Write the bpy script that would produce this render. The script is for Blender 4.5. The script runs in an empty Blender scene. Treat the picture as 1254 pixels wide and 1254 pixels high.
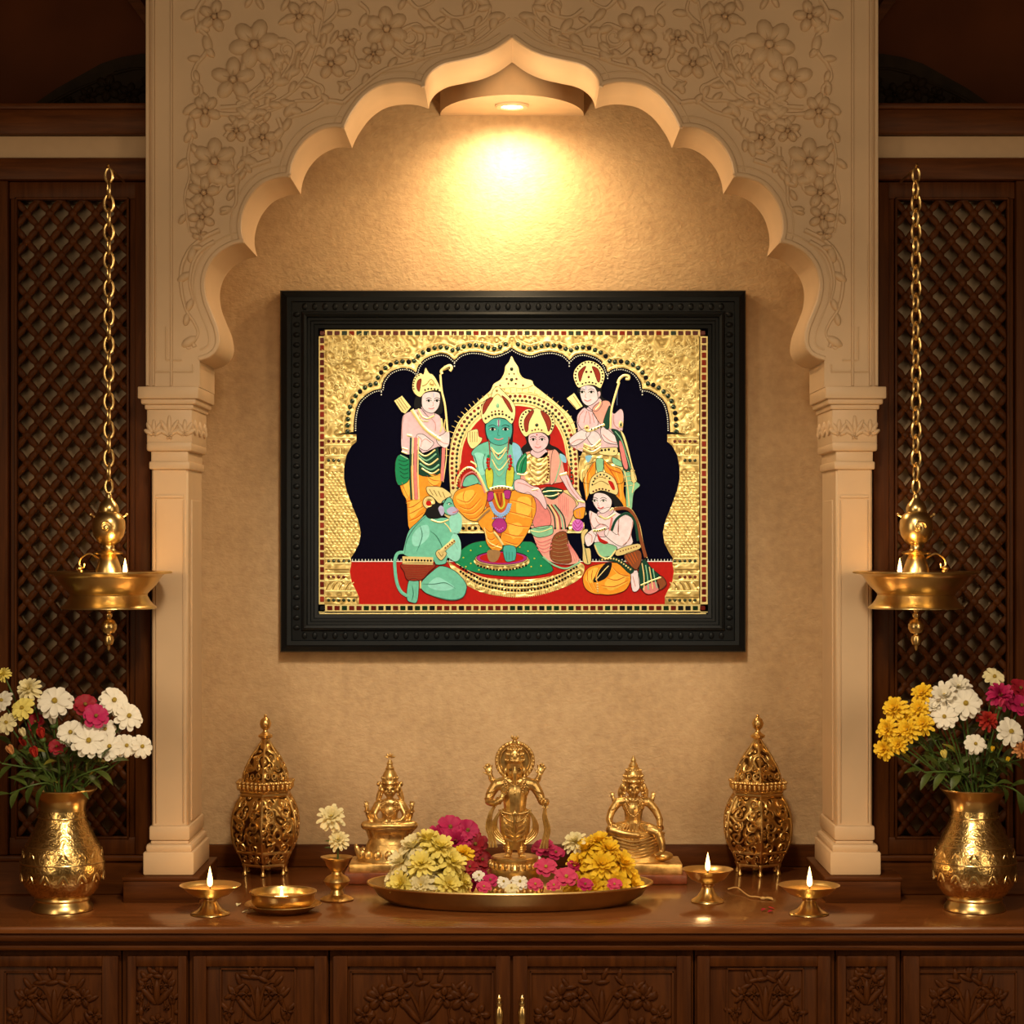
import bpy, bmesh, math, random
from math import pi, sin, cos, radians, sqrt, atan2
from mathutils import Vector, Matrix, Euler
from mathutils.geometry import tessellate_polygon

scene = bpy.context.scene
COL = scene.collection
rnd = random.Random(7)

# ---------------------------------------------------------------- camera, world, lights, exposure
DW = 4.2            # camera to the niche wall (m)
FPX = 2625.0        # focal length in pixels of a 1254 px frame
ZC = 1.44           # eye height
CX, HY = 626.5, 660.0
cam_d = bpy.data.cameras.new('camera')
cam_d.sensor_width = 36.0
cam_d.lens = 36.0 * FPX / 1254.0
cam_d.shift_y = (HY - 627.0) / 1254.0
cam_d.clip_start = 0.05
cam = bpy.data.objects.new('camera', cam_d)
COL.objects.link(cam)
cam.location = (0.0, -DW, ZC)
cam.rotation_euler = (pi / 2, 0, 0)
scene.camera = cam

world = bpy.data.worlds.new('world')
scene.world = world
world.use_nodes = True
bg = world.node_tree.nodes['Background']
bg.inputs[0].default_value = (1.0, 0.62, 0.32, 1)
bg.inputs[1].default_value = 0.05

WARM = (1.0, 0.74, 0.44)


def light(name, kind, loc, power, color=WARM, rot=(0, 0, 0), size=None, size_y=None, radius=None, spot=None, blend=1.0):
    d = bpy.data.lights.new(name, kind)
    d.energy = power
    d.color = color
    if kind == 'AREA':
        d.shape = 'RECTANGLE' if size_y else 'DISK'
        d.size = size
        if size_y:
            d.size_y = size_y
    else:
        d.shadow_soft_size = radius
    if kind == 'SPOT':
        d.spot_size = spot
        d.spot_blend = blend
    o = bpy.data.objects.new(name, d)
    COL.objects.link(o)
    o.location = loc
    o.rotation_euler = rot
    return o


light('fill_high', 'AREA', (0.0, -2.7, 2.42), 12.0, rot=(radians(52), 0, 0), size=1.6, size_y=0.5)  # soft area light added overhead in front as general fill
light('fill_left', 'AREA', (-1.45, -2.5, 1.5), 9.0, rot=(radians(88), 0, radians(-36)), size=0.45, size_y=1.3)  # unseen strip added on the left for fill and streaks in the brass
light('fill_right', 'AREA', (1.45, -2.5, 1.5), 9.0, rot=(radians(88), 0, radians(36)), size=0.45, size_y=1.3)  # matching added strip on the right, fill and brass reflections
light('painting_spot', 'SPOT', (0.0, -1.9, 2.40), 70.0, color=(1.0, 0.86, 0.66), rot=(radians(62), 0, 0), radius=0.05, spot=radians(28), blend=0.6)  # unseen spot aimed down at the painting
light('counter_key_fill', 'SPOT', (0.0, -2.2, 2.45), 100.0, color=(1.0, 0.80, 0.54), rot=(radians(49), 0, 0), radius=0.12, spot=radians(62), blend=0.75)  # unseen key spot added to brighten the counter, statues and flowers

vs = scene.view_settings
vs.view_transform = 'Standard'
vs.look = 'None'
vs.gamma = 1.0
vs.use_curve_mapping = False
vs.exposure = 0.0


# ---------------------------------------------------------------- pixel helpers (a point at its own depth Y)
def S(Y):
    return (DW + Y) / FPX


def X(px, Y):
    return (px - CX) * S(Y)


def Z(py, Y):
    return ZC + (HY - py) * S(Y)


def P(px, py, Y):
    return Vector((X(px, Y), Y, Z(py, Y)))


def cat(pts, n=6, closed=False):
    """Catmull-Rom through points of any dimension"""
    pts = [tuple(p) for p in pts]
    N = len(pts)
    if N < 3:
        return pts
    out = []
    rng = range(N) if closed else range(N - 1)
    for i in rng:
        if closed:
            p0, p1, p2, p3 = pts[i - 1], pts[i], pts[(i + 1) % N], pts[(i + 2) % N]
        else:
            p0 = pts[i - 1] if i > 0 else pts[i]
            p1, p2 = pts[i], pts[i + 1]
            p3 = pts[i + 2] if i + 2 < N else pts[i + 1]
        for k in range(n):
            t = k / n
            out.append(tuple(0.5 * ((2 * b) + (-a + c) * t + (2 * a - 5 * b + 4 * c - d) * t * t + (-a + 3 * b - 3 * c + d) * t ** 3)
                             for a, b, c, d in zip(p0, p1, p2, p3)))
    if not closed:
        out.append(pts[-1])
    return out


# ---------------------------------------------------------------- mesh builder
class MB:
    def __init__(self):
        self.v, self.f, self.m = [], [], []
        self.mi = 0

    def add(self, vs_, fs):
        o = len(self.v)
        self.v += [tuple(p) for p in vs_]
        self.f += [tuple(i + o for i in f) for f in fs]
        self.m += [self.mi] * len(fs)
        return self

    def box(self, x0, x1, y0, y1, z0, z1, bev=0.0, seg=1):
        bm = bmesh.new()
        bmesh.ops.create_cube(bm, size=1.0)
        for v in bm.verts:
            v.co = Vector(((x0 + x1) / 2 + v.co.x * (x1 - x0), (y0 + y1) / 2 + v.co.y * (y1 - y0), (z0 + z1) / 2 + v.co.z * (z1 - z0)))
        if bev > 0:
            bmesh.ops.bevel(bm, geom=bm.edges[:] + bm.verts[:], offset=bev, segments=seg, affect='EDGES', profile=0.5)
        bm.verts.index_update()
        self.add([v.co for v in bm.verts], [[v.index for v in f.verts] for f in bm.faces])
        bm.free()
        return self

    def lathe(self, prof, c=(0, 0, 0), n=32, sx=1.0, sy=1.0, rot=0.0):
        base = len(self.v)
        c = Vector(c)
        vs_, fs = [], []
        for r, z in prof:
            for k in range(n):
                a = 2 * pi * k / n + rot
                vs_.append((c.x + r * sx * cos(a), c.y + r * sy * sin(a), c.z + z))
        L = len(prof)
        for i in range(L - 1):
            for k in range(n):
                k2 = (k + 1) % n
                fs.append((i * n + k, i * n + k2, (i + 1) * n + k2, (i + 1) * n + k))
        if prof[0][0] > 1e-6:
            fs.append(tuple(range(n - 1, -1, -1)))
        if prof[-1][0] > 1e-6:
            fs.append(tuple((L - 1) * n + k for k in range(n)))
        return self.add(vs_, fs)

    def tube(self, pts, r, n=8, closed=False, caps=True, flat=None):
        pts = [Vector(p) for p in pts]
        N = len(pts)
        rs = r if isinstance(r, (list, tuple)) else [r] * N
        up = None
        vs_, fs = [], []
        for i, p in enumerate(pts):
            a = pts[i - 1] if (i > 0 or closed) else pts[i]
            b = pts[(i + 1) % N] if (i < N - 1 or closed) else pts[i]
            t = (b - a)
            if t.length < 1e-9:
                t = Vector((0, 0, 1))
            t.normalize()
            if up is None:
                up = Vector((0, 1, 0)) if abs(t.y) < 0.9 else Vector((1, 0, 0))
            u = up - t * up.dot(t)
            if u.length < 1e-6:
                u = t.orthogonal()
            u.normalize()
            w = t.cross(u)
            up = u
            fl = flat if flat else 1.0
            for k in range(n):
                an = 2 * pi * k / n
                vs_.append(p + (u * cos(an) * fl + w * sin(an)) * rs[i])
        M_ = N if closed else N - 1
        for i in range(M_):
            j = (i + 1) % N
            for k in range(n):
                k2 = (k + 1) % n
                fs.append((i * n + k, i * n + k2, j * n + k2, j * n + k))
        if caps and not closed:
            fs.append(tuple(range(n - 1, -1, -1)))
            fs.append(tuple((N - 1) * n + k for k in range(n)))
        return self.add(vs_, fs)

    def ell(self, c, r, n=12, m=8, rot=None):
        c = Vector(c)
        if not isinstance(r, (list, tuple, Vector)):
            r = (r, r, r)
        vs_, fs = [], []
        for i in range(1, m):
            th = pi * i / m
            for k in range(n):
                ph = 2 * pi * k / n
                vs_.append(Vector((r[0] * sin(th) * cos(ph), r[1] * sin(th) * sin(ph), r[2] * cos(th))))
        vs_.append(Vector((0, 0, r[2])))
        vs_.append(Vector((0, 0, -r[2])))
        for i in range(m - 2):
            for k in range(n):
                k2 = (k + 1) % n
                fs.append((i * n + k, (i + 1) * n + k, (i + 1) * n + k2, i * n + k2))
        T, B = len(vs_) - 2, len(vs_) - 1
        for k in range(n):
            k2 = (k + 1) % n
            fs.append((T, k, k2))
            fs.append((B, (m - 2) * n + k2, (m - 2) * n + k))
        if rot is not None:
            vs_ = [rot @ q for q in vs_]
        return self.add([q + c for q in vs_], fs)

    def prism(self, pts, y0, y1):
        """polygon of (x, z) points, front at y0 (nearer the camera), back at y1"""
        N = len(pts)
        ar = sum(pts[i][0] * pts[(i + 1) % N][1] - pts[(i + 1) % N][0] * pts[i][1] for i in range(N))
        if ar < 0:
            pts = pts[::-1]
        tri = tessellate_polygon([[Vector((p[0], p[1], 0)) for p in pts]])
        vs_ = [(p[0], y0, p[1]) for p in pts] + [(p[0], y1, p[1]) for p in pts]
        fs = []
        for t in tri:
            a, b, c = [Vector((pts[i][0], pts[i][1], 0)) for i in t]
            t = tuple(t)
            if (b - a).cross(c - a).z < 0:
                t = t[::-1]
            fs.append(t)
            fs.append(tuple(i + N for i in t[::-1]))
        for i in range(N):
            j = (i + 1) % N
            fs.append((i, i + N, j + N, j))
        return self.add(vs_, fs)

    def build(self, name, mats, parent=None, origin=None, smooth=True, angle=38, voxel=None, smooth_it=0, sub=0):
        if not isinstance(mats, (list, tuple)):
            mats = [mats]
        if parent is not None:
            org = ORG[parent.name]
        elif origin is not None:
            org = Vector(origin)
        else:
            org = Vector((0, 0, 0))
        me = bpy.data.meshes.new(name)
        me.from_pydata([tuple(Vector(p) - org) for p in self.v], [], self.f)
        for mt in mats:
            me.materials.append(mt)
        if len(mats) > 1:
            me.polygons.foreach_set('material_index', self.m)
        me.validate()
        o = bpy.data.objects.new(name, me)
        COL.objects.link(o)
        if voxel:
            md = o.modifiers.new('remesh', 'REMESH')
            md.mode = 'VOXEL'
            md.voxel_size = voxel
            md.use_smooth_shade = True
            if smooth_it:
                s = o.modifiers.new('smooth', 'SMOOTH')
                s.factor = 0.5
                s.iterations = smooth_it
            dg = bpy.context.evaluated_depsgraph_get()
            new = bpy.data.meshes.new_from_object(o.evaluated_get(dg))
            o.modifiers.clear()
            o.data = new
            new.name = name
            if not new.materials:
                new.materials.append(mats[0])
            me = new
            me.polygons.foreach_set('use_smooth', [True] * len(me.polygons))
        elif smooth:
            me.polygons.foreach_set('use_smooth', [True] * len(me.polygons))
            if angle < 180:
                me.set_sharp_from_angle(angle=radians(angle))
        if sub:
            sm = o.modifiers.new('sub', 'SUBSURF')
            sm.levels = sm.render_levels = sub
        if parent is not None:
            o.parent = parent
        else:
            o.location = org
        ORG[o.name] = org
        return o


ORG = {}


def tag(o, label=None, cat_=None, group=None, kind=None):
    if label:
        o['label'] = label
    if cat_:
        o['category'] = cat_
    if group:
        o['group'] = group
    if kind:
        o['kind'] = kind
    return o


def thing(name, loc, label, cat_, group=None, kind=None):
    o = bpy.data.objects.new(name, None)
    o.empty_display_size = 0.02
    COL.objects.link(o)
    o.location = loc
    ORG[o.name] = Vector(loc)
    return tag(o, label, cat_, group, kind)


def dup(root, loc, label=None, rotz=0.0, group=None, scale=None):
    r = root.copy()
    COL.objects.link(r)
    r.location = loc
    r.rotation_euler = (0, 0, rotz)
    if scale:
        r.scale = scale
    if label:
        r['label'] = label
    if group:
        r['group'] = group

    def rec(a, b):
        for ch in list(a.children):
            c = ch.copy()
            COL.objects.link(c)
            c.parent = b
            rec(ch, c)
    rec(root, r)
    return r


# ---------------------------------------------------------------- materials
def srgb(r, g, b):
    def f(c):
        c /= 255.0
        return c / 12.92 if c <= 0.04045 else ((c + 0.055) / 1.055) ** 2.4
    return (f(r), f(g), f(b))


def new_mat(name):
    m = bpy.data.materials.new(name)
    m.use_nodes = True
    nt = m.node_tree
    b = nt.nodes['Principled BSDF']
    return m, nt, b


def mat(name, col, rough=0.5, metal=0.0, var=0.12, scale=30.0, bump=0.0, bscale=80.0, coat=0.0, stretch=None, sss=0.0, detail=4, dark=None, spec=None):
    """noise-varied principled; col is linear"""
    m, nt, b = new_mat(name)
    L = nt.links
    tc = nt.nodes.new('ShaderNodeTexCoord')
    src = tc.outputs['Object']
    if stretch:
        mp = nt.nodes.new('ShaderNodeMapping')
        mp.inputs['Scale'].default_value = stretch
        L.new(src, mp.inputs[0])
        src = mp.outputs[0]
    nz = nt.nodes.new('ShaderNodeTexNoise')
    nz.inputs['Scale'].default_value = scale
    nz.inputs['Detail'].default_value = detail
    L.new(src, nz.inputs['Vector'])
    cr = nt.nodes.new('ShaderNodeValToRGB')
    cr.color_ramp.elements[0].position = 0.3
    cr.color_ramp.elements[1].position = 0.7
    lo = dark if dark else tuple(c * (1 - var) for c in col)
    hi = tuple(min(1, c * (1 + var)) for c in col)
    cr.color_ramp.elements[0].color = (*lo, 1)
    cr.color_ramp.elements[1].color = (*hi, 1)
    L.new(nz.outputs['Fac'], cr.inputs[0])
    L.new(cr.outputs[0], b.inputs['Base Color'])
    b.inputs['Roughness'].default_value = rough
    b.inputs['Metallic'].default_value = metal
    if spec is not None:
        b.inputs['Specular IOR Level'].default_value = spec
    if coat:
        b.inputs['Coat Weight'].default_value = coat
        b.inputs['Coat Roughness'].default_value = 0.15
    if sss:
        b.inputs['Subsurface Weight'].default_value = sss
        b.inputs['Subsurface Radius'].default_value = (0.004, 0.003, 0.002)
    if bump:
        n2 = nt.nodes.new('ShaderNodeTexNoise')
        n2.inputs['Scale'].default_value = bscale
        n2.inputs['Detail'].default_value = 3
        L.new(src, n2.inputs['Vector'])
        bp = nt.nodes.new('ShaderNodeBump')
        bp.inputs['Strength'].default_value = bump
        bp.inputs['Distance'].default_value = 0.002
        L.new(n2.outputs['Fac'], bp.inputs['Height'])
        L.new(bp.outputs[0], b.inputs['Normal'])
    return m


def emit_mat(name, col, strength):
    m, nt, b = new_mat(name)
    b.inputs['Base Color'].default_value = (*col, 1)
    b.inputs['Emission Color'].default_value = (*col, 1)
    b.inputs['Emission Strength'].default_value = strength
    return m


def plaster_mat():
    m, nt, b = new_mat('plaster')
    L = nt.links
    tc = nt.nodes.new('ShaderNodeTexCoord')
    big = nt.nodes.new('ShaderNodeTexNoise')
    big.inputs['Scale'].default_value = 3.2
    big.inputs['Detail'].default_value = 7
    big.inputs['Roughness'].default_value = 0.65
    L.new(tc.outputs['Object'], big.inputs['Vector'])
    cr = nt.nodes.new('ShaderNodeValToRGB')
    cr.color_ramp.elements[0].position = 0.32
    cr.color_ramp.elements[0].color = (0.47, 0.31, 0.16, 1)
    cr.color_ramp.elements[1].position = 0.66
    cr.color_ramp.elements[1].color = (0.62, 0.43, 0.24, 1)
    L.new(big.outputs['Fac'], cr.inputs[0])
    fine = nt.nodes.new('ShaderNodeTexNoise')
    fine.inputs['Scale'].default_value = 60
    fine.inputs['Detail'].default_value = 5
    L.new(tc.outputs['Object'], fine.inputs['Vector'])
    mx = nt.nodes.new('ShaderNodeMix')
    mx.data_type = 'RGBA'
    mx.blend_type = 'OVERLAY'
    mx.inputs[0].default_value = 0.28
    L.new(cr.outputs[0], mx.inputs[6])
    L.new(fine.outputs['Fac'], mx.inputs[7])
    L.new(mx.outputs[2], b.inputs['Base Color'])
    b.inputs['Roughness'].default_value = 0.62
    mp = nt.nodes.new('ShaderNodeMapping')
    mp.inputs['Rotation'].default_value = (0, radians(25), 0)
    mp.inputs['Scale'].default_value = (105, 105, 150)
    L.new(tc.outputs['Object'], mp.inputs[0])
    bn = nt.nodes.new('ShaderNodeTexNoise')
    bn.inputs['Scale'].default_value = 1.0
    bn.inputs['Detail'].default_value = 3
    bn.inputs['Distortion'].default_value = 0.35
    L.new(mp.outputs[0], bn.inputs['Vector'])
    bp = nt.nodes.new('ShaderNodeBump')
    bp.inputs['Strength'].default_value = 0.55
    bp.inputs['Distance'].default_value = 0.003
    L.new(bn.outputs['Fac'], bp.inputs['Height'])
    L.new(bp.outputs[0], b.inputs['Normal'])
    return m


def wood_mat(name, dark, lite, rough=0.4, coat=0.0, axis='z', scale=6.0):
    m, nt, b = new_mat(name)
    L = nt.links
    tc = nt.nodes.new('ShaderNodeTexCoord')
    mp = nt.nodes.new('ShaderNodeMapping')
    sc = {'z': (14, 14, 1.2), 'x': (1.2, 14, 14)}[axis]
    mp.inputs['Scale'].default_value = sc
    L.new(tc.outputs['Object'], mp.inputs[0])
    nz = nt.nodes.new('ShaderNodeTexNoise')
    nz.inputs['Scale'].default_value = scale
    nz.inputs['Detail'].default_value = 8
    nz.inputs['Roughness'].default_value = 0.65
    nz.inputs['Distortion'].default_value = 0.6
    L.new(mp.outputs[0], nz.inputs['Vector'])
    cr = nt.nodes.new('ShaderNodeValToRGB')
    cr.color_ramp.elements[0].position = 0.3
    cr.color_ramp.elements[0].color = (*dark, 1)
    cr.color_ramp.elements[1].position = 0.72
    cr.color_ramp.elements[1].color = (*lite, 1)
    L.new(nz.outputs['Fac'], cr.inputs[0])
    L.new(cr.outputs[0], b.inputs['Base Color'])
    b.inputs['Roughness'].default_value = rough
    b.inputs['Specular IOR Level'].default_value = 0.35 if coat else 0.13
    if coat:
        b.inputs['Coat Weight'].default_value = coat
        b.inputs['Coat Roughness'].default_value = 0.12
    bp = nt.nodes.new('ShaderNodeBump')
    bp.inputs['Strength'].default_value = 0.12
    bp.inputs['Distance'].default_value = 0.001
    L.new(nz.outputs['Fac'], bp.inputs['Height'])
    L.new(bp.outputs[0], b.inputs['Normal'])
    return m


def ornate_brass(name, base, groove_tone, scale, strength=0.6, rough=0.25, metal=1.0):
    """brass with an engraved voronoi/wave ornament and a darker tone painted into the grooves"""
    m, nt, b = new_mat(name)
    L = nt.links
    tc = nt.nodes.new('ShaderNodeTexCoord')
    vo = nt.nodes.new('ShaderNodeTexVoronoi')
    vo.feature = 'SMOOTH_F1'
    vo.inputs['Scale'].default_value = scale
    L.new(tc.outputs['Object'], vo.inputs['Vector'])
    wv = nt.nodes.new('ShaderNodeMath')
    wv.operation = 'MULTIPLY'
    wv.inputs[1].default_value = 16.0
    L.new(vo.outputs['Distance'], wv.inputs[0])
    sn = nt.nodes.new('ShaderNodeMath')
    sn.operation = 'SINE'
    L.new(wv.outputs[0], sn.inputs[0])
    cr = nt.nodes.new('ShaderNodeValToRGB')
    cr.color_ramp.elements[0].position = 0.15
    cr.color_ramp.elements[0].color = (*groove_tone, 1)
    cr.color_ramp.elements[1].position = 0.6
    cr.color_ramp.elements[1].color = (*base, 1)
    ma = nt.nodes.new('ShaderNodeMapRange')
    ma.inputs[1].default_value = -1
    ma.inputs[2].default_value = 1
    L.new(sn.outputs[0], ma.inputs[0])
    L.new(ma.outputs[0], cr.inputs[0])
    L.new(cr.outputs[0], b.inputs['Base Color'])
    b.inputs['Metallic'].default_value = metal
    b.inputs['Roughness'].default_value = rough
    bp = nt.nodes.new('ShaderNodeBump')
    bp.inputs['Strength'].default_value = strength
    bp.inputs['Distance'].default_value = 0.002
    L.new(ma.outputs[0], bp.inputs['Height'])
    L.new(bp.outputs[0], b.inputs['Normal'])
    return m


PLASTER = plaster_mat()
MARBLE = mat('cream_marble', (0.63, 0.455, 0.29), rough=0.5, var=0.10, scale=5, bump=0.12, bscale=40, detail=8)
WHITEBAND = mat('cream_paint', (0.5, 0.34, 0.2), rough=0.6, var=0.04)
WOOD = wood_mat('dark_teak', (0.044, 0.0115, 0.0024), (0.105, 0.031, 0.006), 0.45, 0.0)
WOODX = wood_mat('dark_teak_rail', (0.05, 0.0132, 0.0028), (0.125, 0.037, 0.007), 0.42, 0.0, 'x')
CARVE = wood_mat('carved_teak', (0.048, 0.0128, 0.0027), (0.105, 0.031, 0.006), 0.48, 0.0)
TOPWOOD = wood_mat('polished_teak', (0.14, 0.042, 0.010), (0.26, 0.086, 0.022), 0.26, 0.45, 'x', 4.0)
BRASS = mat('brass', (0.85, 0.62, 0.27), rough=0.28, metal=1.0, var=0.1, scale=25, bump=0.05, bscale=60)
BRASSD = mat('aged_brass', (0.70, 0.47, 0.18), rough=0.33, metal=1.0, var=0.2, scale=60, bump=0.2, bscale=250)
GOLDSTAT = mat('statue_brass', (0.84, 0.60, 0.24), rough=0.35, metal=0.88, var=0.18, scale=70, bump=0.15, bscale=260, dark=(0.52, 0.31, 0.10))
ORNATE = ornate_brass('engraved_brass', (0.82, 0.58, 0.24), (0.58, 0.38, 0.13), 135, 0.14, 0.27)
FILIGREE = ornate_brass('filigree_brass', (0.62, 0.39, 0.13), (0.10, 0.045, 0.012), 60, 0.8, 0.35)  # dark groove tone paints in the shade of the pierced holes
FLAME = emit_mat('flame', (1.0, 0.60, 0.22), 5.0)
WICK = mat('wick', (0.03, 0.02, 0.015), rough=0.9)
# ---------------------------------------------------------------- setting
ZT = 0.80            # counter top height
YS = -0.40           # front face of the marble arch
YB = -0.21           # its back face
YK = -0.663          # front edge of the counter
SP = S(YS)

tag(MB().box(-1.7, 1.7, -6.0, 0.3, -0.05, 0.0).build('floor', mat('floor_stone', (0.55, 0.42, 0.28), 0.35)), kind='structure')
tag(MB().box(-1.7, 1.7, -6.0, 0.3, 2.52, 2.58).build('ceiling', mat('ceiling_wood', (0.10, 0.045, 0.02), 0.6)), kind='structure')
tag(MB().box(-1.76, -1.7, -6.0, 0.3, 0.0, 2.52).build('wall_left', mat('wall_brown', (0.16, 0.08, 0.035), 0.7)), kind='structure')
tag(MB().box(1.7, 1.76, -6.0, 0.3, 0.0, 2.52).build('wall_right', mat('wall_brown', (0.16, 0.08, 0.035), 0.7)), kind='structure')
# niche: back wall and two returns hidden behind the pillars
m = MB()
m.box(-0.74, 0.74, 0.0, 0.06, 0.0, 2.52)
tag(m.build('wall_back', PLASTER), kind='structure')
xr = X(252, -0.1)
tag(MB().box(xr - 0.08, xr - 0.03, YB + 0.004, 0.0, ZT, 2.52).build('wall_niche_left', PLASTER), kind='structure')
tag(MB().box(-xr + 0.03, -xr + 0.08, YB + 0.004, 0.0, ZT, 2.52).build('wall_niche_right', PLASTER), kind='structure')

# ------------------------------------------------ arch outline (left half, px, from the apex down)
LOBES = [
    [(626.5, 47), (608, 60), (587.5, 69), (564, 74.5), (544, 79), (530, 87), (522, 97), (519.5, 107)],
    [(519.5, 107), (505, 102.5), (487, 101.5), (464, 106), (445, 119), (431, 137), (424, 150), (421, 157.5)],
    [(421, 157.5), (408, 156.5), (394, 159.5), (378, 169), (365, 184), (357.5, 201), (355, 217)],
    [(355, 217), (346, 217.5), (334, 220), (318, 228), (304, 245), (297, 264), (295.5, 281), (299, 297.5)],
    [(299, 297.5), (285, 300.5), (268, 310.5), (256, 326), (251, 345), (253, 365), (260, 384), (267, 402), (269, 419), (264.5, 431), (255, 438.5), (244, 442)],
]
arch_l = []
for lb in LOBES:
    s_ = cat(lb, 5)
    arch_l += s_[:-1] if lb is not LOBES[-1] else s_
ZAB = Z(474, YS)
pts = [(X(x, YS), Z(y, YS)) for x, y in arch_l]
pts += [(X(244, YS), ZAB), (X(178, YS), ZAB), (X(178, YS), 2.52)]
full = pts[1:][::-1]            # left outer top ... down ... up to near the apex
apex = pts[0]
full = full + [apex] + [(-x, z) for x, z in pts[1:]]
arch = thing('marble_arch', (0, YS, ZAB), 'cream marble multifoil arch with floral carved spandrels framing the niche', 'arch')
MB().prism(full, YS, YB).build('spandrel', MARBLE, arch)


def off(line, d):
    """offset a polyline of (x, y) px to its left"""
    out = []
    for i, p in enumerate(line):
        a = line[max(0, i - 1)]
        b = line[min(len(line) - 1, i + 1)]
        tx, ty = b[0] - a[0], b[1] - a[1]
        l = sqrt(tx * tx + ty * ty) or 1
        out.append((p[0] + ty / l * d, p[1] - tx / l * d))
    return out


def both(pts_):
    """px polyline on the left half and its mirror image"""
    return [pts_, [(2 * CX - x, y) for x, y in pts_]]


def ptube(m, line, r, Y=YS, n=6, flat=0.8, closed=False):
    m.tube([P(x, y, Y) for x, y in line], r, n=n, flat=flat, closed=closed)


m = MB()
for ln in both(off(arch_l, -3.2)):
    ptube(m, ln, 3.0 * SP, YS - 0.001, 8)
m2 = MB()
for lb in LOBES:
    for ln in both(off(cat(lb, 5), -13.5)[2:-2]):
        ptube(m2, ln, 1.5 * SP)
m.build('edge_bead', MARBLE, arch)
m2.build('moulding', MARBLE, arch)
# vertical fillets at the outer edge
m = MB()
for sx in (-1, 1):
    for x0, x1, d in ((178.5, 183, 0.006), (186, 189, 0.004), (208, 211, 0.003)):
        xa, xb = sorted((sx * X(x0, YS) * -1 * -1, sx * X(x1, YS) * -1 * -1))
        m.box(xa, xb, YS - d, YS + 0.004, ZAB + 0.002, 2.52, 0.001)
    # sunk panel frame above the capital
    for (ax, ay, bx, by) in ((190, 381, 190, 455), (190, 455, 236, 455), (236, 455, 236, 446), (203, 400, 203, 441), (203, 441, 222, 441), (190, 300, 190, 381)):
        m.tube([(sx * -X(ax, YS) * -1, YS, Z(ay, YS)), (sx * -X(bx, YS) * -1, YS, Z(by, YS))], 0.0022, 6)
m.build('fillet', MARBLE, arch)


def rflower(m, cx, cy, r, n=5, rot=0.0, Y=YS, h=0.009):
    s = S(Y)
    for k in range(n):
        a = rot + 2 * pi * k / n
        c = P(cx + cos(a) * r * 0.58, cy - sin(a) * r * 0.58, Y)
        R = Matrix.Rotation(-a, 3, 'Y')
        m.ell(c, (r * s * 0.46, h, r * s * 0.33), 10, 6, R)
        m.tube([P(cx + cos(a) * r * 0.2, cy - sin(a) * r * 0.2, Y - h * 0.9), P(cx + cos(a) * r * 0.75, cy - sin(a) * r * 0.75, Y - h * 0.8)], 0.0011, 4)
    m.ell(P(cx, cy, Y - h * 0.6), (r * s * 0.17, h * 0.9, r * s * 0.17), 8, 6)


def rleaf(m, x, y, l, w, ang, Y=YS, h=0.007):
    s = S(Y)
    a = radians(ang)
    c = P(x + cos(a) * l / 2, y - sin(a) * l / 2, Y)
    m.ell(c, (l * s / 2, h, w * s / 2), 10, 6, Matrix.Rotation(-a, 3, 'Y'))


def rscroll(m, pts_, w=3.4, Y=YS, taper=True):
    ln = cat(pts_, 6)
    N = len(ln)
    s = S(Y)
    rs = [w * s * (1.0 - (0.55 * i / N if taper else 0)) for i in range(N)]
    m.tube([P(x, y, Y) for x, y in ln], rs, 7, flat=1.0)


def spiral(cx, cy, r, a0, turns, sgn=1):
    return [(cx + r * (1 - t) * cos(radians(a0) + sgn * t * turns * 2 * pi), cy - r * (1 - t) * sin(radians(a0) + sgn * t * turns * 2 * pi))
            for t in [i / 14 for i in range(13)]]


def mirror_mb(m):
    N = len(m.v)
    v = [(-x, y, z) for x, y, z in m.v]
    fs = [tuple(reversed(f)) for f in m.f]
    k = MB()
    k.add(v, fs)
    return k


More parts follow.
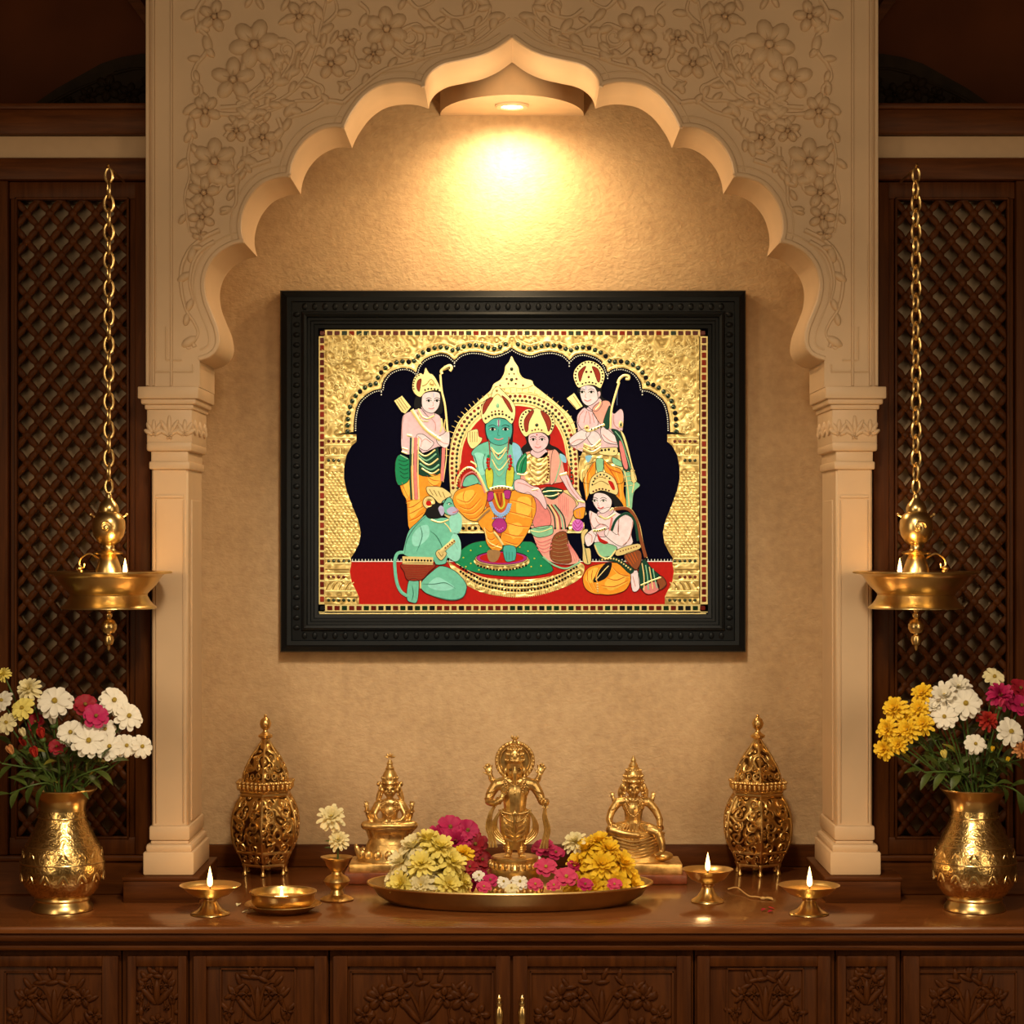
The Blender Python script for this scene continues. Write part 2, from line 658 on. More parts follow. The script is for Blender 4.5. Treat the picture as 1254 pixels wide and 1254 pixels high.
def spandrel_relief():
    m = MB()
    for cx, cy, r, n, rot in ((311, 54, 31, 6, 0.2), (285, 97, 27, 5, 0.3), (251, 136, 20, 5, 0.9), (405, 78, 20, 5, 0.4), (262, 197, 28, 6, 0.5),
                              (249, 236, 20, 5, 0.2), (321, 168, 18, 5, 0.1), (247, 266, 17, 5, 0.7), (473, 35, 27, 6, 0.6), (457, 66, 14, 5, 0.2),
                              (262, 20, 20, 5, 0.1), (366, 20, 20, 5, 0.9), (289, 160, 16, 5, .3), (244, 287, 9, 4, .2), (425, 48, 12, 5, 0.5)):
        rflower(m, cx, cy, r, n, rot)
    sc = [
        [(262, 139), (290, 140), (320, 132), (350, 118), (372, 96), (385, 66), (393, 30), (400, -5)],
        [(270, 132), (300, 128), (332, 110), (352, 84), (360, 60), (352, 50), (343, 54)],
        [(290, 128), (320, 112), (340, 90), (345, 76)],
        [(300, 120), (325, 98), (332, 80)],
        [(372, 96), (392, 108), (388, 122), (362, 124), (330, 136), (300, 142)],
        [(368, 74), (382, 44), (376, 10), (372, -6)],
        [(398, 30), (412, 14), (408, -6)],
        [(249, 0), (240, 16), (243, 34), (254, 46), (252, 64), (240, 80), (236, 96), (246, 108), (243, 124), (232, 146), (236, 162), (230, 190), (232, 215), (226, 240), (228, 262), (232, 285)],
        [(275, 168), (290, 150), (308, 148), (318, 156)],
        [(300, 180), (296, 204), (276, 224), (262, 228)],
        [(278, 180), (284, 204), (272, 220)],
        [(340, 145), (344, 160), (334, 172), (318, 182), (300, 190)],
        [(486, 40), (510, 30), (520, 46), (510, 60), (494, 56), (488, 46)],
        [(520, 20), (540, 36), (560, 40), (590, 28), (600, 10), (590, -4)],
        [(540, 12), (556, 22), (580, 16), (584, 4), (574, 0)],
        [(440, 40), (430, 60), (438, 80), (430, 95), (418, 100)],
        [(480, 60), (496, 70), (520, 62), (545, 56), (575, 48), (596, 32)],
        [(420, 126), (440, 108), (470, 86), (500, 78), (528, 68), (562, 60), (588, 48), (608, 32), (624, 22)],
        [(420, 126), (400, 124), (380, 136), (352, 146), (346, 162), (330, 186)],
        [(330, 196), (300, 208), (290, 226), (288, 250), (276, 262)],
        [(268, 282), (248, 292), (232, 306), (222, 328), (222, 356), (228, 380), (238, 396), (242, 410), (232, 424)],
        [(262, 296), (246, 306), (236, 322), (232, 346), (236, 368)],
        [(440, 4), (450, 14), (446, 28)], [(500, 0), (512, 10), (530, 2)],
    ]
    rq = random.Random(9)
    for p_ in sc:
        rscroll(m, p_)
        ln = cat(p_, 6)
        acc, sd = 0.0, 1
        for (ax, ay), (bx_, by_) in zip(ln, ln[1:]):
            acc += sqrt((bx_ - ax) ** 2 + (by_ - ay) ** 2)
            if acc > 15:
                acc = 0.0
                sd = -sd
                th = math.degrees(atan2(-(by_ - ay), bx_ - ax)) + sd * rq.uniform(28, 55)
                L_ = rq.uniform(14, 24)
                ex, ey = bx_ + cos(radians(th)) * L_, by_ - sin(radians(th)) * L_
                if min((qx - ex) ** 2 + (qy - ey) ** 2 for qx, qy in arch_l) > 20 ** 2 and 216 < ex < 622:
                    rleaf(m, bx_, by_, L_, L_ * 0.52, th)
    for (x, y, r, a, t, s) in ((502, 45, 12, 200, 1.2, 1), (350, 62, 10, 0, 1.1, 1), (262, 228, 9, 30, 1.2, -1), (574, 8, 10, 20, 1.3, 1), (322, 180, 9, 10, 1.2, -1), (389, 112, 8, 90, 1.0, -1), (232, 425, 6, 0, 1, 1)):
        rscroll(m, spiral(x, y, r, a, t, s), 2.8)
    for (x, y, l, w, a) in ((330, 70, 26, 9, -60), (338, 64, 24, 8, -75), (318, 78, 24, 9, -50), (300, 72, 22, 9, -100), (352, 100, 24, 8, 70), (362, 88, 26, 7, 80),
                            (288, 118, 20, 9, -20), (236, 110, 14, 8, 60), (240, 170, 14, 8, 120), (300, 200, 14, 8, -60), (310, 150, 16, 7, 30), (412, 100, 20, 8, -30),
                            (432, 72, 20, 8, 100), (440, 50, 18, 9, 120), (500, 68, 22, 8, -10), (530, 30, 18, 8, 30), (556, 50, 20, 7, 20), (488, 12, 16, 8, 60),
                            (394, 60, 22, 8, 80), (404, 54, 20, 7, 60), (250, 60, 16, 8, -40), (240, 40, 16, 9, 60), (272, 38, 16, 9, 140), (340, 30, 22, 9, 30), (344, 14, 20, 8, 60), (322, 12, 18, 8, 120), (300, 10, 18, 8, 60),
                            (278, 246, 16, 8, 60), (268, 262, 14, 7, 20), (238, 214, 14, 8, 100), (240, 252, 12, 7, 120), (305, 170, 14, 7, -40), (345, 128, 18, 7, 10)):
        rleaf(m, x, y, l, w, a)
    return m


mm = spandrel_relief()
mm.build('floral_relief', MARBLE, arch)
mirror_mb(mm).build('floral_relief', MARBLE, arch)

# ------------------------------------------------ lamp canopy behind the arch apex + downlight
zc0, zc1 = Z(142, 0.0), Z(40, -0.2)
ry = 0.20
rx = (715 - 538) / 2 * S(-0.03)
m = MB()
n = 40
ring = [(rx * cos(pi + pi * k / n), ry * sin(pi + pi * k / n)) for k in range(n + 1)]
vs_ = [(x, y, zc0) for x, y in ring] + [(x, y, zc1) for x, y in ring]
fs = [tuple(range(n, -1, -1))] + [(k, k + 1, n + 2 + k, n + 1 + k) for k in range(n)] + [tuple(range(n + 1, 2 * n + 2))] + [(n, 0, n + 1, 2 * n + 1)]
m.add(vs_, fs)
tag(m.build('trim_1', mat('canopy_plaster', (0.66, 0.48, 0.30), 0.6, var=0.05), angle=30), kind='structure')
yl = -0.105
dl = thing('downlight', (0, yl, zc0), 'small round recessed downlight glowing under the arch canopy', 'ceiling light')
rr = 20 * S(yl)
MB().lathe([(rr * 0.66, -0.001), (rr * 0.7, -0.005), (rr * 0.95, -0.005), (rr * 1.05, -0.002), (rr * 1.05, 0.0005)], (0, yl, zc0), 40).build('trim_ring', mat('cream_enamel', (0.7, 0.52, 0.33), 0.4), dl)
MB().lathe([(0.0, -0.004), (rr * 0.5, -0.0035), (rr * 0.69, -0.0015), (rr * 0.69, 0.0)], (0, yl, zc0), 32).build('lens', emit_mat('lamp_lens', (1.0, 0.82, 0.52), 9.0), dl)
light('downlight_beam', 'SPOT', (0, yl, zc0 - 0.012), 13.5, color=(1.0, 0.72, 0.40), rot=(radians(8), 0, 0), radius=0.02, spot=radians(165), blend=1.0)
light('soffit_fill', 'POINT', (0, -0.25, zc0 - 0.2), 2.9, color=(1.0, 0.72, 0.40), radius=0.03)  # added point light, free in the air, brightens the arch soffits

# ------------------------------------------------ pillars
YPF = -0.395


def pillar(sx, label):
    xc = sx * X(207.5, YPF)
    # sx: -1 builds the right one because X(207) is negative
    o = thing('marble_pillar', (xc, -0.31, ZT + 0.045), label, 'pillar')

    def hx(w, Y=YPF):
        return w / 2 * S(Y)

    def pf(py, Y=YPF):
        return Z(py, Y)
    zb = ZT + 0.0455
    m = MB()
    w = hx(44.5)
    d = 0.085
    yc = YPF + d
    m.box(xc - w, xc + w, yc - d, yc + d, pf(1014), pf(566), 0.003)
    # raised face panel
    m.build('shaft', MARBLE, o)
    m = MB()
    for (a, b) in ((xc - w * 0.78, xc - w * 0.72), (xc + w * 0.72, xc + w * 0.78)):
        m.box(a, b, yc - d - 0.0025, yc - d + 0.002, pf(1008), pf(612), 0.0008)
    m.box(xc - w * 0.78, xc + w * 0.78, yc - d - 0.0025, yc - d + 0.002, pf(610), pf(606), 0.0008)
    for sgn in (-1, 1):
        m.box(xc + sgn * w - 0.002, xc + sgn * w + 0.0025, yc - d * 0.6, yc + d * 0.6, pf(1008), pf(612), 0.0008)
    m.build('panel_moulding', MARBLE, o)
    m = MB()

    def slab(y0, y1, wpx, ext, bev=0.003):
        m.box(xc - hx(wpx), xc + hx(wpx), yc - d - ext, yc + d + ext * 0.6, min(pf(y0), pf(y1)), max(pf(y0), pf(y1)), bev, 2)
    # base
    slab(1011, 1029, 50, 0.006, 0.004)
    slab(1029, 1034, 47, 0.003)
    slab(1033, 1043, 57, 0.012, 0.005)
    ob = m
    ob.box(xc - hx(62), xc + hx(62), yc - d - 0.017, yc + d + 0.01, zb, pf(1042), 0.003, 2)
    m.build('base', MARBLE, o)
    m = MB()
    slab(575, 565, 50, 0.006)
    slab(570, 552, 46, 0.003)
    slab(553, 541, 56, 0.009, 0.005)
    slab(545, 498, 56, 0.006, 0.004)
    slab(502, 493, 60, 0.010)
    slab(496, 487, 68, 0.016, 0.004)
    slab(489, 474.3, 74, 0.022, 0.002)
    m.build('capital', MARBLE, o)
    m = MB()
    yf = yc - d - 0.006
    cxp = xc / S(yf) + CX
    for dx, r in ((-19, 8), (0, 10), (19, 8)):
        rflower(m, cxp + dx, 534 - (4 if dx else 0), 5, 5, 0.3, yf, 0.004)
        for a, l in ((90, 20), (60, 18), (120, 18), (30, 14), (150, 14)):
            rleaf(m, cxp + dx, 533, l * (1.25 if dx == 0 else 1), 6, a, yf, 0.004)
    # leaves on the inner side face
    xin = xc + (hx(56) if xc < 0 else -hx(56))
    for k in range(3):
        yy = yc - d * 0.7 + k * d * 0.7
        for a in (90, 55, 125, 25, 155):
            ar = radians(a)
            m.ell((xin, yy + cos(ar) * 0.012, pf(533) + sin(ar) * 0.016), (0.004, 0.013, 0.0045), 8, 6, Matrix.Rotation(ar, 3, 'X'))
    m.build('leaf_carving', MARBLE, o)
    return o


pillar(1, 'cream marble pillar carrying the left end of the arch')
pillar(-1, 'cream marble pillar carrying the right end of the arch')
for sx, lb in ((1, 'dark wooden plinth block under the left marble pillar'), (-1, 'dark wooden plinth block under the right marble pillar')):
    xc = sx * X(196.5, -0.425)
    m = MB()
    w = 46 * S(-0.425)
    m.box(xc - w, xc + w, -0.428, YB + 0.02, ZT, ZT + 0.038, 0.002, 2)
    m.box(xc - w - 0.002 + (0.035 if xc > 0 else 0.035) - 0.035, xc + w + 0.002, -0.431, YB + 0.022, ZT + 0.038, ZT + 0.045, 0.002, 2)
    tag(m.build('wooden_plinth', WOODX, origin=(xc, -0.31, ZT)), lb, 'plinth')

# ------------------------------------------------ wooden skirting of the niche
tag(MB().box(xr - 0.03, -xr + 0.03, -0.018, 0.0, ZT, Z(1035, -0.018), 0.003, 2).build('baseboard_back', WOODX), kind='structure')

# ------------------------------------------------ side screens
YF = -0.335


def screen(sx, label, band_i):
    def bx(m, x0, x1, ya, yb, py0, py1, bev=0.002, Yr=YF):
        a, b = sorted((sx * X(x0, Yr), sx * X(x1, Yr)))
        z0, z1 = sorted((Z(py0, Yr), Z(py1, Yr)))
        m.box(a, b, ya, yb, z0, z1, bev, 2)
    org = (sx * X(88, YF), YF, ZT)
    o = thing('lattice_screen', org, label, 'screen')
    m = MB()
    bx(m, -70, 11, YF - 0.012, YF + 0.03, 222.5, 1046)       # outer stile
    bx(m, 12, 19, YF, YF + 0.03, 230, 1046)
    bx(m, 158, 180, YF, YF + 0.03, 230, 1046)
    bx(m, 166, 185, YF - 0.010, YF + 0.03, 224, 1046)
    bx(m, 11, 185, YF - 0.004, YF + 0.03, 223, 244)
    bx(m, 11, 185, YF - 0.004, YF + 0.03, 1025, 1046)
    # inner bead
    for (x0, x1, y0, y1) in ((18, 21, 242, 1028), (155, 158, 242, 1028), (18, 158, 242, 245), (18, 158, 1024, 1027)):
        bx(m, x0, x1, YF - 0.006, YF + 0.01, y0, y1, 0.0015)
    m.build('frame', WOOD, o)
    # lattice: mirrored wavy bars that touch, with rosettes in the meeting points
    m = MB()
    px, py = 30.0, 35.0
    s = S(YF)
    ncol, nrow = 5, 23
    x0l, y0l = 18.0, 244.0
    pxx = (158 - 18) / ncol
    pyy = (1026 - 244) / nrow

    def bar(line, w, ya, yb):
        N = len(line)
        pl = off(line, w / 2)
        pr = off(line, -w / 2)
        vs2, fs2 = [], []
        for (a, b) in zip(pl, pr):
            for (x, y), yy in ((a, ya), (b, ya), (b, yb), (a, yb)):
                q = P(x, y, YF)
                vs2.append((sx * q.x, yy, q.z))
        for i in range(N - 1):
            for k in range(4):
                k2 = (k + 1) % 4
                f = (i * 4 + k, i * 4 + k2, (i + 1) * 4 + k2, (i + 1) * 4 + k)
                fs2.append(f if sx > 0 else f[::-1])
        m.add(vs2, fs2)
    # two families of diagonal bars clipped to the opening
    hw, hh = pxx / 2, pyy / 2
    xmax, ymax = x0l + ncol * pxx, y0l + nrow * pyy
    for fam in (-1, 1):
        for k in range(-2 * nrow - 2, 2 * ncol + 2 * nrow + 4):
            # line through nodes: (x - x0l) / hw - fam * (y - y0l) / hh = k
            pts2 = []
            for i in range(0, 2 * nrow + 1):
                xx = x0l + hw * (k + fam * i)
                if x0l - .1 <= xx <= xmax + .1 and k % 2 == 0:
                    pts2.append((xx, y0l + i * hh))
            if len(pts2) < 2:
                continue
            fine = []
            for (ax, ay), (bx_, by_) in zip(pts2, pts2[1:]):
                for q_ in range(6):
                    fine.append((ax + (bx_ - ax) * q_ / 6, ay + (by_ - ay) * q_ / 6))
            fine.append(pts2[-1])
            bar(fine, 6.6, YF + 0.002 + 0.001 * (fam > 0), YF + 0.016)
    for r in range(2 * nrow + 1):
        for c in range(2 * ncol + 1):
            if (r + c) % 2:
                continue
            q = P(x0l + c * hw, y0l + r * hh, YF)
            if 0 < c < 2 * ncol and 0 < r < 2 * nrow:
                m.ell((sx * q.x, YF + 0.003, q.z), (5.6 * s, 0.0045, 5.6 * s), 8, 5)
            # leaf shaped swelling on each bar segment
            for fam in (-1, 1):
                if r < 2 * nrow and 0 <= c + fam <= 2 * ncol:
                    e_ = P(x0l + (c + fam) * hw, y0l + (r + 1) * hh, YF)
                    mid = (q + e_) / 2
                    a_ = atan2(e_.z - q.z, sx * (e_.x - q.x))
                    m.ell((sx * mid.x, YF + 0.003, mid.z), (9.5 * s, 0.0035, 4.4 * s), 8, 5, Matrix.Rotation(-a_, 3, 'Y'))
    m.build('lattice', CARVE, o, angle=50)
    m = MB()
    bx(m, 10, 166, YF + 0.034, YF + 0.04, 236, 1034, 0)
    m.build('backing', mat('screen_backing', (0.42, 0.29, 0.17), 0.5, var=0.5, scale=16), o)
    # skirting below the screen, rails and cream band above
    m = MB()
    bx(m, -70, 200, YF - 0.018, YF + 0.03, 1046.5, 1053)
    a, b = sorted((sx * X(-70, YF), sx * X(200, YF)))
    m.box(a, b, YF - 0.012, YF + 0.03, ZT, Z(1053, YF), 0.002)
    tag(m.build('baseboard_left' if sx > 0 else 'baseboard_right', WOODX), kind='structure')
    m = MB()
    bx(m, -70, 185, YF - 0.02, YF + 0.05, 195.5, 222)
    tag(m.build('trim_%d' % (band_i), WOODX), kind='structure')
    m = MB()
    bx(m, -70, 185, YF - 0.012, YF + 0.05, 168, 195.3)
    tag(m.build('trim_%d' % (band_i + 1), WHITEBAND), kind='structure')
    m = MB()
    bx(m, -70, 185, YF - 0.03, YF + 0.05, 138, 167.7)
    bx(m, -70, 185, YF - 0.036, YF + 0.05, 131, 138)
    tag(m.build('trim_%d' % (band_i + 2), WOODX), kind='structure')
    # recess above: dark panel with a carved arch-headed relief and a sloping brace
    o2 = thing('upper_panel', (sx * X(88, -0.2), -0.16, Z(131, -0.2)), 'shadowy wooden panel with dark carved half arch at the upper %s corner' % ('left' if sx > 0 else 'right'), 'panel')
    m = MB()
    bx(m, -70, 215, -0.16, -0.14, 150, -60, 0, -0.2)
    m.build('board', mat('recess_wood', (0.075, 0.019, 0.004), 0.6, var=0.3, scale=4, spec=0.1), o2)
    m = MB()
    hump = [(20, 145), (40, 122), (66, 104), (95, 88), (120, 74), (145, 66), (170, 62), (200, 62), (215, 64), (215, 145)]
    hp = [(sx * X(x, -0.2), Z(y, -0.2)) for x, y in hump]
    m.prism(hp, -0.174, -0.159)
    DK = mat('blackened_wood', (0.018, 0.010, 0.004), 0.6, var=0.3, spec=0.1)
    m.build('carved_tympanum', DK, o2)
    m = MB()
    k = MB()
    for cx_, cy_, r in ((132, 108, 17), (108, 118, 12), (158, 116, 15), (186, 106, 16), (84, 126, 8)):
        rflower(k, cx_, cy_, r, 6, 0.3, -0.174, 0.006)
    for p_ in ([(60, 128), (90, 112), (118, 100), (140, 90)], [(120, 128), (146, 130), (172, 128)], [(140, 90), (170, 84), (200, 90)]):
        rscroll(k, p_, 2.5, -0.174)
    if sx < 0:
        k = mirror_mb(k)
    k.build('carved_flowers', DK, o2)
    m = MB()
    br = [(150, -8), (166, -8), (215, 66), (215, 80), (190, 46)]
    m.prism([(sx * X(x, -0.22), Z(y, -0.22)) for x, y in br], -0.2, -0.159)
    m.build('brace', WOODX, o2)
    return o


screen(1, 'carved dark teak pierced lattice screen left of the arch, behind the left hanging lamp', 2)
screen(-1, 'carved dark teak pierced lattice screen right of the arch, behind the right hanging lamp', 5)

# ------------------------------------------------ counter and cabinets
ct = thing('countertop', (0, -0.3, ZT), 'long polished reddish teak counter under the statues and lamps', 'counter')
m = MB()
m.box(-1.02, 1.02, YK, 0.0, ZT - 0.012, ZT, 0.003, 2)
m.build('top_board', TOPWOOD, ct)
m = MB()
m.box(-1.02, 1.02, YK + 0.006, -0.02, Z(1155, YK), ZT - 0.0125, 0.005, 3)
m.box(-1.02, 1.02, YK + 0.020, -0.02, Z(1160, YK) - 0.002, Z(1155, YK) + 0.002, 0.003, 2)
m.box(-1.02, 1.02, YK + 0.014, -0.02, Z(1166, YK), Z(1160, YK), 0.002, 2)
m.build('edge_moulding', WOODX, ct)
YC = YK + 0.035
ZCT = Z(1166, YK) - 0.0006


def carving(m, cx, cy, w, h, Y, sx_=1):
    """floral carving filling a w x h px field"""
    rflower(m, cx, cy + h * 0.1, min(w, h) * 0.22, 6, 0.3, Y, 0.006)
    for s in (-1, 1):
        rscroll(m, [(cx + s * w * 0.06, cy + h * 0.4), (cx + s * w * 0.28, cy + h * 0.3), (cx + s * w * 0.42, cy + h * 0.02), (cx + s * w * 0.34, cy - h * 0.26), (cx + s * w * 0.2, cy - h * 0.22), (cx + s * w * 0.22, cy - h * 0.08)], 3.2, Y)
        rscroll(m, [(cx, cy - h * 0.15), (cx + s * w * 0.1, cy - h * 0.36), (cx + s * w * 0.24, cy - h * 0.4), (cx + s * w * 0.3, cy - h * 0.3)], 2.8, Y)
        for (dx, dy, l, ww, a) in ((0.22, 0.12, 0.2, 8, 35), (0.3, -0.28, 0.18, 8, 60), (0.36, 0.12, 0.14, 8, -20), (0.1, -0.2, 0.18, 7, 65), (0.42, -0.08, 0.16, 7, 80), (0.3, 0.3, 0.16, 7, 10), (0.12, 0.28, 0.18, 8, -35)):
            ar = a if s > 0 else 180 - a
            rleaf(m, cx + s * dx * w, cy + dy * h, l * max(w * 0.7, h * 0.6), ww * min(1.0, w / 110 + .3), ar, Y, 0.005)
    for a in (50, 90, 130):
        rleaf(m, cx, cy - h * 0.08, h * 0.3, 9, a, Y, 0.006)
    rq = random.Random(int(cx))
    for s in (-1, 1):
        for dx, dy, r in ((0.3, -0.3, 0.11), (0.16, -0.3, 0.085), (0.42, -0.16, 0.085), (0.26, -0.06, 0.09), (0.4, 0.2, 0.1)):
            rflower(m, cx + s * dx * w, cy + dy * h, r * min(w, h * 1.1), 5, dx * 9, Y, 0.006)
        for k in range(11):
            t = k / 10
            a_ = radians(8 + 82 * t)
            rleaf(m, cx + s * cos(a_) * w * 0.42, cy + h * 0.06 - sin(a_) * h * 0.5, h * 0.13, 7, (math.degrees(a_) if s > 0 else 180 - math.degrees(a_)) + rq.uniform(-25, 25) + 90 * (k % 2), Y, 0.005)


def pbox(m, x0, x1, y0, y1, ya, yb, bev=0.002, Y=None):
    Y = ya if Y is None else Y
    m.box(X(x0, Y), X(x1, Y), ya, yb, min(Z(y0, Y), Z(y1, Y)), max(Z(y0, Y), Z(y1, Y)), bev, 2)


PYB = 1500      # px row of the cabinet foot (below the picture)


def door(o, x0, x1, frame, field, handle_x=None, narrow=False):
    """door leaf: stiles and rails, sunken panel, carving"""
    d = MB()
    f = frame
    y0, y1 = 1171, 1478
    YD = YC - 0.012
    pbox(d, x0, x0 + f, y0, y1, YD, YC, 0.002)
    pbox(d, x1 - f, x1, y0, y1, YD, YC, 0.002)
    pbox(d, x0 + f - .5, x1 - f + .5, y0, y0 + 13, YD, YC, 0.002)
    pbox(d, x0 + f - .5, x1 - f + .5, y1 - 13, y1, YD, YC, 0.002)
    pbox(d, x0 + f - 1, x1 - f + 1, y0 + 12, y1 - 12, YC - 0.005, YC, 0.001, YD)
    if not narrow:
        fx0, fy0, fx1, fy1 = field
        for (a, b, c, e) in ((fx0, fx1, fy0, fy0 + 2.5), (fx0, fx0 + 2.5, fy0, fy1), (fx1 - 2.5, fx1, fy0, fy1), (fx0, fx1, fy1 - 2.5, fy1)):
            pbox(d, a, b, c, e, YC - 0.009, YC - 0.004, 0.001, YD)
    dd = d.build('door', WOOD, o)
    k = MB()
    fx0, fy0, fx1, fy1 = field
    w, h = fx1 - fx0 - 8, 150
    if narrow:
        h = 110
        carving(k, (fx0 + fx1) / 2, 1240, w, h, YC - 0.005)
        carving(k, (fx0 + fx1) / 2, 1380, w, h, YC - 0.005)
    else:
        carving(k, (fx0 + fx1) / 2, fy0 + 8 + h * 0.46, w, h, YC - 0.005)
        carving(k, (fx0 + fx1) / 2, fy0 + 16 + h * 1.46, w, h, YC - 0.005)
    kk = k.build('carving', CARVE, dd)
    if handle_x:
        q = MB()
        hx_ = X(handle_x, YD)
        s = S(YD)
        q.lathe([(0.0, 0.0), (0.003, 0.001), (0.0045, 0.006), (0.003, 0.010), (0.0055, 0.013), (0.0055, 0.016), (0.004, 0.018), (0.006, 0.024), (0.0078, 0.036), (0.006, 0.048), (0.004, 0.052), (0.0055, 0.055), (0.0055, 0.058), (0.003, 0.061), (0.0048, 0.066), (0.003, 0.071), (0.0, 0.073)],
                (hx_, YD - 0.018, Z(1214, YD) - 0.073), 16)
        for dz in (0.014, 0.057):
            q.tube([(hx_, YD + 0.001, Z(1214, YD) - dz), (hx_, YD - 0.018, Z(1214, YD) - dz)], 0.003, 8)
        q.build('handle', BRASS, dd)
    return dd


def cabinet(name, x0, x1, label, doors):
    o = thing(name, (X((x0 + x1) / 2, YC), (YC) / 2, 0.0), label, 'cabinet')
    b = MB()
    b.box(X(x0, YC) + 0.0005, X(x1, YC) - 0.0005, YC, -0.02, 0.0, ZCT, 0.001)
    b.build('body', WOOD, o)
    for dargs in doors:
        door(o, *dargs)
    return o


cabinet('cabinet', 403, 849, 'central dark teak cabinet with two carved doors and brass handles',
        [(407, 624.5, 18, (428, 1190, 604, 1460), 611), (627.5, 846, 18, (648, 1190, 825, 1460), 639)])
cabinet('cabinet', 231, 402, 'dark teak cabinet with one carved door between central cabinet and left carved strip', [(236, 400, 16, (268, 1186, 362, 1460))])
cabinet('cabinet', 850, 1022, 'dark teak cabinet with one carved door between central cabinet and right carved strip', [(853, 1017, 16, (889, 1186, 985, 1460))])
cabinet('pilaster', 149, 230.5, 'narrow carved teak strip left of the cabinet below the left goblet lamp', [(155, 228, 11, (164, 1182, 219, 1470), None, True)])
cabinet('pilaster', 1022.5, 1102, 'narrow carved teak strip right of the cabinet below the right goblet lamp', [(1025, 1097, 11, (1034, 1182, 1088, 1470), None, True)])
cabinet('cabinet', -70, 148.5, 'dark teak cabinet with carved door below the left flower vase', [(-62, 144, 20, (4, 1190, 128, 1460))])
cabinet('cabinet', 1102.5, 1322, 'dark teak cabinet with carved door below the right flower vase', [(1106, 1314, 20, (1122, 1190, 1246, 1460))])
# ---------------------------------------------------------------- brass vessels
def flame(o, c, h, name='flame', power=0.27):
    m = MB()
    m.lathe([(0.0, 0.0), (0.22 * h * .5, 0.10 * h), (0.27 * h * .5, 0.24 * h), (0.24 * h * .5, 0.42 * h), (0.15 * h * .5, 0.66 * h), (0.06 * h * .5, 0.88 * h), (0.0, h)], c, 14)
    w = MB()
    w.tube([Vector(c) + Vector((0, 0, -0.008)), Vector(c) + Vector((0.0006, 0, 0.16 * h))], 0.0013, 6)
    w.build('wick', WICK, o)
    f = m.build(name, FLAME, o)
    light('flame_light', 'POINT', (c[0], c[1] - 0.004, c[2] + h * 0.55), power, color=(1.0, 0.58, 0.22), radius=0.012)
    return f


OIL = mat('lamp_oil', (0.55, 0.30, 0.07), 0.3, metal=0.5)


def goblet_lamp(x, y, r, h, label, flame_h=0.030):
    """footed oil lamp: flared bowl on a waisted conical foot"""
    o = thing('oil_lamp', (x, y, ZT), label, 'oil lamp', 'lit brass oil lamps on the counter')
    b = MB()
    b.lathe([(0.62 * r, 0.0), (0.65 * r, 0.02 * h), (0.63 * r, 0.06 * h), (0.55 * r, 0.10 * h), (0.40 * r, 0.18 * h), (0.28 * r, 0.32 * h), (0.21 * r, 0.45 * h), (0.24 * r, 0.49 * h), (0.24 * r, 0.53 * h), (0.2 * r, 0.56 * h)], (x, y, ZT), 40)
    b.build('foot', BRASS, o)
    b = MB()
    b.lathe([(0.2 * r, 0.555 * h), (0.42 * r, 0.60 * h), (0.66 * r, 0.70 * h), (0.80 * r, 0.83 * h), (0.90 * r, 0.93 * h), (1.0 * r, 0.985 * h), (1.0 * r, 1.0 * h), (0.93 * r, 0.985 * h), (0.80 * r, 0.90 * h), (0.6 * r, 0.76 * h), (0.3 * r, 0.68 * h), (0.0, 0.66 * h)], (x, y, ZT), 48)
    b.build('bowl', BRASS, o)
    b = MB()
    b.lathe([(0.74 * r, 0.86 * h), (0.74 * r, 0.88 * h), (0.0, 0.88 * h)], (x, y, ZT), 32)
    b.build('oil', OIL, o)
    flame(o, (x, y - 0.004, ZT + 0.93 * h), flame_h)
    return o


yl_ = -0.545
goblet_lamp(X(257, yl_), yl_, 37.5 * S(yl_), Z(1083.5, yl_) - ZT, 'lit footed brass oil lamp beside the left vase, below the left pillar', 0.036)
goblet_lamp(X(990.5, yl_), yl_, 37.5 * S(yl_), Z(1083.5, yl_) - ZT, 'lit footed brass oil lamp nearest the right vase, below the right pillar', 0.036)
yl_ = -0.42
goblet_lamp(X(866, yl_), yl_, 31.5 * S(yl_), Z(1064, yl_) - ZT, 'smaller lit footed brass oil lamp between the flower tray and right pillar', 0.034)

# flat lamp on a saucer
yl_ = -0.52
xs, ss = X(346, yl_), S(yl_)
o = thing('saucer', (xs, yl_, ZT), 'shallow round brass saucer under the low lit lamp', 'saucer')
MB().lathe([(27 * ss, 0.0), (30 * ss, 0.001), (38 * ss, 0.007), (45 * ss, 0.013), (47 * ss, 0.014), (46 * ss, 0.0155), (40 * ss, 0.011), (30 * ss, 0.0055), (0.0, 0.005)], (xs, yl_, ZT), 48).build('dish', BRASSD, o)
o = thing('oil_lamp', (xs, yl_, ZT + 0.0065), 'low straight sided brass oil lamp with tiny flame standing on saucer', 'oil lamp', 'lit brass oil lamps on the counter')
zb_ = ZT + 0.0057
hb_ = Z(1091, yl_) - zb_
MB().lathe([(28 * ss, 0.0006), (30 * ss, 0.0012), (36 * ss, 0.26 * hb_), (38.5 * ss, 0.42 * hb_), (39 * ss, 0.86 * hb_), (41.5 * ss, 0.95 * hb_), (41.5 * ss, hb_), (39 * ss, hb_), (37.5 * ss, 0.9 * hb_), (36 * ss, 0.3 * hb_), (0.0, 0.25 * hb_)], (xs, yl_, zb_), 48).build('bowl', BRASS, o)
MB().lathe([(36.4 * ss, 0.5 * hb_), (36.4 * ss, 0.6 * hb_), (0.0, 0.6 * hb_)], (xs, yl_, zb_), 32).build('oil', OIL, o)
flame(o, (xs, yl_ - 0.02, zb_ + 0.74 * hb_), 0.021, power=0.2)

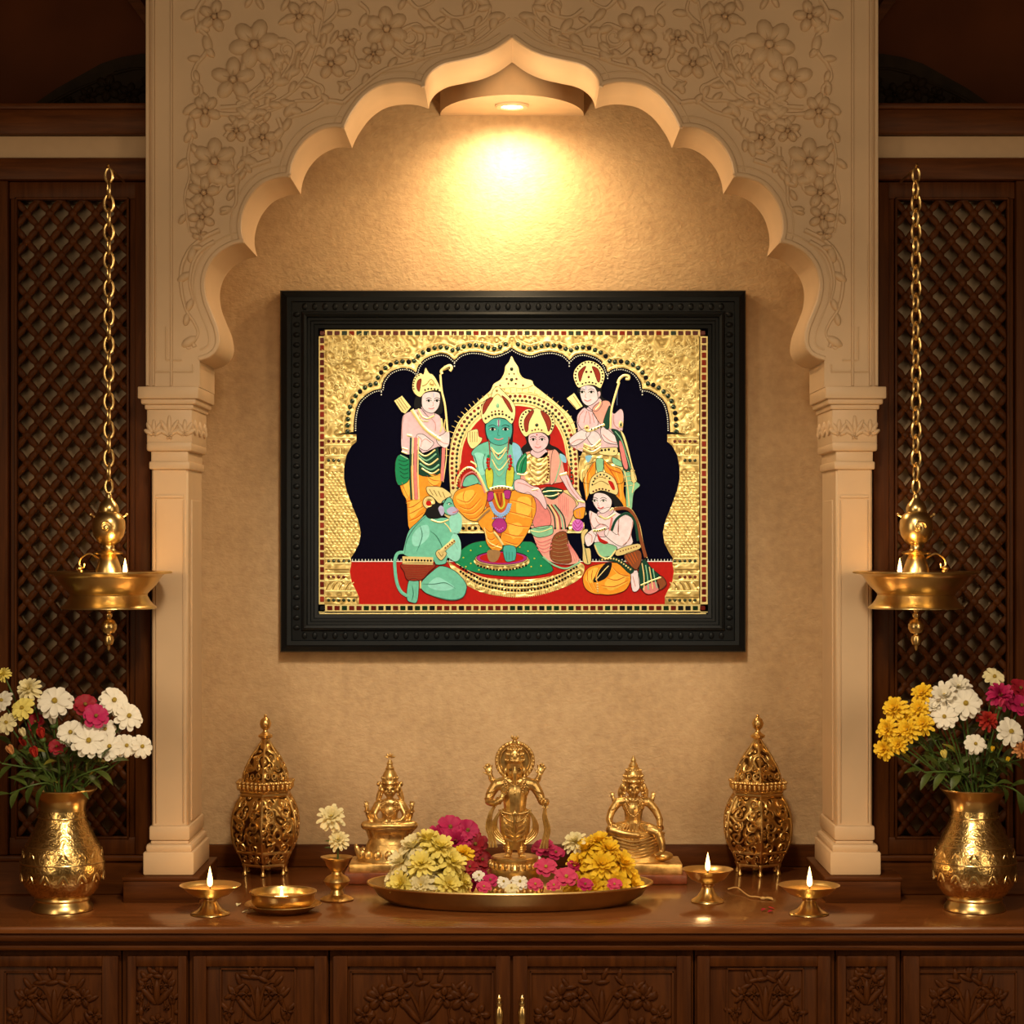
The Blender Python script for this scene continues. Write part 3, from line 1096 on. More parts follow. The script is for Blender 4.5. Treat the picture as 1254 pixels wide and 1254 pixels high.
# small flower cup
yc_ = -0.40
xk, sk = X(412, yc_), S(yc_)
o = thing('flower_cup', (xk, yc_, ZT), 'small stemmed brass cup holding two cream flowers left of the tray', 'cup')
H = Z(1049, yc_) - ZT
MB().lathe([(19 * sk, 0.0), (20.5 * sk, 0.002), (18 * sk, 0.005), (9 * sk, 0.010), (6.5 * sk, 0.018), (8 * sk, 0.021), (14 * sk, 0.028), (16 * sk, 0.034), (13 * sk, 0.041), (7 * sk, 0.046), (6 * sk, 0.050), (8 * sk, 0.053)], (xk, yc_, ZT), 32).build('stem', BRASSD, o)
MB().lathe([(8 * sk, 0.0528), (13 * sk, H * 0.80), (15 * sk, H * 0.92), (20 * sk, H * 0.985), (20 * sk, H), (14 * sk, H * 0.95), (10 * sk, H * 0.8), (0, H * .75)], (xk, yc_, ZT), 32).build('bowl', BRASSD, o)

# ------------------------------------------------ flower vases
YV = -0.50


def vase(px, label):
    sv = S(YV)
    xv = X(px, YV)
    o = thing('flower_vase', (xv, YV, ZT), label, 'vase', 'brass flower vases on the counter ends')
    base = 1122.0
    def prof(rows):
        return [(r * sv, (base - y) * sv) for r, y in rows]
    f = MB().lathe(prof([(36, 1122), (37.5, 1121), (37, 1117), (34, 1113), (32.5, 1110), (34, 1107.5), (33, 1105)]), (xv, YV, ZT), 56)
    f.build('foot', BRASS, o)
    body = prof(cat([(33, 1105.2), (38, 1102), (44, 1094), (49, 1084), (51.3, 1072), (50.5, 1060), (46.5, 1046), (40, 1033), (33.5, 1020), (29.5, 1010), (28, 1000)], 4))
    MB().lathe(body, (xv, YV, ZT), 64).build('body', ORNATE, o)
    nk = prof(cat([(28, 999.8), (28.6, 994), (31, 987), (35.5, 981), (40, 976.3)], 4) + [(41.5, 975), (41.8, 974), (41, 973.3), (38, 975), (32, 981), (27, 990), (26, 1000), (26, 1030)])
    MB().lathe(nk, (xv, YV, ZT), 64).build('neck', BRASS, o)
    r_ = MB()
    for rr_, yy in ((44.2, 1042), (29.2, 1008), (50.6, 1062)):
        r_.lathe([(rr_ * sv - 0.002, -0.001), (rr_ * sv + 0.0008, -0.0012), (rr_ * sv + 0.0014, 0), (rr_ * sv + 0.0008, 0.0012), (rr_ * sv - 0.002, 0.001)], (xv, YV, ZT + (base - yy) * sv), 56)
    # embossed leaves round the belly
    for k in range(14):
        a = 2 * pi * k / 14
        for (yy, rr_, tl, l) in ((1052, 48.5, 0.18, 9), (1078, 50.8, -0.06, 11)):
            c = Vector((xv + cos(a) * rr_ * sv, YV + sin(a) * rr_ * sv, ZT + (base - yy) * sv))
            R = Matrix.Rotation(a, 3, 'Z')
            for ta in (-0.5, 0.5):
                r_.ell(c + R @ Vector((0, ta * 7 * sv, 0)), (0.0011, 1.8 * sv, l * sv * 0.62), 7, 5, R @ Matrix.Rotation(ta, 3, 'X'))
            r_.ell(c + Vector((0, 0, -l * sv * .5)), (0.0012, 1.6 * sv, 1.6 * sv), 6, 5, R)
    r_.build('embossing', BRASS, o)
    return o, xv


vaseL, xvL = vase(76, 'engraved brass vase of flowers at the left end of the counter')
vaseR, xvR = vase(1193, 'engraved brass vase of flowers at the right end of the counter')

# ------------------------------------------------ pierced lanterns
YLN = -0.10


def lantern(px, label):
    s = S(YLN)
    xl = X(px, YLN)
    o = thing('lantern', (xl, YLN, ZT), label, 'lantern', 'hexagonal brass lanterns by the niche wall')
    base = 1069.0

    def pr(rows):
        return [(r * s, (base - y) * s) for r, y in rows]
    rot = -pi / 2
    c = (xl, YLN, ZT)
    bod = cat([(36, 1041), (42, 1028), (44.5, 1012), (43, 995), (37, 980), (31.5, 972)], 4)
    MB().lathe(pr(bod), c, 6, rot=rot).build('body', FILIGREE, o, angle=30)
    MB().lathe(pr([(28, 1056), (31, 1054), (36, 1040)]), c, 6, rot=rot).build('lower_band', FILIGREE, o, angle=30)
    dome = cat([(30, 954.5), (29, 946), (25, 936), (18, 924), (11, 915), (6, 908), (4, 904)], 4)
    MB().lathe(pr(dome), c, 6, rot=rot).build('dome', FILIGREE, o, angle=30)
    # ribs and hoops
    m = MB()
    for k in range(6):
        a = 2 * pi * k / 6 + rot
        m.tube([(xl + cos(a) * r * s, YLN + sin(a) * r * s, ZT + (base - y) * s) for r, y in [(28, 1056), (36, 1040)] + bod], 1.6 * s, 6)
        m.tube([(xl + cos(a) * r * s, YLN + sin(a) * r * s, ZT + (base - y) * s) for r, y in dome], 1.2 * s, 6)
    m.build('ribs', BRASSD, o)
    m = MB()
    for y, r, t in ((1056, 29.5, 2.0), (1040, 37.5, 1.8), (971, 32.5, 2.2), (967, 33, 1.6)):
        m.lathe(pr([(r - 3, y + t), (r, y + t), (r + 1.2, y), (r, y - t), (r - 3, y - t)]), c, 6, rot=rot)
    m.build('hoops', BRASSD, o, angle=30)
    # cornice with small pendants
    m = MB()
    m.lathe(pr([(31, 966), (33.5, 965), (36, 959), (37.5, 956), (36, 954.5), (30, 954.4)]), c, 6, rot=rot)
    for k in range(6):
        a0, a1 = 2 * pi * k / 6 + rot, 2 * pi * (k + 1) / 6 + rot
        for t in [(i + .5) / 6 for i in range(6)]:
            x_ = (cos(a0) * (1 - t) + cos(a1) * t) * 36.3
            y_ = (sin(a0) * (1 - t) + sin(a1) * t) * 36.3
            m.ell((xl + x_ * s, YLN + y_ * s, ZT + (base - 961) * s), (2.0 * s, 2.0 * s, 4.6 * s), 6, 5)
            m.ell((xl + x_ * s * 1.02, YLN + y_ * s * 1.02, ZT + (base - 956) * s), (2.6 * s, 2.6 * s, 2.2 * s), 6, 5)
    m.build('cornice', BRASSD, o)
    # scrolls on the panels
    m = MB()
    m_d = MB()
    rr_ = random.Random(px)
    for k in range(6):
        a0, a1 = 2 * pi * k / 6 + rot, 2 * pi * (k + 1) / 6 + rot
        if sin((a0 + a1) / 2) > 0.3:
            continue

        def onp(u, y, prof_, out=1.0):
            # interpolate radius
            ys = [q[1] for q in prof_]
            r = None
            for (ra, ya), (rb, yb) in zip(prof_, prof_[1:]):
                if (ya - y) * (yb - y) <= 0 and ya != yb:
                    t = (y - ya) / (yb - ya)
                    r = ra + (rb - ra) * t
            if r is None:
                r = prof_[0][0] if abs(y - ys[0]) < abs(y - ys[-1]) else prof_[-1][0]
            r += out
            return (xl + (cos(a0) * (1 - u) + cos(a1) * u) * r * s, YLN + (sin(a0) * (1 - u) + sin(a1) * u) * r * s, ZT + (base - y) * s)
        rows = [(1034, 7), (1021, 8), (1007, 8), (993, 8), (981, 6)]
        for (yy, rad) in rows:
            for u0, sg in ((0.28, 1), (0.72, -1)):
                pts_ = []
                ph = rr_.random() * 6
                for i in range(15):
                    t = i / 14
                    rr2 = rad * (1 - 0.8 * t)
                    pts_.append(onp(u0 + sg * rr2 * cos(ph + t * 8) / 46, yy + rr2 * sin(ph + t * 8), bod))
                m.tube(pts_, 1.15 * s, 5)
        m_b, m = m, m_d
        for (yy, rad, us) in ((948, 5, (0.22, 0.5, 0.78)), (938, 4.5, (0.3, 0.7)), (927, 4, (0.5,)), (1048, 5, (0.2, 0.5, 0.8))):
            for u0 in us:
                pts_ = []
                ph = rr_.random() * 6
                for i in range(13):
                    t = i / 12
                    rr2 = rad * (1 - 0.75 * t)
                    pts_.append(onp(u0 + rr2 * cos(ph + t * 8) / 40, yy + rr2 * sin(ph + t * 8), dome if yy < 960 else [(28, 1056), (36, 1040)]))
                (m_b if yy > 1000 else m_d).tube(pts_, 0.95 * s, 5)
        m = m_b
    m.build('body_filigree', BRASSD, o)
    m_d.build('dome_filigree', BRASSD, o)
    MB().lathe(pr([(4, 904.5), (8.5, 902), (9, 899.5), (5, 897), (3.2, 895), (3, 893), (6, 890), (7.2, 885), (5.5, 880), (2.5, 878), (1.6, 877), (2.2, 875.5), (0, 873.5)]), c, 20).build('finial', BRASSD, o)
    for k in range(6):
        a = 2 * pi * k / 6 + rot
        m = MB()
        x_, y_ = xl + cos(a) * 27 * s, YLN + sin(a) * 27 * s
        m.lathe([(2.2 * s, 0), (3.4 * s, 0.001), (3.2 * s, 3 * s), (1.8 * s, 5 * s), (2.0 * s, 9 * s), (3.6 * s, 12 * s), (3.4 * s, 14 * s)], (x_, y_, ZT), 10)
        m.build('foot', BRASSD, o)
    return o


lantern(324.6, 'tall hexagonal pierced brass lantern standing by the left pillar')
lantern(927.5, 'tall hexagonal pierced brass lantern standing by the right pillar')

# ------------------------------------------------ hanging oil lamps
YH = -0.50


def hanging_lamp(px, sg, label):
    s = S(YH)
    xh = X(px, YH)
    zb0 = Z(701, YH)
    o = thing('hanging_oil_lamp', (xh, YH, zb0), label, 'hanging lamp', 'brass hanging oil lamps')

    def pr(rows):
        return [(r * s, (701 - y) * s) for r, y in rows]
    c = (xh, YH, zb0)
    MB().lathe(pr([(10, 727), (47, 727.5), (50, 724), (58, 716), (63, 708), (66, 704), (75, 701.5), (76.5, 700.5), (76, 699.5), (66, 701.5), (62, 706), (56, 714), (30, 718), (0, 719)]), c, 64).build('bowl', BRASS, o)
    rim_ = MB()
    rim_.tube([(xh + 75.8 * s * cos(2 * pi * k / 80), YH + 75.8 * s * sin(2 * pi * k / 80), zb0) for k in range(80)], 1.5 * s, 8, closed=True)
    rim_.build('rim', BRASS, o)
    MB().lathe(pr([(57, 745.5), (58.5, 744.5), (58, 743), (54, 740), (50, 735), (47, 729), (47.5, 727.6), (20, 727.4)]), c, 64).build('skirt', BRASS, o)
    MB().lathe(pr([(17, 719), (16, 697), (13, 688), (10, 681), (9, 679.5), (17, 678.5), (18, 677), (16, 675.5), (9, 674), (7, 671), (7, 668), (9, 666.5)]), c, 32).build('column', BRASS, o)
    MB().lathe(pr([(8, 667), (14, 663), (18.5, 656), (20.5, 647), (20, 638), (17, 631), (12, 627), (12.5, 625), (12.5, 622), (10.5, 617), (6, 612), (4, 609), (4, 606), (2.5, 604), (0, 603)]), c, 36).build('orb', BRASS, o)
    m = MB()
    # scroll on the orb, side spurs, curled side handle
    sp = spiral(0, 0, 9, 0, 1.3, 1)
    pts_ = []
    for (u, v) in sp:
        d = Vector((u, -sqrt(max(1, 20.5 ** 2 - u * u - v * v)) - 0.6, -v))
        pts_.append(Vector((xh, YH, zb0 + (701 - 646) * s)) + d * s)
    m.tube(pts_, 1.5 * s, 6)
    m.ell(Vector((xh, YH - 20.5 * s, zb0 + (701 - 646) * s)), 3 * s, 8, 6)
    m.build('orb_scroll', BRASS, o)
    for a in (0.0, pi):
        m = MB()
        q = Vector((cos(a), 0.0, 0.0))
        b0 = Vector((xh, YH, zb0 + (701 - 634) * s))
        m.tube([b0 + q * 15 * s, b0 + q * 21 * s + Vector((0, 0, 3 * s))], 1.2 * s, 6)
        m.ell(b0 + q * 22 * s + Vector((0, 0, 4 * s)), 2.2 * s, 8, 6)
        m.build('spur', BRASS, o)
    m = MB()
    hd = cat([(sg * -12, 684), (sg * -24, 678), (sg * -34, 684), (sg * -36, 692), (sg * -31, 695), (sg * -30, 690)], 6)
    m.tube([(xh + u * s, YH, zb0 + (701 - v) * s) for u, v in hd], 1.3 * s, 6)
    m.ell((xh + sg * -36 * s, YH, zb0 + (701 - 696) * s), (4 * s, 4 * s, 3 * s), 8, 6)
    m.ell((xh + sg * -34 * s, YH, zb0 + 1.5 * s), (3.4 * s, 3.4 * s, 3 * s), 8, 6)
    m.build('side_scroll', BRASS, o)
    # pendant
    p = MB()
    p.lathe(pr([(0, 797), (1.5, 795), (2, 791), (5, 789), (6.5, 784), (5.5, 779), (3, 777), (3, 776), (7, 775), (10, 770), (10, 765), (7.5, 760), (4, 758), (3, 757), (4.5, 755), (4.5, 752), (2.5, 750), (3.5, 748), (5, 746), (6, 727.6)]), c, 20)
    p.build('pendant', BRASS, o)
    # chain
    m = MB()
    z0, z1 = zb0 + (701 - 604) * s, Z(206, YH)
    nl = 23
    lk = (z1 - z0) / nl
    L_, W_ = lk * 0.5 + 2.0 * s, 5.6 * s
    for i in range(nl):
        zc_ = z0 + (i + 0.5) * lk
        an = 0.35 if i % 2 == 0 else pi / 2 + 0.35
        ring_ = []
        sc_ = 0.8 if i in (0, nl - 1) else 1.0
        for k in range(18):
            t = 2 * pi * k / 18
            u = W_ * sc_ * cos(t)
            ring_.append((xh + u * cos(an), YH + u * sin(an), zc_ + L_ * sc_ * sin(t)))
        m.tube(ring_, 1.75 * s, 7, closed=True)
    m.build('chain', BRASS, o)
    # hook bracket reaching forward from the wooden rail
    m = MB()
    zz = z1 + 1.0 * s
    m.tube([(xh, YF - 0.019, zz), (xh, YH - 0.004, zz), (xh, YH - 0.008, zz + 0.004)], 0.0022, 8)
    m.build('hook', BRASSD, o)
    f = flame(o, (xh + sg * 27 * s, YH - 38 * s, zb0 - 3 * s), 0.030, power=0.4)
    return o


hanging_lamp(132.6, 1, 'brass hanging oil lamp with one flame on chain before the left lattice screen')
hanging_lamp(1121.5, -1, 'brass hanging oil lamp with one flame on chain before the right lattice screen')

# ------------------------------------------------ tray
YT = -0.42
xt, st = X(624, YT), S(YT)
o = thing('offering_tray', (xt, YT, ZT), 'wide oval brass tray of flowers under the standing statue', 'tray')
TW = 174 * st
tz = Z(1080, YT) - ZT
TY = 0.54
prof = [(0.80 * TW, 0.0), (0.86 * TW, 0.003), (0.93 * TW, 0.4 * tz), (0.972 * TW, 0.84 * tz), (0.995 * TW, 0.97 * tz), (1.0 * TW, tz), (0.985 * TW, tz + 0.0012), (0.955 * TW, 0.90 * tz), (0.91 * TW, 0.45 * tz), (0.85 * TW, 0.008), (0.0, 0.0065)]
MB().lathe(prof, (xt, YT, ZT), 96, sy=TY).build('dish', mat('tray_brass', (0.50, 0.36, 0.155), rough=0.36, metal=1.0, var=0.2, scale=18), o)
m = MB()
m.tube([(xt + TW * cos(2 * pi * k / 96), YT + TW * TY * sin(2 * pi * k / 96), ZT + tz) for k in range(96)], 0.0022, 8, closed=True)
m.build('rim', BRASS, o)
# ---------------------------------------------------------------- statues (bodies fused into one surface each)
class Fig:
    """body in statue pixels: u right, v up (px from the feet), w towards the camera"""

    def __init__(self, px, feet_py, Y, kx=1.0):
        self.kx = kx
        self.s = S(Y)
        self.o = Vector((X(px, Y), Y, Z(feet_py, Y)))
        self.m = MB()

    def p(self, u, v, w=0.0):
        return self.o + Vector((u * self.kx, -w, v)) * self.s

    def limb(self, pts_, rs, n=10, smooth=4, m=None):
        m = m or self.m
        rows = cat([tuple(p) + (r,) for p, r in zip(pts_, rs)], smooth)
        q = [self.p(a, b, c) for a, b, c, _ in rows]
        m.tube(q, [r * self.s for *_, r in rows], n)
        m.ell(q[0], rows[0][3] * self.s, 8, 6)
        m.ell(q[-1], rows[-1][3] * self.s, 8, 6)

    def ball(self, u, v, w, ru, rv, rw, m=None, rot=None, n=14):
        (m or self.m).ell(self.p(u, v, w), (ru * self.s, rw * self.s, rv * self.s), n, 10, rot)

    def hand(self, u, v, w, du, dv, dw=0.0, size=6.0, m=None, spread=0.22):
        """palm with four fingers and a thumb, pointing along (du, dv, dw)"""
        m = m or self.m
        d = Vector((du, dw, dv)).normalized()
        side = Vector((0, 1, 0)).cross(d)
        if side.length < 1e-3:
            side = Vector((1, 0, 0))
        side.normalize()

        def q(vv):
            return self.o + Vector((vv.x + u * (self.kx - 1), -vv.y, vv.z)) * self.s
        b = Vector((u, w, v))
        m.ell(q(b + d * size * 0.35), (size * 0.34 * self.s, size * 0.2 * self.s, size * 0.42 * self.s), 10, 8)
        for k, ln in enumerate((0.55, 0.68, 0.64, 0.48)):
            off_ = (k - 1.5) * 0.19 * size
            a = b + d * size * 0.6 + side * off_
            dd = (d + side * (k - 1.5) * spread).normalized()
            m.tube([q(a), q(a + dd * size * ln * 0.55), q(a + (dd + Vector((0, 0.3, 0))).normalized() * size * ln)], [0.085 * size * self.s] * 2 + [0.06 * size * self.s], 6)
        a = b + d * size * 0.2 + side * -0.3 * size
        m.tube([q(a), q(a + (d - side * 1.1).normalized() * size * 0.5)], [0.09 * size * self.s, 0.065 * size * self.s], 6)


def face(F, u, v, w, ru, rv, m_detail, trunk=False):
    """features added to the fused head and as fine detail"""
    F.ball(u, v, w, ru, rv, ru * 0.95)
    F.ball(u, v - rv * 0.55, w + ru * 0.2, ru * 0.7, rv * 0.5, ru * 0.75)
    # brow, cheeks, nose, lips, chin, ears
    fw = w + ru * 0.88
    F.ball(u - ru * 0.42, v - rv * 0.28, fw - ru * 0.2, ru * 0.3, rv * 0.25, ru * 0.25)
    F.ball(u + ru * 0.42, v - rv * 0.28, fw - ru * 0.2, ru * 0.3, rv * 0.25, ru * 0.25)
    if trunk:
        F.limb([(u, v + rv * 0.25, fw - 0.5), (u, v - rv * 0.2, fw + 1.0), (u, v - rv * 0.75, fw + 1.0), (u + 0.4, v - rv * 1.3, fw + 0.4)], [ru * 0.34, ru * 0.4, ru * 0.3, ru * 0.2], 8)
    else:
        F.limb([(u, v + rv * 0.25, fw), (u, v - rv * 0.05, fw + ru * 0.12), (u, v - rv * 0.2, fw + ru * 0.2)], [ru * 0.11, ru * 0.13, ru * 0.17], 8)
        F.ball(u, v - rv * 0.45, fw - ru * 0.02, ru * 0.26, rv * 0.07, ru * 0.14)
        F.ball(u, v - rv * 0.56, fw - ru * 0.04, ru * 0.2, rv * 0.07, ru * 0.13)
        F.ball(u, v - rv * 0.85, fw - ru * 0.22, ru * 0.25, rv * 0.18, ru * 0.2)
    for s_ in (-1, 1):
        F.ball(u + s_ * ru * 1.0, v - rv * 0.15, w, ru * 0.16, rv * 0.38, ru * 0.3)
        F.ball(u + s_ * ru * 1.02, v - rv * 0.68, w + 0.5, ru * 0.2, rv * 0.2, ru * 0.2)
        F.limb([(u + s_ * ru * 0.66, v + rv * 0.2, fw - ru * 0.2), (u + s_ * ru * 0.4, v + rv * 0.28, fw), (u + s_ * ru * 0.14, v + rv * 0.2, fw + 0.1)], [ru * 0.08] * 3, 6)
        m_detail.ell(F.p(u + s_ * ru * 0.4, v + rv * 0.06, fw - ru * 0.02), (ru * 0.27 * F.s, ru * 0.16 * F.s, rv * 0.11 * F.s), 10, 6)


def necklace(F, m, u, v, w, rx_, drop, r, beads=22, wob=1.0):
    for i in range(beads + 1):
        t = -1 + 2 * i / beads
        x = rx_ * t
        y = -drop * (1 - t * t)
        ww = w + (1 - abs(t) ** 2.2) * 3.0 * wob - 1.0
        m.ell(F.p(u + x, v + y, ww), r * F.s, 6, 5)


def bangle(F, m, a, r, t=0.7, axis=(0, 1, 0)):
    ax = Vector((axis[0], -axis[2], axis[1])).normalized()
    u = ax.orthogonal().normalized()
    v = ax.cross(u)
    c = F.p(*a)
    m.tube([c + (u * cos(2 * pi * k / 14) + v * sin(2 * pi * k / 14)) * r * F.s for k in range(14)], t * F.s, 6, closed=True)


EYED = mat('dark_brass_eye', (0.16, 0.09, 0.03), rough=0.35, metal=0.9)
# ------------------------------------------------ standing statue in the tray
YST = -0.40
F = Fig(630, 1048, YST, 1.1)
so = thing('standing_statue', (F.o.x, YST, ZT + 0.007), 'tall standing brass deity statue with halo and four arms in the tray centre', 'statue')
det = MB()
# trunk: hips, waist, chest, shoulders
F.limb([(0, 46, 0), (0, 56, 1), (0, 70, 1.5), (0, 82, 1), (0, 90, 0)], [15, 13.5, 15, 15.5, 9.5], 14)
F.ball(0, 52, 1, 19, 10, 12)
F.ball(0, 60, 4.5, 11, 8, 8)
F.ball(-8, 80, 4.5, 9, 8, 7)
F.ball(8, 80, 4.5, 9, 8, 7)
F.limb([(-20, 87, 0), (0, 91, 0), (20, 87, 0)], [7.5, 8, 7.5], 12)
F.limb([(0, 88, 0), (0, 98, 1)], [6, 5.5], 10)
# legs and feet
for s_ in (-1, 1):
    F.limb([(s_ * 8, 48, 1), (s_ * 8.5, 34, 2), (s_ * 7.5, 20, 1), (s_ * 7, 9, 0), (s_ * 7, 3, 0)], [10.5, 9.2, 7, 5.6, 4.4], 12)
    F.limb([(s_ * 7, 2.6, -1), (s_ * 8, 2.2, 5), (s_ * 9, 1.6, 10)], [3.8, 3.4, 2.4], 10)
    for k in range(5):
        F.ball(s_ * 9 + (k - 2) * 1.5, 1.4, 10.5, 0.9, 0.9, 1.6)
# front arms
F.limb([(-21, 87, 0), (-27, 76, 1), (-29, 67, 3)], [7, 6, 5], 10)
F.limb([(-29, 67, 3), (-23, 66, 11), (-15, 71, 15)], [5, 4.4, 3.4], 10)
F.hand(-15, 71, 14.5, 0.4, 1, 0.1, 9)
F.limb([(21, 87, 0), (27, 76, 1), (30, 67, 3)], [7, 6, 5], 10)
F.limb([(30, 67, 3), (33, 66, 10), (34, 67, 14)], [5, 4.4, 3.4], 10)
F.hand(33, 69, 13.5, 0.1, -1, 0.2, 9)
# rear arms, raised
for s_ in (-1, 1):
    F.limb([(s_ * 19, 88, -4), (s_ * 25, 92, -6), (s_ * 27.5, 99, -5)], [5, 4, 3], 10)
    F.hand(s_ * 27.5, 98, -5, s_ * 0.25, 1, 0, 12, spread=0.3)
    F.ball(s_ * 30, 107, -6, 4.5, 6, 2)
face(F, 0, 106, 3, 10.5, 12.5, det, trunk=True)
body = F.m.build('body', GOLDSTAT, so, voxel=0.0011, smooth_it=2)
det.build('eyes', EYED, body)
# halo
m = MB()
hc = (0, 116, -3)
N = 30
m.tube([F.p(20 * cos(2 * pi * k / 40), 116 + 22 * sin(2 * pi * k / 40), -3) for k in range(40)], 2.6 * F.s, 8, closed=True)
m.tube([F.p(16.5 * cos(2 * pi * k / 40), 116 + 18.5 * sin(2 * pi * k / 40), -2.4) for k in range(40)], 1.2 * F.s, 6, closed=True)
for k in range(N):
    a = 2 * pi * k / N
    m.ell(F.p(20.5 * cos(a), 116 + 22.5 * sin(a), -1.5), 2.1 * F.s, 7, 5)
c0 = F.p(0, 116, -5)
m.lathe([(0.0, -1.0 * F.s), (19.5 * F.s, -1.0 * F.s), (19.5 * F.s, 1 * F.s), (0.0, 1.0 * F.s)], (0, 0, 0), 36)
k0 = len(m.v) - 4 * 36
for i in range(k0, len(m.v)):
    x_, y_, z_ = m.v[i]
    m.v[i] = (c0.x + x_, c0.y + z_, c0.z + y_ * 1.1)
m.build('halo', GOLDSTAT, so)
# crown
m = MB()
c = F.p(0, 115.5, 1)
m.lathe([(11.2 * F.s, 0), (11.8 * F.s, 1.5 * F.s), (11.2 * F.s, 3.5 * F.s), (10.5 * F.s, 6 * F.s), (10.8 * F.s, 9 * F.s), (8.8 * F.s, 14 * F.s), (6 * F.s, 18 * F.s), (4 * F.s, 20 * F.s), (5 * F.s, 22 * F.s), (3 * F.s, 24 * F.s), (2.2 * F.s, 26 * F.s), (3.4 * F.s, 28 * F.s), (2 * F.s, 30 * F.s), (0, 31.5 * F.s)], c, 22)
for k in range(14):
    a = 2 * pi * k / 14
    m.ell(c + Vector((cos(a) * 8.6, sin(a) * 8.6, 15)) * F.s, (1.5 * F.s, 1.5 * F.s, 2.2 * F.s), 6, 5)
    m.ell(c + Vector((cos(a) * 5.6, sin(a) * 5.6, 19.5)) * F.s, (1.2 * F.s, 1.2 * F.s, 1.8 * F.s), 6, 5)
for k in range(16):
    a = 2 * pi * k / 16
    m.ell(c + Vector((cos(a) * 11.6, sin(a) * 11.6, 2.2)) * F.s, 1.4 * F.s, 6, 5)
    m.ell(c + Vector((cos(a) * 10.4, sin(a) * 10.4, 9.0)) * F.s, (1.6 * F.s, 1.6 * F.s, 2.6 * F.s), 6, 5)
m.ell(c + Vector((0, -10.6, 7)) * F.s, (3.4 * F.s, 1.6 * F.s, 4.4 * F.s), 8, 6)
for s_ in (-1, 1):
    m.ell(c + Vector((s_ * 3.4, -3, 30)) * F.s, (1.6 * F.s, 1.2 * F.s, 2.4 * F.s), 6, 5)
m.build('crown', GOLDSTAT, so)
# ornaments
m = MB()
necklace(F, m, 0, 94, 10.5, 9, 6, 1.0, 16)
necklace(F, m, 0, 93, 11.5, 11, 13, 1.1, 20)
necklace(F, m, 0, 92, 12.5, 12.5, 24, 1.0, 26)
m.ell(F.p(0, 78, 16), (2.2 * F.s, 1.4 * F.s, 2.6 * F.s), 8, 6)
for s_ in (-1, 1):
    bangle(F, m, (s_ * 26, 79, 1), 7, 1.0, (s_ * .45, 1, 0))
    bangle(F, m, (s_ * 28.5, 72, 2), 6, 0.8, (s_ * .3, 1, 0))
    bangle(F, m, (s_ * 7, 8, 0), 6, 0.9)
    bangle(F, m, (s_ * 7, 11, 0), 6.3, 0.7)
bangle(F, m, (-18, 69, 13.5), 4.4, 0.8, (1, 0.6, 0.5))
bangle(F, m, (33.5, 67, 12), 4.6, 0.8, (.2, 0, 1))
m.build('jewellery', BRASSD, so)
# waist cloth with pleats, belt and side sashes
m = MB()
for k in range(15):
    t = -1 + 2 * k / 14
    m.tube([F.p(t * 15, 54 - 2 * (1 - t * t), 11 * sqrt(max(0, 1 - t * t * .85)) + 2), F.p(t * 8.5, 30, 12 * sqrt(max(0, 1 - t * t)) + 1), F.p(t * 6.5, 9, 8.5 * sqrt(max(0, 1 - t * t)))], [1.3 * F.s, 1.8 * F.s, 1.5 * F.s], 6)
for v_, dr in ((42, 6), (36, 7), (30, 6), (24, 5)):
    for s_ in (-1, 1):
        m.tube([F.p(s_ * 15 * (v_ / 60 + .35), v_ + 5, 5), F.p(s_ * 10, v_ - dr * .3, 12.5), F.p(s_ * 2, v_ - dr, 13)], 1.4 * F.s, 6)
for s_ in (-1, 1):
    for k in range(4):
        m.tube([F.p(*q) for q in cat([(s_ * 15, 57, 7), (s_ * (20 + k * 1.6), 46 - k * 2, 7 - k), (s_ * (20 + k), 34 - k * 3, 5 - k), (s_ * (14 - k), 24 - k * 3, 6)], 5)], [1.6 * F.s] * 16, 6)
m.build('waist_cloth', GOLDSTAT, so)
m = MB()
for i in range(25):
    t = -1 + 2 * i / 24
    m.ell(F.p(t * 17, 56 - 3.5 * (1 - t * t), 12 * sqrt(max(0, 1 - t * t)) + 2.5), 1.5 * F.s, 6, 5)
necklace(F, m, 0, 53, 12, 15, 10, 1.2, 22)
m.ell(F.p(0, 53, 15.5), (4 * F.s, 2 * F.s, 4.4 * F.s), 8, 6)
m.tube([F.p(0, 50, 15), F.p(0, 38, 15.5), F.p(0.5, 28, 13)], [2.6 * F.s, 2.2 * F.s, 1.2 * F.s], 8)
m.build('belt', BRASSD, so)
for s_ in (-1, 1):
    m = MB()
    for d_ in (-2.4, 0, 2.4):
        top = (s_ * 22, 62, 4) if s_ < 0 else (34, 64, 12)
        rows = [top, (s_ * 27 + d_ * .5, 52, 5), (s_ * 29 + d_, 36, 4), (s_ * 26 + d_, 24, 4), (s_ * 24 + d_ * 1.6, 11, 5)] if s_ < 0 else [top, (33 + d_ * .6, 50, 11), (36 + d_, 34, 9), (34 + d_, 22, 8), (32 + d_ * 1.5, 10, 8)]
        m.tube([F.p(*q) for q in cat(rows, 5)], 1.7 * F.s, 6)
    m.build('sash', GOLDSTAT, so)
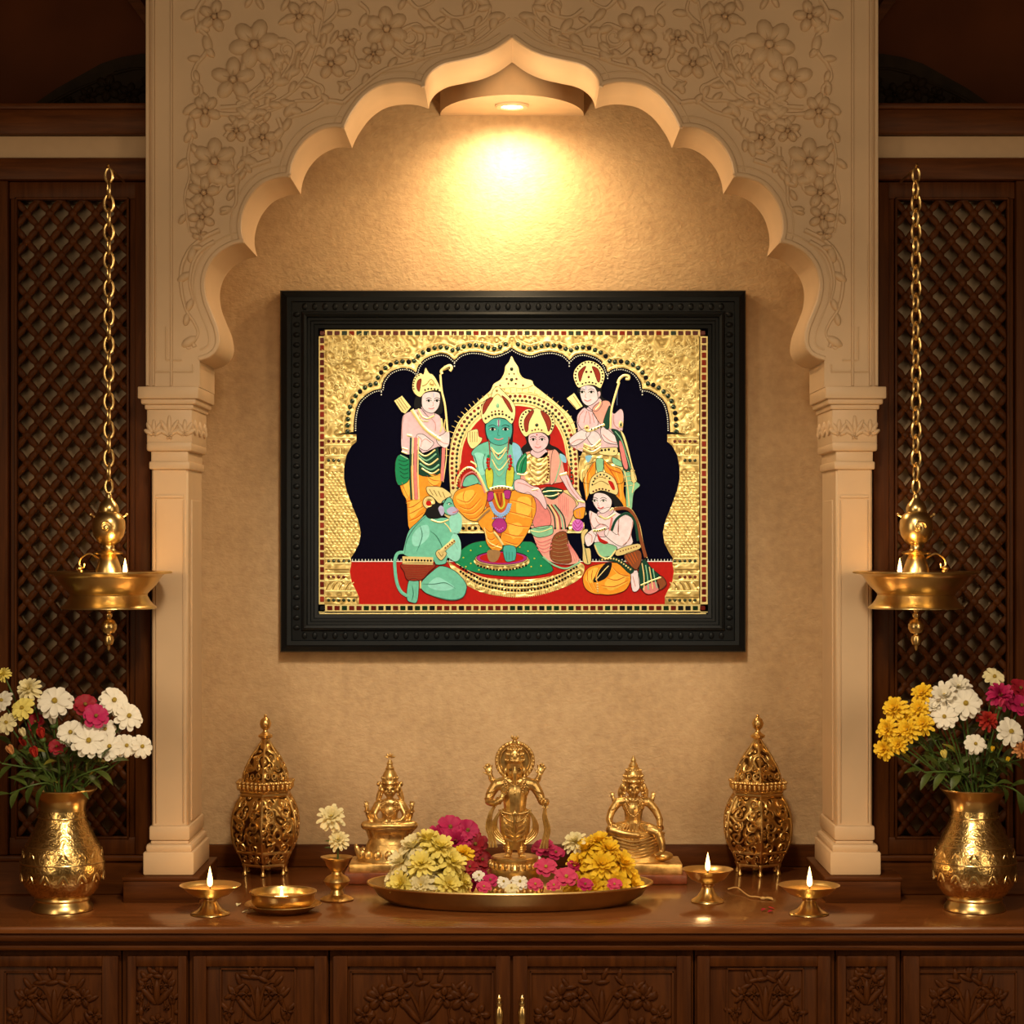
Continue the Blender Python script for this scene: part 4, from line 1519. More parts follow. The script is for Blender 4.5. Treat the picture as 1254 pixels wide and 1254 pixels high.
# pedestal
m = MB()
c = Vector((F.o.x, YST, ZT + 0.0075))
hp = F.o.z - c.z
pr_ = [(36, 0), (37, .04), (36, .10), (33, .13), (33, .2), (30, .25), (28.5, .40), (29.5, .55), (31.5, .62), (31.5, .7), (29.5, .74), (28, .86), (29, .9), (29, .97), (27.5, 1.0)]
m.lathe([(r * F.s, z * hp) for r, z in pr_], c, 44)
for k in range(26):
    a = 2 * pi * k / 26
    m.ell(c + Vector((cos(a) * 31 * F.s, sin(a) * 31 * F.s, hp * .8)), (2.6 * F.s, 2.6 * F.s, 4.5 * F.s), 6, 5)
    m.ell(c + Vector((cos(a) * 33 * F.s, sin(a) * 33 * F.s, hp * .18)), (2.8 * F.s, 2.8 * F.s, 4.5 * F.s), 6, 5)
m.build('pedestal', GOLDSTAT, so)

# ------------------------------------------------ seated statue on the left
YS2 = -0.17
RED = mat('red_lacquer_base', (0.24, 0.055, 0.018), 0.35, var=0.3, scale=70)
F = Fig(477, 1013, YS2, 1.14)
so = thing('seated_statue', (F.o.x, YS2, ZT), 'small brass statue sitting cross legged, left of the tall standing statue', 'statue')
det = MB()
F.limb([(0, 4, 0), (0, 12, 1), (0, 22, 1.5), (0, 28, 0)], [11.5, 9.5, 10.5, 7], 14)
F.ball(-5, 22, 4, 6, 5, 5)
F.ball(5, 22, 4, 6, 5, 5)
F.limb([(-12, 28, 0), (0, 30, 0), (12, 28, 0)], [5, 6, 5], 12)
F.limb([(0, 28, 0), (0, 38, 1)], [4.6, 4.2], 10)
# crossed legs
for s_ in (-1, 1):
    F.limb([(s_ * 6, 4, 2), (s_ * 20, 4, 7), (s_ * 26, 4, 12)], [8, 6.8, 5.4], 12)
    F.limb([(s_ * 26, 4, 12), (s_ * 12, 3.4, 18), (s_ * -6, 4, 19)], [5.4, 4.6, 3.6], 12)
    F.limb([(s_ * -5, 5, 19), (s_ * -12, 6, 18)], [3, 2.2], 8)
    # front arms: elbows out, hands raised
    F.limb([(s_ * 13, 28, 0), (s_ * 18, 19, 1), (s_ * 20, 11, 4)], [4.8, 4.2, 3.6], 10)
    F.limb([(s_ * 20, 11, 4), (s_ * 23, 18, 10), (s_ * 24, 25, 12)], [3.8, 3.2, 2.5], 10)
    F.hand(s_ * 24, 25, 12, s_ * 0.1, 1, 0.1, 8)
    # second pair resting in the lap
    F.limb([(s_ * 12, 26, 2), (s_ * 16, 16, 6), (s_ * 12, 9, 14), (s_ * 4, 9, 19)], [4, 3.4, 3, 2.3], 10)
    F.hand(s_ * 5, 9, 19, -s_, 0.1, 0.2, 6)
face(F, 0, 47, 2, 8.6, 10.5, det)
# hair falling behind the shoulders
for s_ in (-1, 1):
    F.limb([(s_ * 7, 50, -3), (s_ * 11, 40, -4), (s_ * 13, 31, -4)], [4, 4, 3], 8)
body = F.m.build('body', GOLDSTAT, so, voxel=0.0011, smooth_it=2)
det.build('eyes', EYED, body)
m = MB()
c = F.p(0, 53, 1)
m.lathe([(r * F.s, z * F.s) for r, z in ((10, 0), (10.8, 1.5), (10.2, 3.5), (9.6, 5), (10, 7), (9, 11), (7, 15), (5, 18), (5.6, 19.5), (4.4, 21), (3.2, 23.5), (4.2, 25), (3.2, 26.5), (2, 29), (1.4, 30))], c, 20)
for k in range(14):
    a = 2 * pi * k / 14
    m.ell(c + Vector((cos(a) * 10.4, sin(a) * 10.4, 2)) * F.s, 1.1 * F.s, 6, 5)
    m.ell(c + Vector((cos(a) * 9.6, sin(a) * 9.6, 7.5)) * F.s, (1.3 * F.s, 1.3 * F.s, 2.2 * F.s), 6, 5)
for k in range(5):
    a = radians(90 + (k - 2) * 34)
    m.ell(c + Vector((cos(a) * 4.2, 0, 31.5 + sin(a) * 4)) * F.s, (1.2 * F.s, 1.2 * F.s, 3.0 * F.s), 7, 6, Matrix.Rotation(-(a - pi / 2), 3, 'Y'))
m.build('crown', GOLDSTAT, so)
m = MB()
for s_ in (-1, 1):
    m.ell(F.p(s_ * 10, 48, 0), (2.6 * F.s, 2 * F.s, 5 * F.s), 8, 6)
    m.ell(F.p(s_ * 12, 53, -1), (2.6 * F.s, 2 * F.s, 3.4 * F.s), 8, 6)
necklace(F, m, 0, 34, 7.5, 7, 5, 0.8, 14)
necklace(F, m, 0, 33, 8.5, 9, 12, 0.9, 18)
necklace(F, m, 0, 32, 9, 10, 18, 0.8, 22)
for s_ in (-1, 1):
    bangle(F, m, (s_ * 17, 21, 1), 5, 0.8, (s_ * .4, 1, 0))
    bangle(F, m, (s_ * 23.5, 21, 11), 3.6, 0.7, (0, 1, .3))
m.build('jewellery', BRASSD, so)
m = MB()
for i in range(9):
    t = -1 + i / 4
    m.tube([F.p(t * 22, 8, 16 - abs(t) * 4), F.p(t * 25, 2, 21 - abs(t) * 5), F.p(t * 23, -4, 19 - abs(t) * 5), F.p(t * 21, -12, 17 - abs(t) * 5)], 1.7 * F.s, 6)
m.build('lap_cloth', GOLDSTAT, so)
m = MB()
c = Vector((F.o.x, YS2, 0))
def zz(py):
    return Z(py, YS2)
c.z = 0
m.lathe([(r * F.s, zz(y)) for r, y in ((28, 1032.5), (27, 1030), (25, 1026), (25.5, 1022), (29, 1018), (31.5, 1015), (32, 1012), (30, 1010), (10, 1009.5))], c, 36, sy=0.72)
m.build('lotus_seat', GOLDSTAT, so)
m = MB()
m.lathe([(r * F.s, zz(y)) for r, y in ((42, 1053), (40, 1050), (33, 1044), (30, 1038), (29, 1034), (28, 1032))], c, 36, sy=0.68)
for i in range(16):
    a = 2 * pi * i / 16
    m.ell((c.x + cos(a) * 36 * F.s, YS2 + sin(a) * 36 * .68 * F.s, zz(1045)), (5 * F.s, 4 * F.s, 7 * F.s), 8, 6)
# side leaf carving
m.ell((c.x - 38 * F.s, YS2 - 10 * F.s, zz(1042)), (4 * F.s, 4 * F.s, 11 * F.s), 8, 6, Matrix.Rotation(-0.35, 3, 'Y'))
m.build('mound', GOLDSTAT, so)
m = MB()
m.box(c.x - 48 * F.s, c.x + 48 * F.s, YS2 - 0.052, YS2 + 0.052, zz(1063.5), zz(1053), 0.003, 2)
m.build('plinth', GOLDSTAT, so)
m = MB()
m.box(c.x - 53 * F.s, c.x + 53 * F.s, YS2 - 0.062, YS2 + 0.06, ZT + 0.0003, zz(1063), 0.0025, 2)
m.build('base', RED, so)

# ------------------------------------------------ seated statue on the right, one leg hanging
F = Fig(775, 1015, YS2, 1.1)
so = thing('seated_statue', (F.o.x, YS2, ZT), 'small brass statue seated with one leg lowered, right of the tall standing statue', 'statue')
det = MB()
F.limb([(0, 2, 0), (0, 12, 1), (0, 26, 1.5), (0, 34, 0)], [13, 10.5, 12, 8], 14)
F.ball(-6, 27, 4, 7, 6, 5.5)
F.ball(6, 27, 4, 7, 6, 5.5)
F.limb([(-15, 33, 0), (0, 35, 0), (15, 33, 0)], [5.6, 6.4, 5.6], 12)
F.limb([(0, 33, 0), (0, 43, 1)], [5, 4.4], 10)
# left leg folded, right knee up with the foot lowered
F.limb([(-6, 2, 2), (-18, 2, 10), (-26, 1, 14)], [9, 7.6, 6], 12)
F.limb([(-26, 1, 14), (-12, -3, 19), (4, -5, 20)], [6, 5, 3.8], 12)
F.limb([(3, -5, 20), (11, -6, 19)], [3.2, 2.2], 8)
F.limb([(6, 2, 2), (18, 1, 12), (26, -2, 17)], [9, 7.6, 6], 12)
F.limb([(26, -2, 17), (30, -14, 18), (31, -24, 18)], [6, 5, 3.8], 12)
F.limb([(31, -25, 17), (27, -28, 22), (23, -29, 25)], [3.6, 3.0, 2.2], 10)
# arms
F.limb([(-17, 33, 0), (-24, 22, 2), (-27, 12, 5)], [5.6, 5, 4.2], 10)
F.limb([(-27, 12, 5), (-25, 6, 13), (-20, 5, 18)], [4.4, 3.6, 2.8], 10)
F.hand(-21, 5.5, 17, 0.8, -0.5, 0.5, 7)
F.limb([(17, 33, 0), (25, 22, 2), (29, 12, 5)], [5.6, 5, 4.2], 10)
F.limb([(29, 12, 5), (29, 4, 13), (28, 0, 19)], [4.4, 3.6, 2.8], 10)
F.hand(28, 2, 19, -0.1, -1, 0.4, 7)
for s_ in (-1, 1):
    F.limb([(s_ * 14, 34, -4), (s_ * 20, 32, -6), (s_ * 22, 37, -4)], [4, 3.2, 2.4], 10)
    F.hand(s_ * 22.5, 37, -4, s_ * 0.1, 1, 0, 7.5)
face(F, 0, 51, 2, 9.4, 11.5, det)
for s_ in (-1, 1):
    F.limb([(s_ * 8, 55, -3), (s_ * 13, 46, -4), (s_ * 14, 38, -4)], [4.4, 4.6, 3], 8)
body = F.m.build('body', GOLDSTAT, so, voxel=0.0011, smooth_it=2)
det.build('eyes', EYED, body)
m = MB()
c = F.p(0, 57.5, 1)
m.lathe([(r * F.s, z * F.s) for r, z in ((12, 0), (13.4, 1.2), (13, 3), (11.4, 4.5), (12, 6.5), (11.4, 10), (9.6, 14), (7, 17.5), (5.4, 19), (6, 20.5), (4.6, 22.5), (3, 25), (3.6, 26.5), (2.2, 29), (1.0, 31.5), (0, 32.5))], c, 22)
for k in range(18):
    a = 2 * pi * k / 18
    m.ell(c + Vector((cos(a) * 13, sin(a) * 13, 2)) * F.s, 1.3 * F.s, 6, 5)
    m.ell(c + Vector((cos(a) * 11.8, sin(a) * 11.8, 7.5)) * F.s, (1.4 * F.s, 1.4 * F.s, 2.2 * F.s), 6, 5)
    m.ell(c + Vector((cos(a) * 9.2, sin(a) * 9.2, 14.5)) * F.s, (1.1 * F.s, 1.1 * F.s, 1.8 * F.s), 6, 5)
m.build('crown', GOLDSTAT, so)
m = MB()
for s_ in (-1, 1):
    m.ell(F.p(s_ * 12, 51, 0), (2.8 * F.s, 2 * F.s, 5.4 * F.s), 8, 6)
    m.ell(F.p(s_ * 11, 44, 2), (2.2 * F.s, 2 * F.s, 2.4 * F.s), 8, 6)
    bangle(F, m, (s_ * 22, 25, 1), 5.6, 0.9, (s_ * .5, 1, 0))
bangle(F, m, (-23.5, 5.6, 14.5), 4, 0.8, (.6, -.2, .7))
bangle(F, m, (29, 3, 15), 4, 0.8, (0, -.5, .8))
necklace(F, m, 0, 40, 8, 8, 5, 0.9, 14)
necklace(F, m, 0, 39, 9, 10.5, 12, 1.0, 18)
necklace(F, m, 0, 38, 9.8, 12, 21, 0.9, 24)
m.ell(F.p(1, 27, 12.5), (2 * F.s, 1.4 * F.s, 2.2 * F.s), 8, 6)
m.build('jewellery', BRASSD, so)
m = MB()
for i in range(11):
    t = -1 + i / 5
    m.tube([F.p(t * 14, 7, 13), F.p(t * 22, 0, 19 - abs(t) * 3), F.p(t * 20, -8, 16 - abs(t) * 3)], 1.3 * F.s, 6)
for d_ in (-3, 0, 3):
    m.tube([F.p(d_, 8, 14), F.p(d_ * 1.2, -6, 20), F.p(d_ * 1.6 + 2, -20, 19)], 1.5 * F.s, 6)
m.build('lap_cloth', GOLDSTAT, so)
m = MB()
c = Vector((F.o.x, YS2, 0))
m.lathe([(r * F.s, zz(y)) for r, y in ((40, 1053.5), (39, 1048), (34, 1040), (31, 1030), (32, 1022), (33, 1017), (28, 1014), (10, 1013))], c, 36, sy=0.62)
m.ell((c.x + 36 * F.s, YS2 - 14 * F.s, zz(1046)), (12 * F.s, 10 * F.s, 6 * F.s), 10, 8)
for k in range(7):
    t = k / 6
    m.tube([F.p(*q) for q in cat([(-34 + 3 * t, -2 - 3 * k, 8), (-18, -9 - 4 * k, 19), (0, -13 - 4 * k, 23), (18, -9 - 4 * k, 19), (34 - 3 * t, -4 - 3 * k, 8)], 5)], 1.6 * F.s, 6)
m.build('rock_seat', GOLDSTAT, so)
m = MB()
m.box(c.x - 58 * F.s, c.x + 58 * F.s, YS2 - 0.052, YS2 + 0.052, zz(1066), zz(1053), 0.003, 2)
m.build('plinth', GOLDSTAT, so)
m = MB()
m.box(c.x - 63 * F.s, c.x + 63 * F.s, YS2 - 0.062, YS2 + 0.06, ZT + 0.0003, zz(1065.5), 0.0025, 2)
m.build('base', RED, so)
# ---------------------------------------------------------------- framed relief painting
YP = -0.030                     # front of the painted board
SPn = S(YP)
LITC = (1.0, 0.80, 0.52)


def paint(name, r, g, b, k=0.95, rough=0.5, metal=0.0, bump=0.0, spec=0.12, var=0.08):
    l = srgb(r, g, b)
    c = tuple(min(0.92, l[i] / LITC[i] * k) for i in range(3))
    return mat('paint_' + name, c, rough, metal, var=var, scale=140, bump=bump, bscale=500, spec=spec)


PM = {
    'navy': paint('navy', 13, 11, 20), 'black': paint('black', 10, 9, 9), 'red': paint('red', 186, 22, 10), 'white': paint('white', 240, 236, 225),
    'skin': paint('skin', 236, 190, 172), 'skinlt': paint('skin_light', 243, 212, 205), 'skinsh': paint('skin_shade', 205, 130, 105), 'blush': paint('blush', 228, 120, 105),
    'teal': paint('teal', 114, 188, 142), 'tealsh': paint('teal_shade', 52, 112, 80), 'teallt': paint('teal_light', 150, 212, 170), 'blueteal': paint('blue_teal', 74, 166, 134), 'skyblue': paint('sky_blue', 140, 190, 205),
    'orange': paint('orange', 243, 150, 35), 'orangesh': paint('orange_shade', 208, 92, 22), 'yellow': paint('yellow', 247, 186, 62), 'lime': paint('lime', 205, 195, 50),
    'green': paint('green', 20, 132, 72), 'dkgreen': paint('dark_green', 16, 62, 38), 'mint': paint('mint', 140, 190, 130), 'brown': paint('brown', 140, 70, 32), 'crown_red': paint('crown_red', 150, 45, 22),
    'rose': paint('rose', 225, 125, 105), 'salmon': paint('salmon', 236, 160, 125), 'magenta': paint('magenta', 176, 45, 110), 'pink': paint('pink', 220, 110, 175), 'lav': paint('lavender', 150, 165, 215), 'tan': paint('tan', 160, 115, 62), 'muzzle': paint('muzzle', 185, 170, 180),
}
PGOLD = ornate_brass('gilded_relief', (0.78, 0.62, 0.24), (0.46, 0.33, 0.10), 62, 0.5, 0.36, 0.5)
PGOLDB = mat('gilded_bright', (0.88, 0.76, 0.34), 0.3, 0.35, var=0.08, scale=60, bump=0.1, bscale=300)
PGOLDD = mat('gilded_shadow', (0.26, 0.17, 0.04), 0.4, 0.5, var=0.2, scale=90)
GEMR = mat('red_glass_gem', (0.12, 0.012, 0.008), 0.15, var=0.3, scale=60, coat=0.3)
GEMG = mat('green_glass_gem', (0.008, 0.03, 0.012), 0.15, var=0.3, scale=60, coat=0.3)
FRAMEBLK = mat('black_lacquer', (0.0032, 0.0048, 0.0066), 0.42, var=0.15, spec=0.17)
PM['gold'], PM['goldb'], PM['goldd'], PM['gemr'], PM['gemg'] = PGOLD, PGOLDB, PGOLDD, GEMR, GEMG


def mpA(p): return (480 + p[0] / 8.36, 430 + p[1] / 8.36)
def mpB(p): return (625 + p[0] / 7.8375, 430 + p[1] / 7.8375)
def mpC(p): return (480 + p[0] / 7.373, 570 + p[1] / 7.373)
def mpD(p): return (630 + p[0] / 6.27, 570 + p[1] / 6.27)
def mpI(p): return p


OUTL = {'skin', 'skinlt', 'teal', 'blueteal', 'orange', 'salmon', 'rose', 'brown', 'goldb', 'green', 'dkgreen', 'mint', 'lime', 'magenta', 'crown_red'}
PM['navy'] = paint('navy_ground', 13, 11, 21, spec=0.0, rough=0.7)
PM['ink'] = paint('ink', 38, 22, 14)


class Art:
    """raised painted shapes on the board; heights in mm in front of it"""

    def __init__(self, mp=mpI):
        self.m = MB()
        self.mats = []
        self.mp = mp

    def use(self, k):
        if k not in self.mats:
            self.mats.append(k)
        self.m.mi = self.mats.index(k)

    def q(self, x, y, h):
        return Vector(((x - CX) * SPn, YP - h * 0.001, ZC + (HY - y) * SPn))

    def poly(self, pts_, k, h, mp=None, n=4, smooth=True, raw=False):
        self.use(k)
        pp = [(mp or self.mp)(p) for p in pts_]
        if smooth:
            pp = cat(pp, n, closed=True)
            if k in OUTL:
                self.use('ink')
                self.m.tube([self.q(x, y, h) for x, y in pp], 0.36 * SPn, 5, closed=True, flat=0.7)
                self.use(k)
        self.m.prism([((x - CX) * SPn, ZC + (HY - y) * SPn) for x, y in pp], YP - h * 0.001, YP + 0.0006)
        return self

    def line(self, pts_, w, k, h, mp=None, n=5, taper=False):
        """flattish raised stroke w px wide"""
        self.use(k)
        pp = cat([(mp or self.mp)(p) for p in pts_], n) if len(pts_) > 2 else [(mp or self.mp)(p) for p in pts_]
        if taper and k == 'orangesh':
            self.line([(x + 0.5, y + 1.6) for x, y in pp], w * 1.5, 'yellow', h - 0.2, mpI, 1, True)
            self.use(k)
        N = len(pp)
        rs = [w / 2 * SPn * ((1 - abs(2 * i / (N - 1) - 1) ** 2 * 0.8) if taper else 1) for i in range(N)]
        self.m.tube([self.q(x, y, h) for x, y in pp], rs, 6, flat=min(1.0, 0.35 + 0.25 / max(w, 0.3)))
        return self

    def dot(self, p, r, k, h, mp=None, ry=None):
        self.use(k)
        x, y = (mp or self.mp)(p)
        self.m.ell(self.q(x, y, h), (r * SPn, 0.0009, (ry or r) * SPn), 8, 5)
        return self

    def dots(self, line, step, r, k, h, mp=None):
        pp = cat([(mp or self.mp)(p) for p in line], 8) if len(line) > 2 else [(mp or self.mp)(p) for p in line]
        acc = step / 2
        for (x0, y0), (x1, y1) in zip(pp, pp[1:]):
            L_ = sqrt((x1 - x0) ** 2 + (y1 - y0) ** 2)
            while acc <= L_ and L_ > 0:
                t = acc / L_
                ks = k if isinstance(k, str) else k[int(rnd.random() * len(k))]
                self.dot((x0 + (x1 - x0) * t, y0 + (y1 - y0) * t), r, ks, h, mpI)
                acc += step
            acc -= L_
        return self

    def build(self, name, parent):
        return self.m.build(name, [PM[k] for k in self.mats], parent)


PT = thing('framed_painting', (X(627.5, 0), -0.001, Z(798, 0)), 'large black framed gilded relief painting of crowned figures on a throne', 'painting')
# frame: stepped moulding swept round the rectangle
FX0, FX1, FY0, FY1 = 343.0, 912.5, 356.0, 798.5
YFR = -0.030
m = MB()
prof = [(0, 0.029), (0, -0.004), (1.5, -0.010), (7, -0.012), (9, -0.0135), (14, -0.0125), (15, -0.010), (26, -0.010), (27, -0.0135), (30, -0.015), (33, -0.0135), (34, -0.009), (37, -0.0085), (38, -0.006), (41, -0.0055), (42, -0.003), (46, -0.002), (47, -0.0005), (47, 0.012)]
R_ = []
for t, d in prof:
    x0, x1, y0, y1 = FX0 + t, FX1 - t, FY0 + t, FY1 - t
    y = YFR + d * 1.3 if d < 0.02 else -0.001
    R_.append([(( x - CX) * SPn, y, ZC + (HY - yy) * SPn) for x, yy in ((x0, y0), (x1, y0), (x1, y1), (x0, y1))])
vs_ = [p for r in R_ for p in r]
fs = []
for i in range(len(R_) - 1):
    for k in range(4):
        k2 = (k + 1) % 4
        fs.append((i * 4 + k, (i + 1) * 4 + k, (i + 1) * 4 + k2, i * 4 + k2))
m.add(vs_, fs)
fr = m.build('frame', FRAMEBLK, PT, angle=20)
m = MB()
yb = YFR - 0.0135
def fpt(x, y, d=0): return Vector(((x - CX) * SPn, yb - d, ZC + (HY - y) * SPn))
nx, ny = 42, 32
for i in range(nx):
    x = FX0 + 24 + (FX1 - FX0 - 48) * (i + .5) / nx
    for y in (FY0 + 20.5, FY1 - 20.5):
        m.ell(fpt(x, y), (3.4 * SPn, 0.0022, 4.4 * SPn), 8, 6)
for i in range(ny):
    y = FY0 + 24 + (FY1 - FY0 - 48) * (i + .5) / ny
    for x in (FX0 + 20.5, FX1 - 20.5):
        m.ell(fpt(x, y), (4.4 * SPn, 0.0022, 3.4 * SPn), 8, 6)
m.build('beading', FRAMEBLK, fr)
# board
m = MB()
m.box((388 - CX) * SPn, (868 - CX) * SPn, YP, YP + 0.012, ZC + (HY - 754.5) * SPn, ZC + (HY - 401) * SPn)
m.build('board', PM['navy'], PT)

a = Art()
a.poly([(428, 688), (830, 688), (830, 741), (428, 741)], 'red', 0.6, smooth=False)
a.line([(430, 687.5), (826, 687.5)], 1.2, 'white', 0.6)
for i in range(100):
    x = 431 + i * 3.98
    a.line([(x, 684.6), (x, 688)], 1.0, 'white', 0.7)
a.build('red_floor', PT)

# gilded arch and columns
AL = [
    [(626, 426), (617.5, 431), (604, 435), (590, 431.5), (576, 430.5), (563, 434.5), (556, 441)],
    [(556, 441), (548, 434.5), (536.6, 433), (521, 438.5), (512, 447.5), (509, 456)],
    [(509, 456), (502, 451.5), (490, 450.5), (477, 456), (468.5, 467), (466.5, 476)],
    [(466.5, 476), (457, 478), (447, 484), (438, 494), (433.5, 510), (432.5, 529)],
]
al = []
for lb in AL:
    al += cat(lb, 5)[:-1]
al.append(AL[-1][-1])
MX = 626.3
outer = [(432.5, 533), (397, 533), (397, 411), (MX, 411)]
left = al + outer
full = al[::-1] + [(2 * MX - x, y) for x, y in al[1:]]
poly_ = full + [(2 * MX - 397, 533), (2 * MX - 397, 411), (397, 411), (397, 533)]
a = Art()
a.poly(poly_, 'gold', 2.6, smooth=False)
ga = a.build('gilded_arch', PT)
a = Art()
rr_ = random.Random(5)
for sx in (0, 1):
    def mm_(p): return (2 * MX - p[0], p[1]) if sx else p
    offl = off(al, -7.5)
    a.line([mm_(p) for p in off(al, -2.0)], 2.2, 'goldb', 2.8, n=1)
    a.line([mm_(p) for p in off(al, -12.5)], 1.6, 'goldb', 2.8, n=1)
    offl = [p for p in offl if min((p[0] - q_[0]) ** 2 + (p[1] - q_[1]) ** 2 for q_ in al) > 6.4 ** 2]
    a.dots([mm_(p) for p in offl], 7.6, 3.0, ('gemg', 'gemg', 'gemg', 'black'), 3.2)
    a.dots([mm_(p) for p in off(al, 2.4)], 2.7, 0.8, 'white', 0.9)
    for lb in AL[:-1]:
        x, y = lb[-1]
        for k in range(2):
            a.dot(mm_((x, y + 4 + k * 3.4)), 0.9, 'white', 0.8)
    a.line([mm_((402, 413)), mm_((400, 460)), mm_((401, 528))], 1.2, 'goldb', 2.8)
    # embossed leaf scrolls in the corner
    for i in range(420):
        x, y = rr_.uniform(401, 600), rr_.uniform(415, 526)
        inside = False
        lim = min(((px_ - x) ** 2 + (py_ - y) ** 2) ** .5 for px_, py_ in al)
        # reject points on the dark side of the lobes
        top_y = min((py_ for px_, py_ in al if abs(px_ - x) < 9), default=999)
        if lim < 16 or y > top_y - 12:
            continue
        rad = rr_.uniform(3.5, 7)
        sp = spiral(x, y, rad, rr_.uniform(0, 360), rr_.uniform(0.7, 1.2), rr_.choice((-1, 1)))
        a.line([mm_(p) for p in sp], 1.9, rr_.choice(('goldb', 'goldb', 'gold')), 2.9, n=2, taper=True)
        for k in range(2):
            an = rr_.uniform(0, 6.28)
            a.line([mm_((x, y)), mm_((x + cos(an) * rad * .8 + 2, y + sin(an) * rad * .8)), mm_((x + cos(an + .5) * rad * 1.5, y + sin(an + .5) * rad * 1.5))], 1.3, 'goldd' if (k and i % 7 == 0) else 'goldb', 2.8, n=4, taper=True)
a.build('embossing', ga)

COLS = [(397, 532), (436, 532), (436, 541), (430, 546), (424, 557), (421, 572), (420.8, 586), (424, 601), (431, 620), (438, 637), (441.5, 652), (439.5, 665), (434, 676), (429, 683.5), (430, 689), (428, 700), (430, 712), (436, 724), (439, 731), (439, 740), (397, 740)]
for sx in (0, 1):
    def mm_(p): return (2 * MX - p[0], p[1]) if sx else p
    a = Art(mm_)
    a.poly(COLS, 'gold', 2.8, smooth=False)
    gc = a.build('gilded_column', PT)
    a = Art(mm_)
    for r in range(29):
        for c in range(10):
            x = 400 + c * 5.0 + (2.5 if r % 2 else 0)
            y = 579.5 + r * 3.6
            xm = None
            for (xa, ya), (xb, yb_) in zip(COLS, COLS[1:]):
                if ya <= y <= yb_ and yb_ > ya and xa > 398 and xb > 398:
                    xm = xa + (xb - xa) * (y - ya) / (yb_ - ya)
            if xm and x < xm - 2 and y < 681:
                a.use('goldb')
                xx, yy_ = mm_((x, y))
                a.m.ell(a.q(xx, yy_, 2.9), (2.9 * SPn, 0.0022, 1.5 * SPn), 7, 5, Matrix.Rotation(radians(32), 3, 'Y'))
    for y, x1, k in ((536, 435, 'goldb'), (545, 429, 'goldb'), (558, 423, 'goldb'), (570, 420, 'goldb'), (578, 420, 'goldd'), (684, 428, 'goldb'), (690, 429, 'goldb'), (697, 427, 'goldd'), (703, 428, 'goldb'), (711, 429, 'goldb'), (724, 435, 'goldb'), (731, 438, 'goldd')):
        a.line([(398, y), (x1, y)], 2.0, k, 3.0)
    for y, x1, k in ((540.5, 433, 'gemr'), (564, 420, 'gemg'), (687, 428, 'gemg'), (706.5, 426, 'gemr'), (735, 436, 'gemg')):
        a.dots([(399, y), (x1, y)], 6.2, 2.0, k, 3.2)
    for i in range(8):
        a.line([(399 + i * 4, 722), (402 + i * 4, 716), (405 + i * 4, 713)], 1.5, 'goldb' if i % 2 else 'goldd', 3.0)
        a.line([(399 + i * 3.2, 549), (400.5 + i * 2.9, 556)], 1.2, 'goldd', 3.0)
    a.build('embossing', gc)

# jewelled border of square tiles
a = Art()
for (x0, x1, y0, y1) in ((390, 866, 404, 412), (390, 397.5, 404, 750), (857, 866, 404, 750), (390, 866, 740, 749)):
    a.poly([(x0, y0), (x1, y0), (x1, y1), (x0, y1)], 'goldb', 1.6, smooth=False)
a.line([(391, 751.4), (864, 751.4)], 1.4, 'goldb', 1.2)


def tile(cx_, cy_, w, h, k):
    a.use(k)
    a.m.box((cx_ - w / 2 - CX) * SPn, (cx_ + w / 2 - CX) * SPn, YP - 0.0028, YP - 0.001, ZC + (HY - cy_ - h / 2) * SPn, ZC + (HY - cy_ + h / 2) * SPn, 0.0007)


for i in range(53):
    x = 394.5 + i * 8.95
    tile(x, 408, 6.4, 5.2, rr_.choice(('gemr', 'gemr', 'gemr', 'crown_red', 'gemg')))
    tile(x, 744.6, 6.4, 5.4, rr_.choice(('gemr', 'gemr', 'black', 'gemg')))
for i in range(36):
    y = 417 + i * 9.05
    tile(394, y, 5.0, 6.6, rr_.choice(('gemr', 'gemr', 'gemr', 'crown_red')))
    tile(861.5, y, 5.4, 6.6, rr_.choice(('gemr', 'gemr', 'crown_red', 'gemr')))
a.build('jewel_border', PT)

# ---- throne
a = Art()
TH = [(556, 640), (551, 605), (549.5, 562), (553, 536), (562, 515), (575, 501), (590, 487), (600, 478), (604, 470), (612, 465), (617, 456), (618, 449), (622.5, 443), (626, 436), (630, 443), (634.5, 450), (636, 457), (641, 463), (651, 466), (654, 472), (668, 483), (685, 497), (699, 511), (705, 528), (707, 560), (709, 600), (706, 640)]
a.poly(TH, 'goldb', 1.6, n=3)
RD = [(566, 600), (564, 566), (568, 542), (578, 524), (592, 510), (610, 501), (632, 497), (655, 501), (674, 513), (687, 533), (693, 560), (694, 600)]
a.poly(RD, 'red', 1.9, n=4)
th = a.build('throne', PT)
a = Art()
rim = [(560, 600), (558.5, 566), (562.5, 540), (573, 519), (588, 504.5), (608, 494.5), (632, 490.5), (657, 494.5), (678, 508), (692, 530), (698.5, 560), (699.5, 600)]
a.dots(rim, 5.2, 1.7, 'gemg', 2.3)
a.dots(off(cat(rim, 4), 5.4), 6.0, 2.0, ('gemr', 'gemr', 'crown_red'), 2.2)
a.line(cat(rim, 4), 0.7, 'goldd', 1.9, n=1)
a.line(off(cat(rim, 4), -3.6), 1.0, 'gold', 2.2, n=1)
a.line(off(cat(rim, 4), 9), 0.7, 'goldd', 1.9, n=1)
oo = off(cat(rim, 4), 10)
for i in range(0, len(oo), 1):
    b = off(cat(rim, 4), 16)[i]
    if oo[i][1] < 560:
        a.line([oo[i], b], 0.9, 'gold', 2.0)
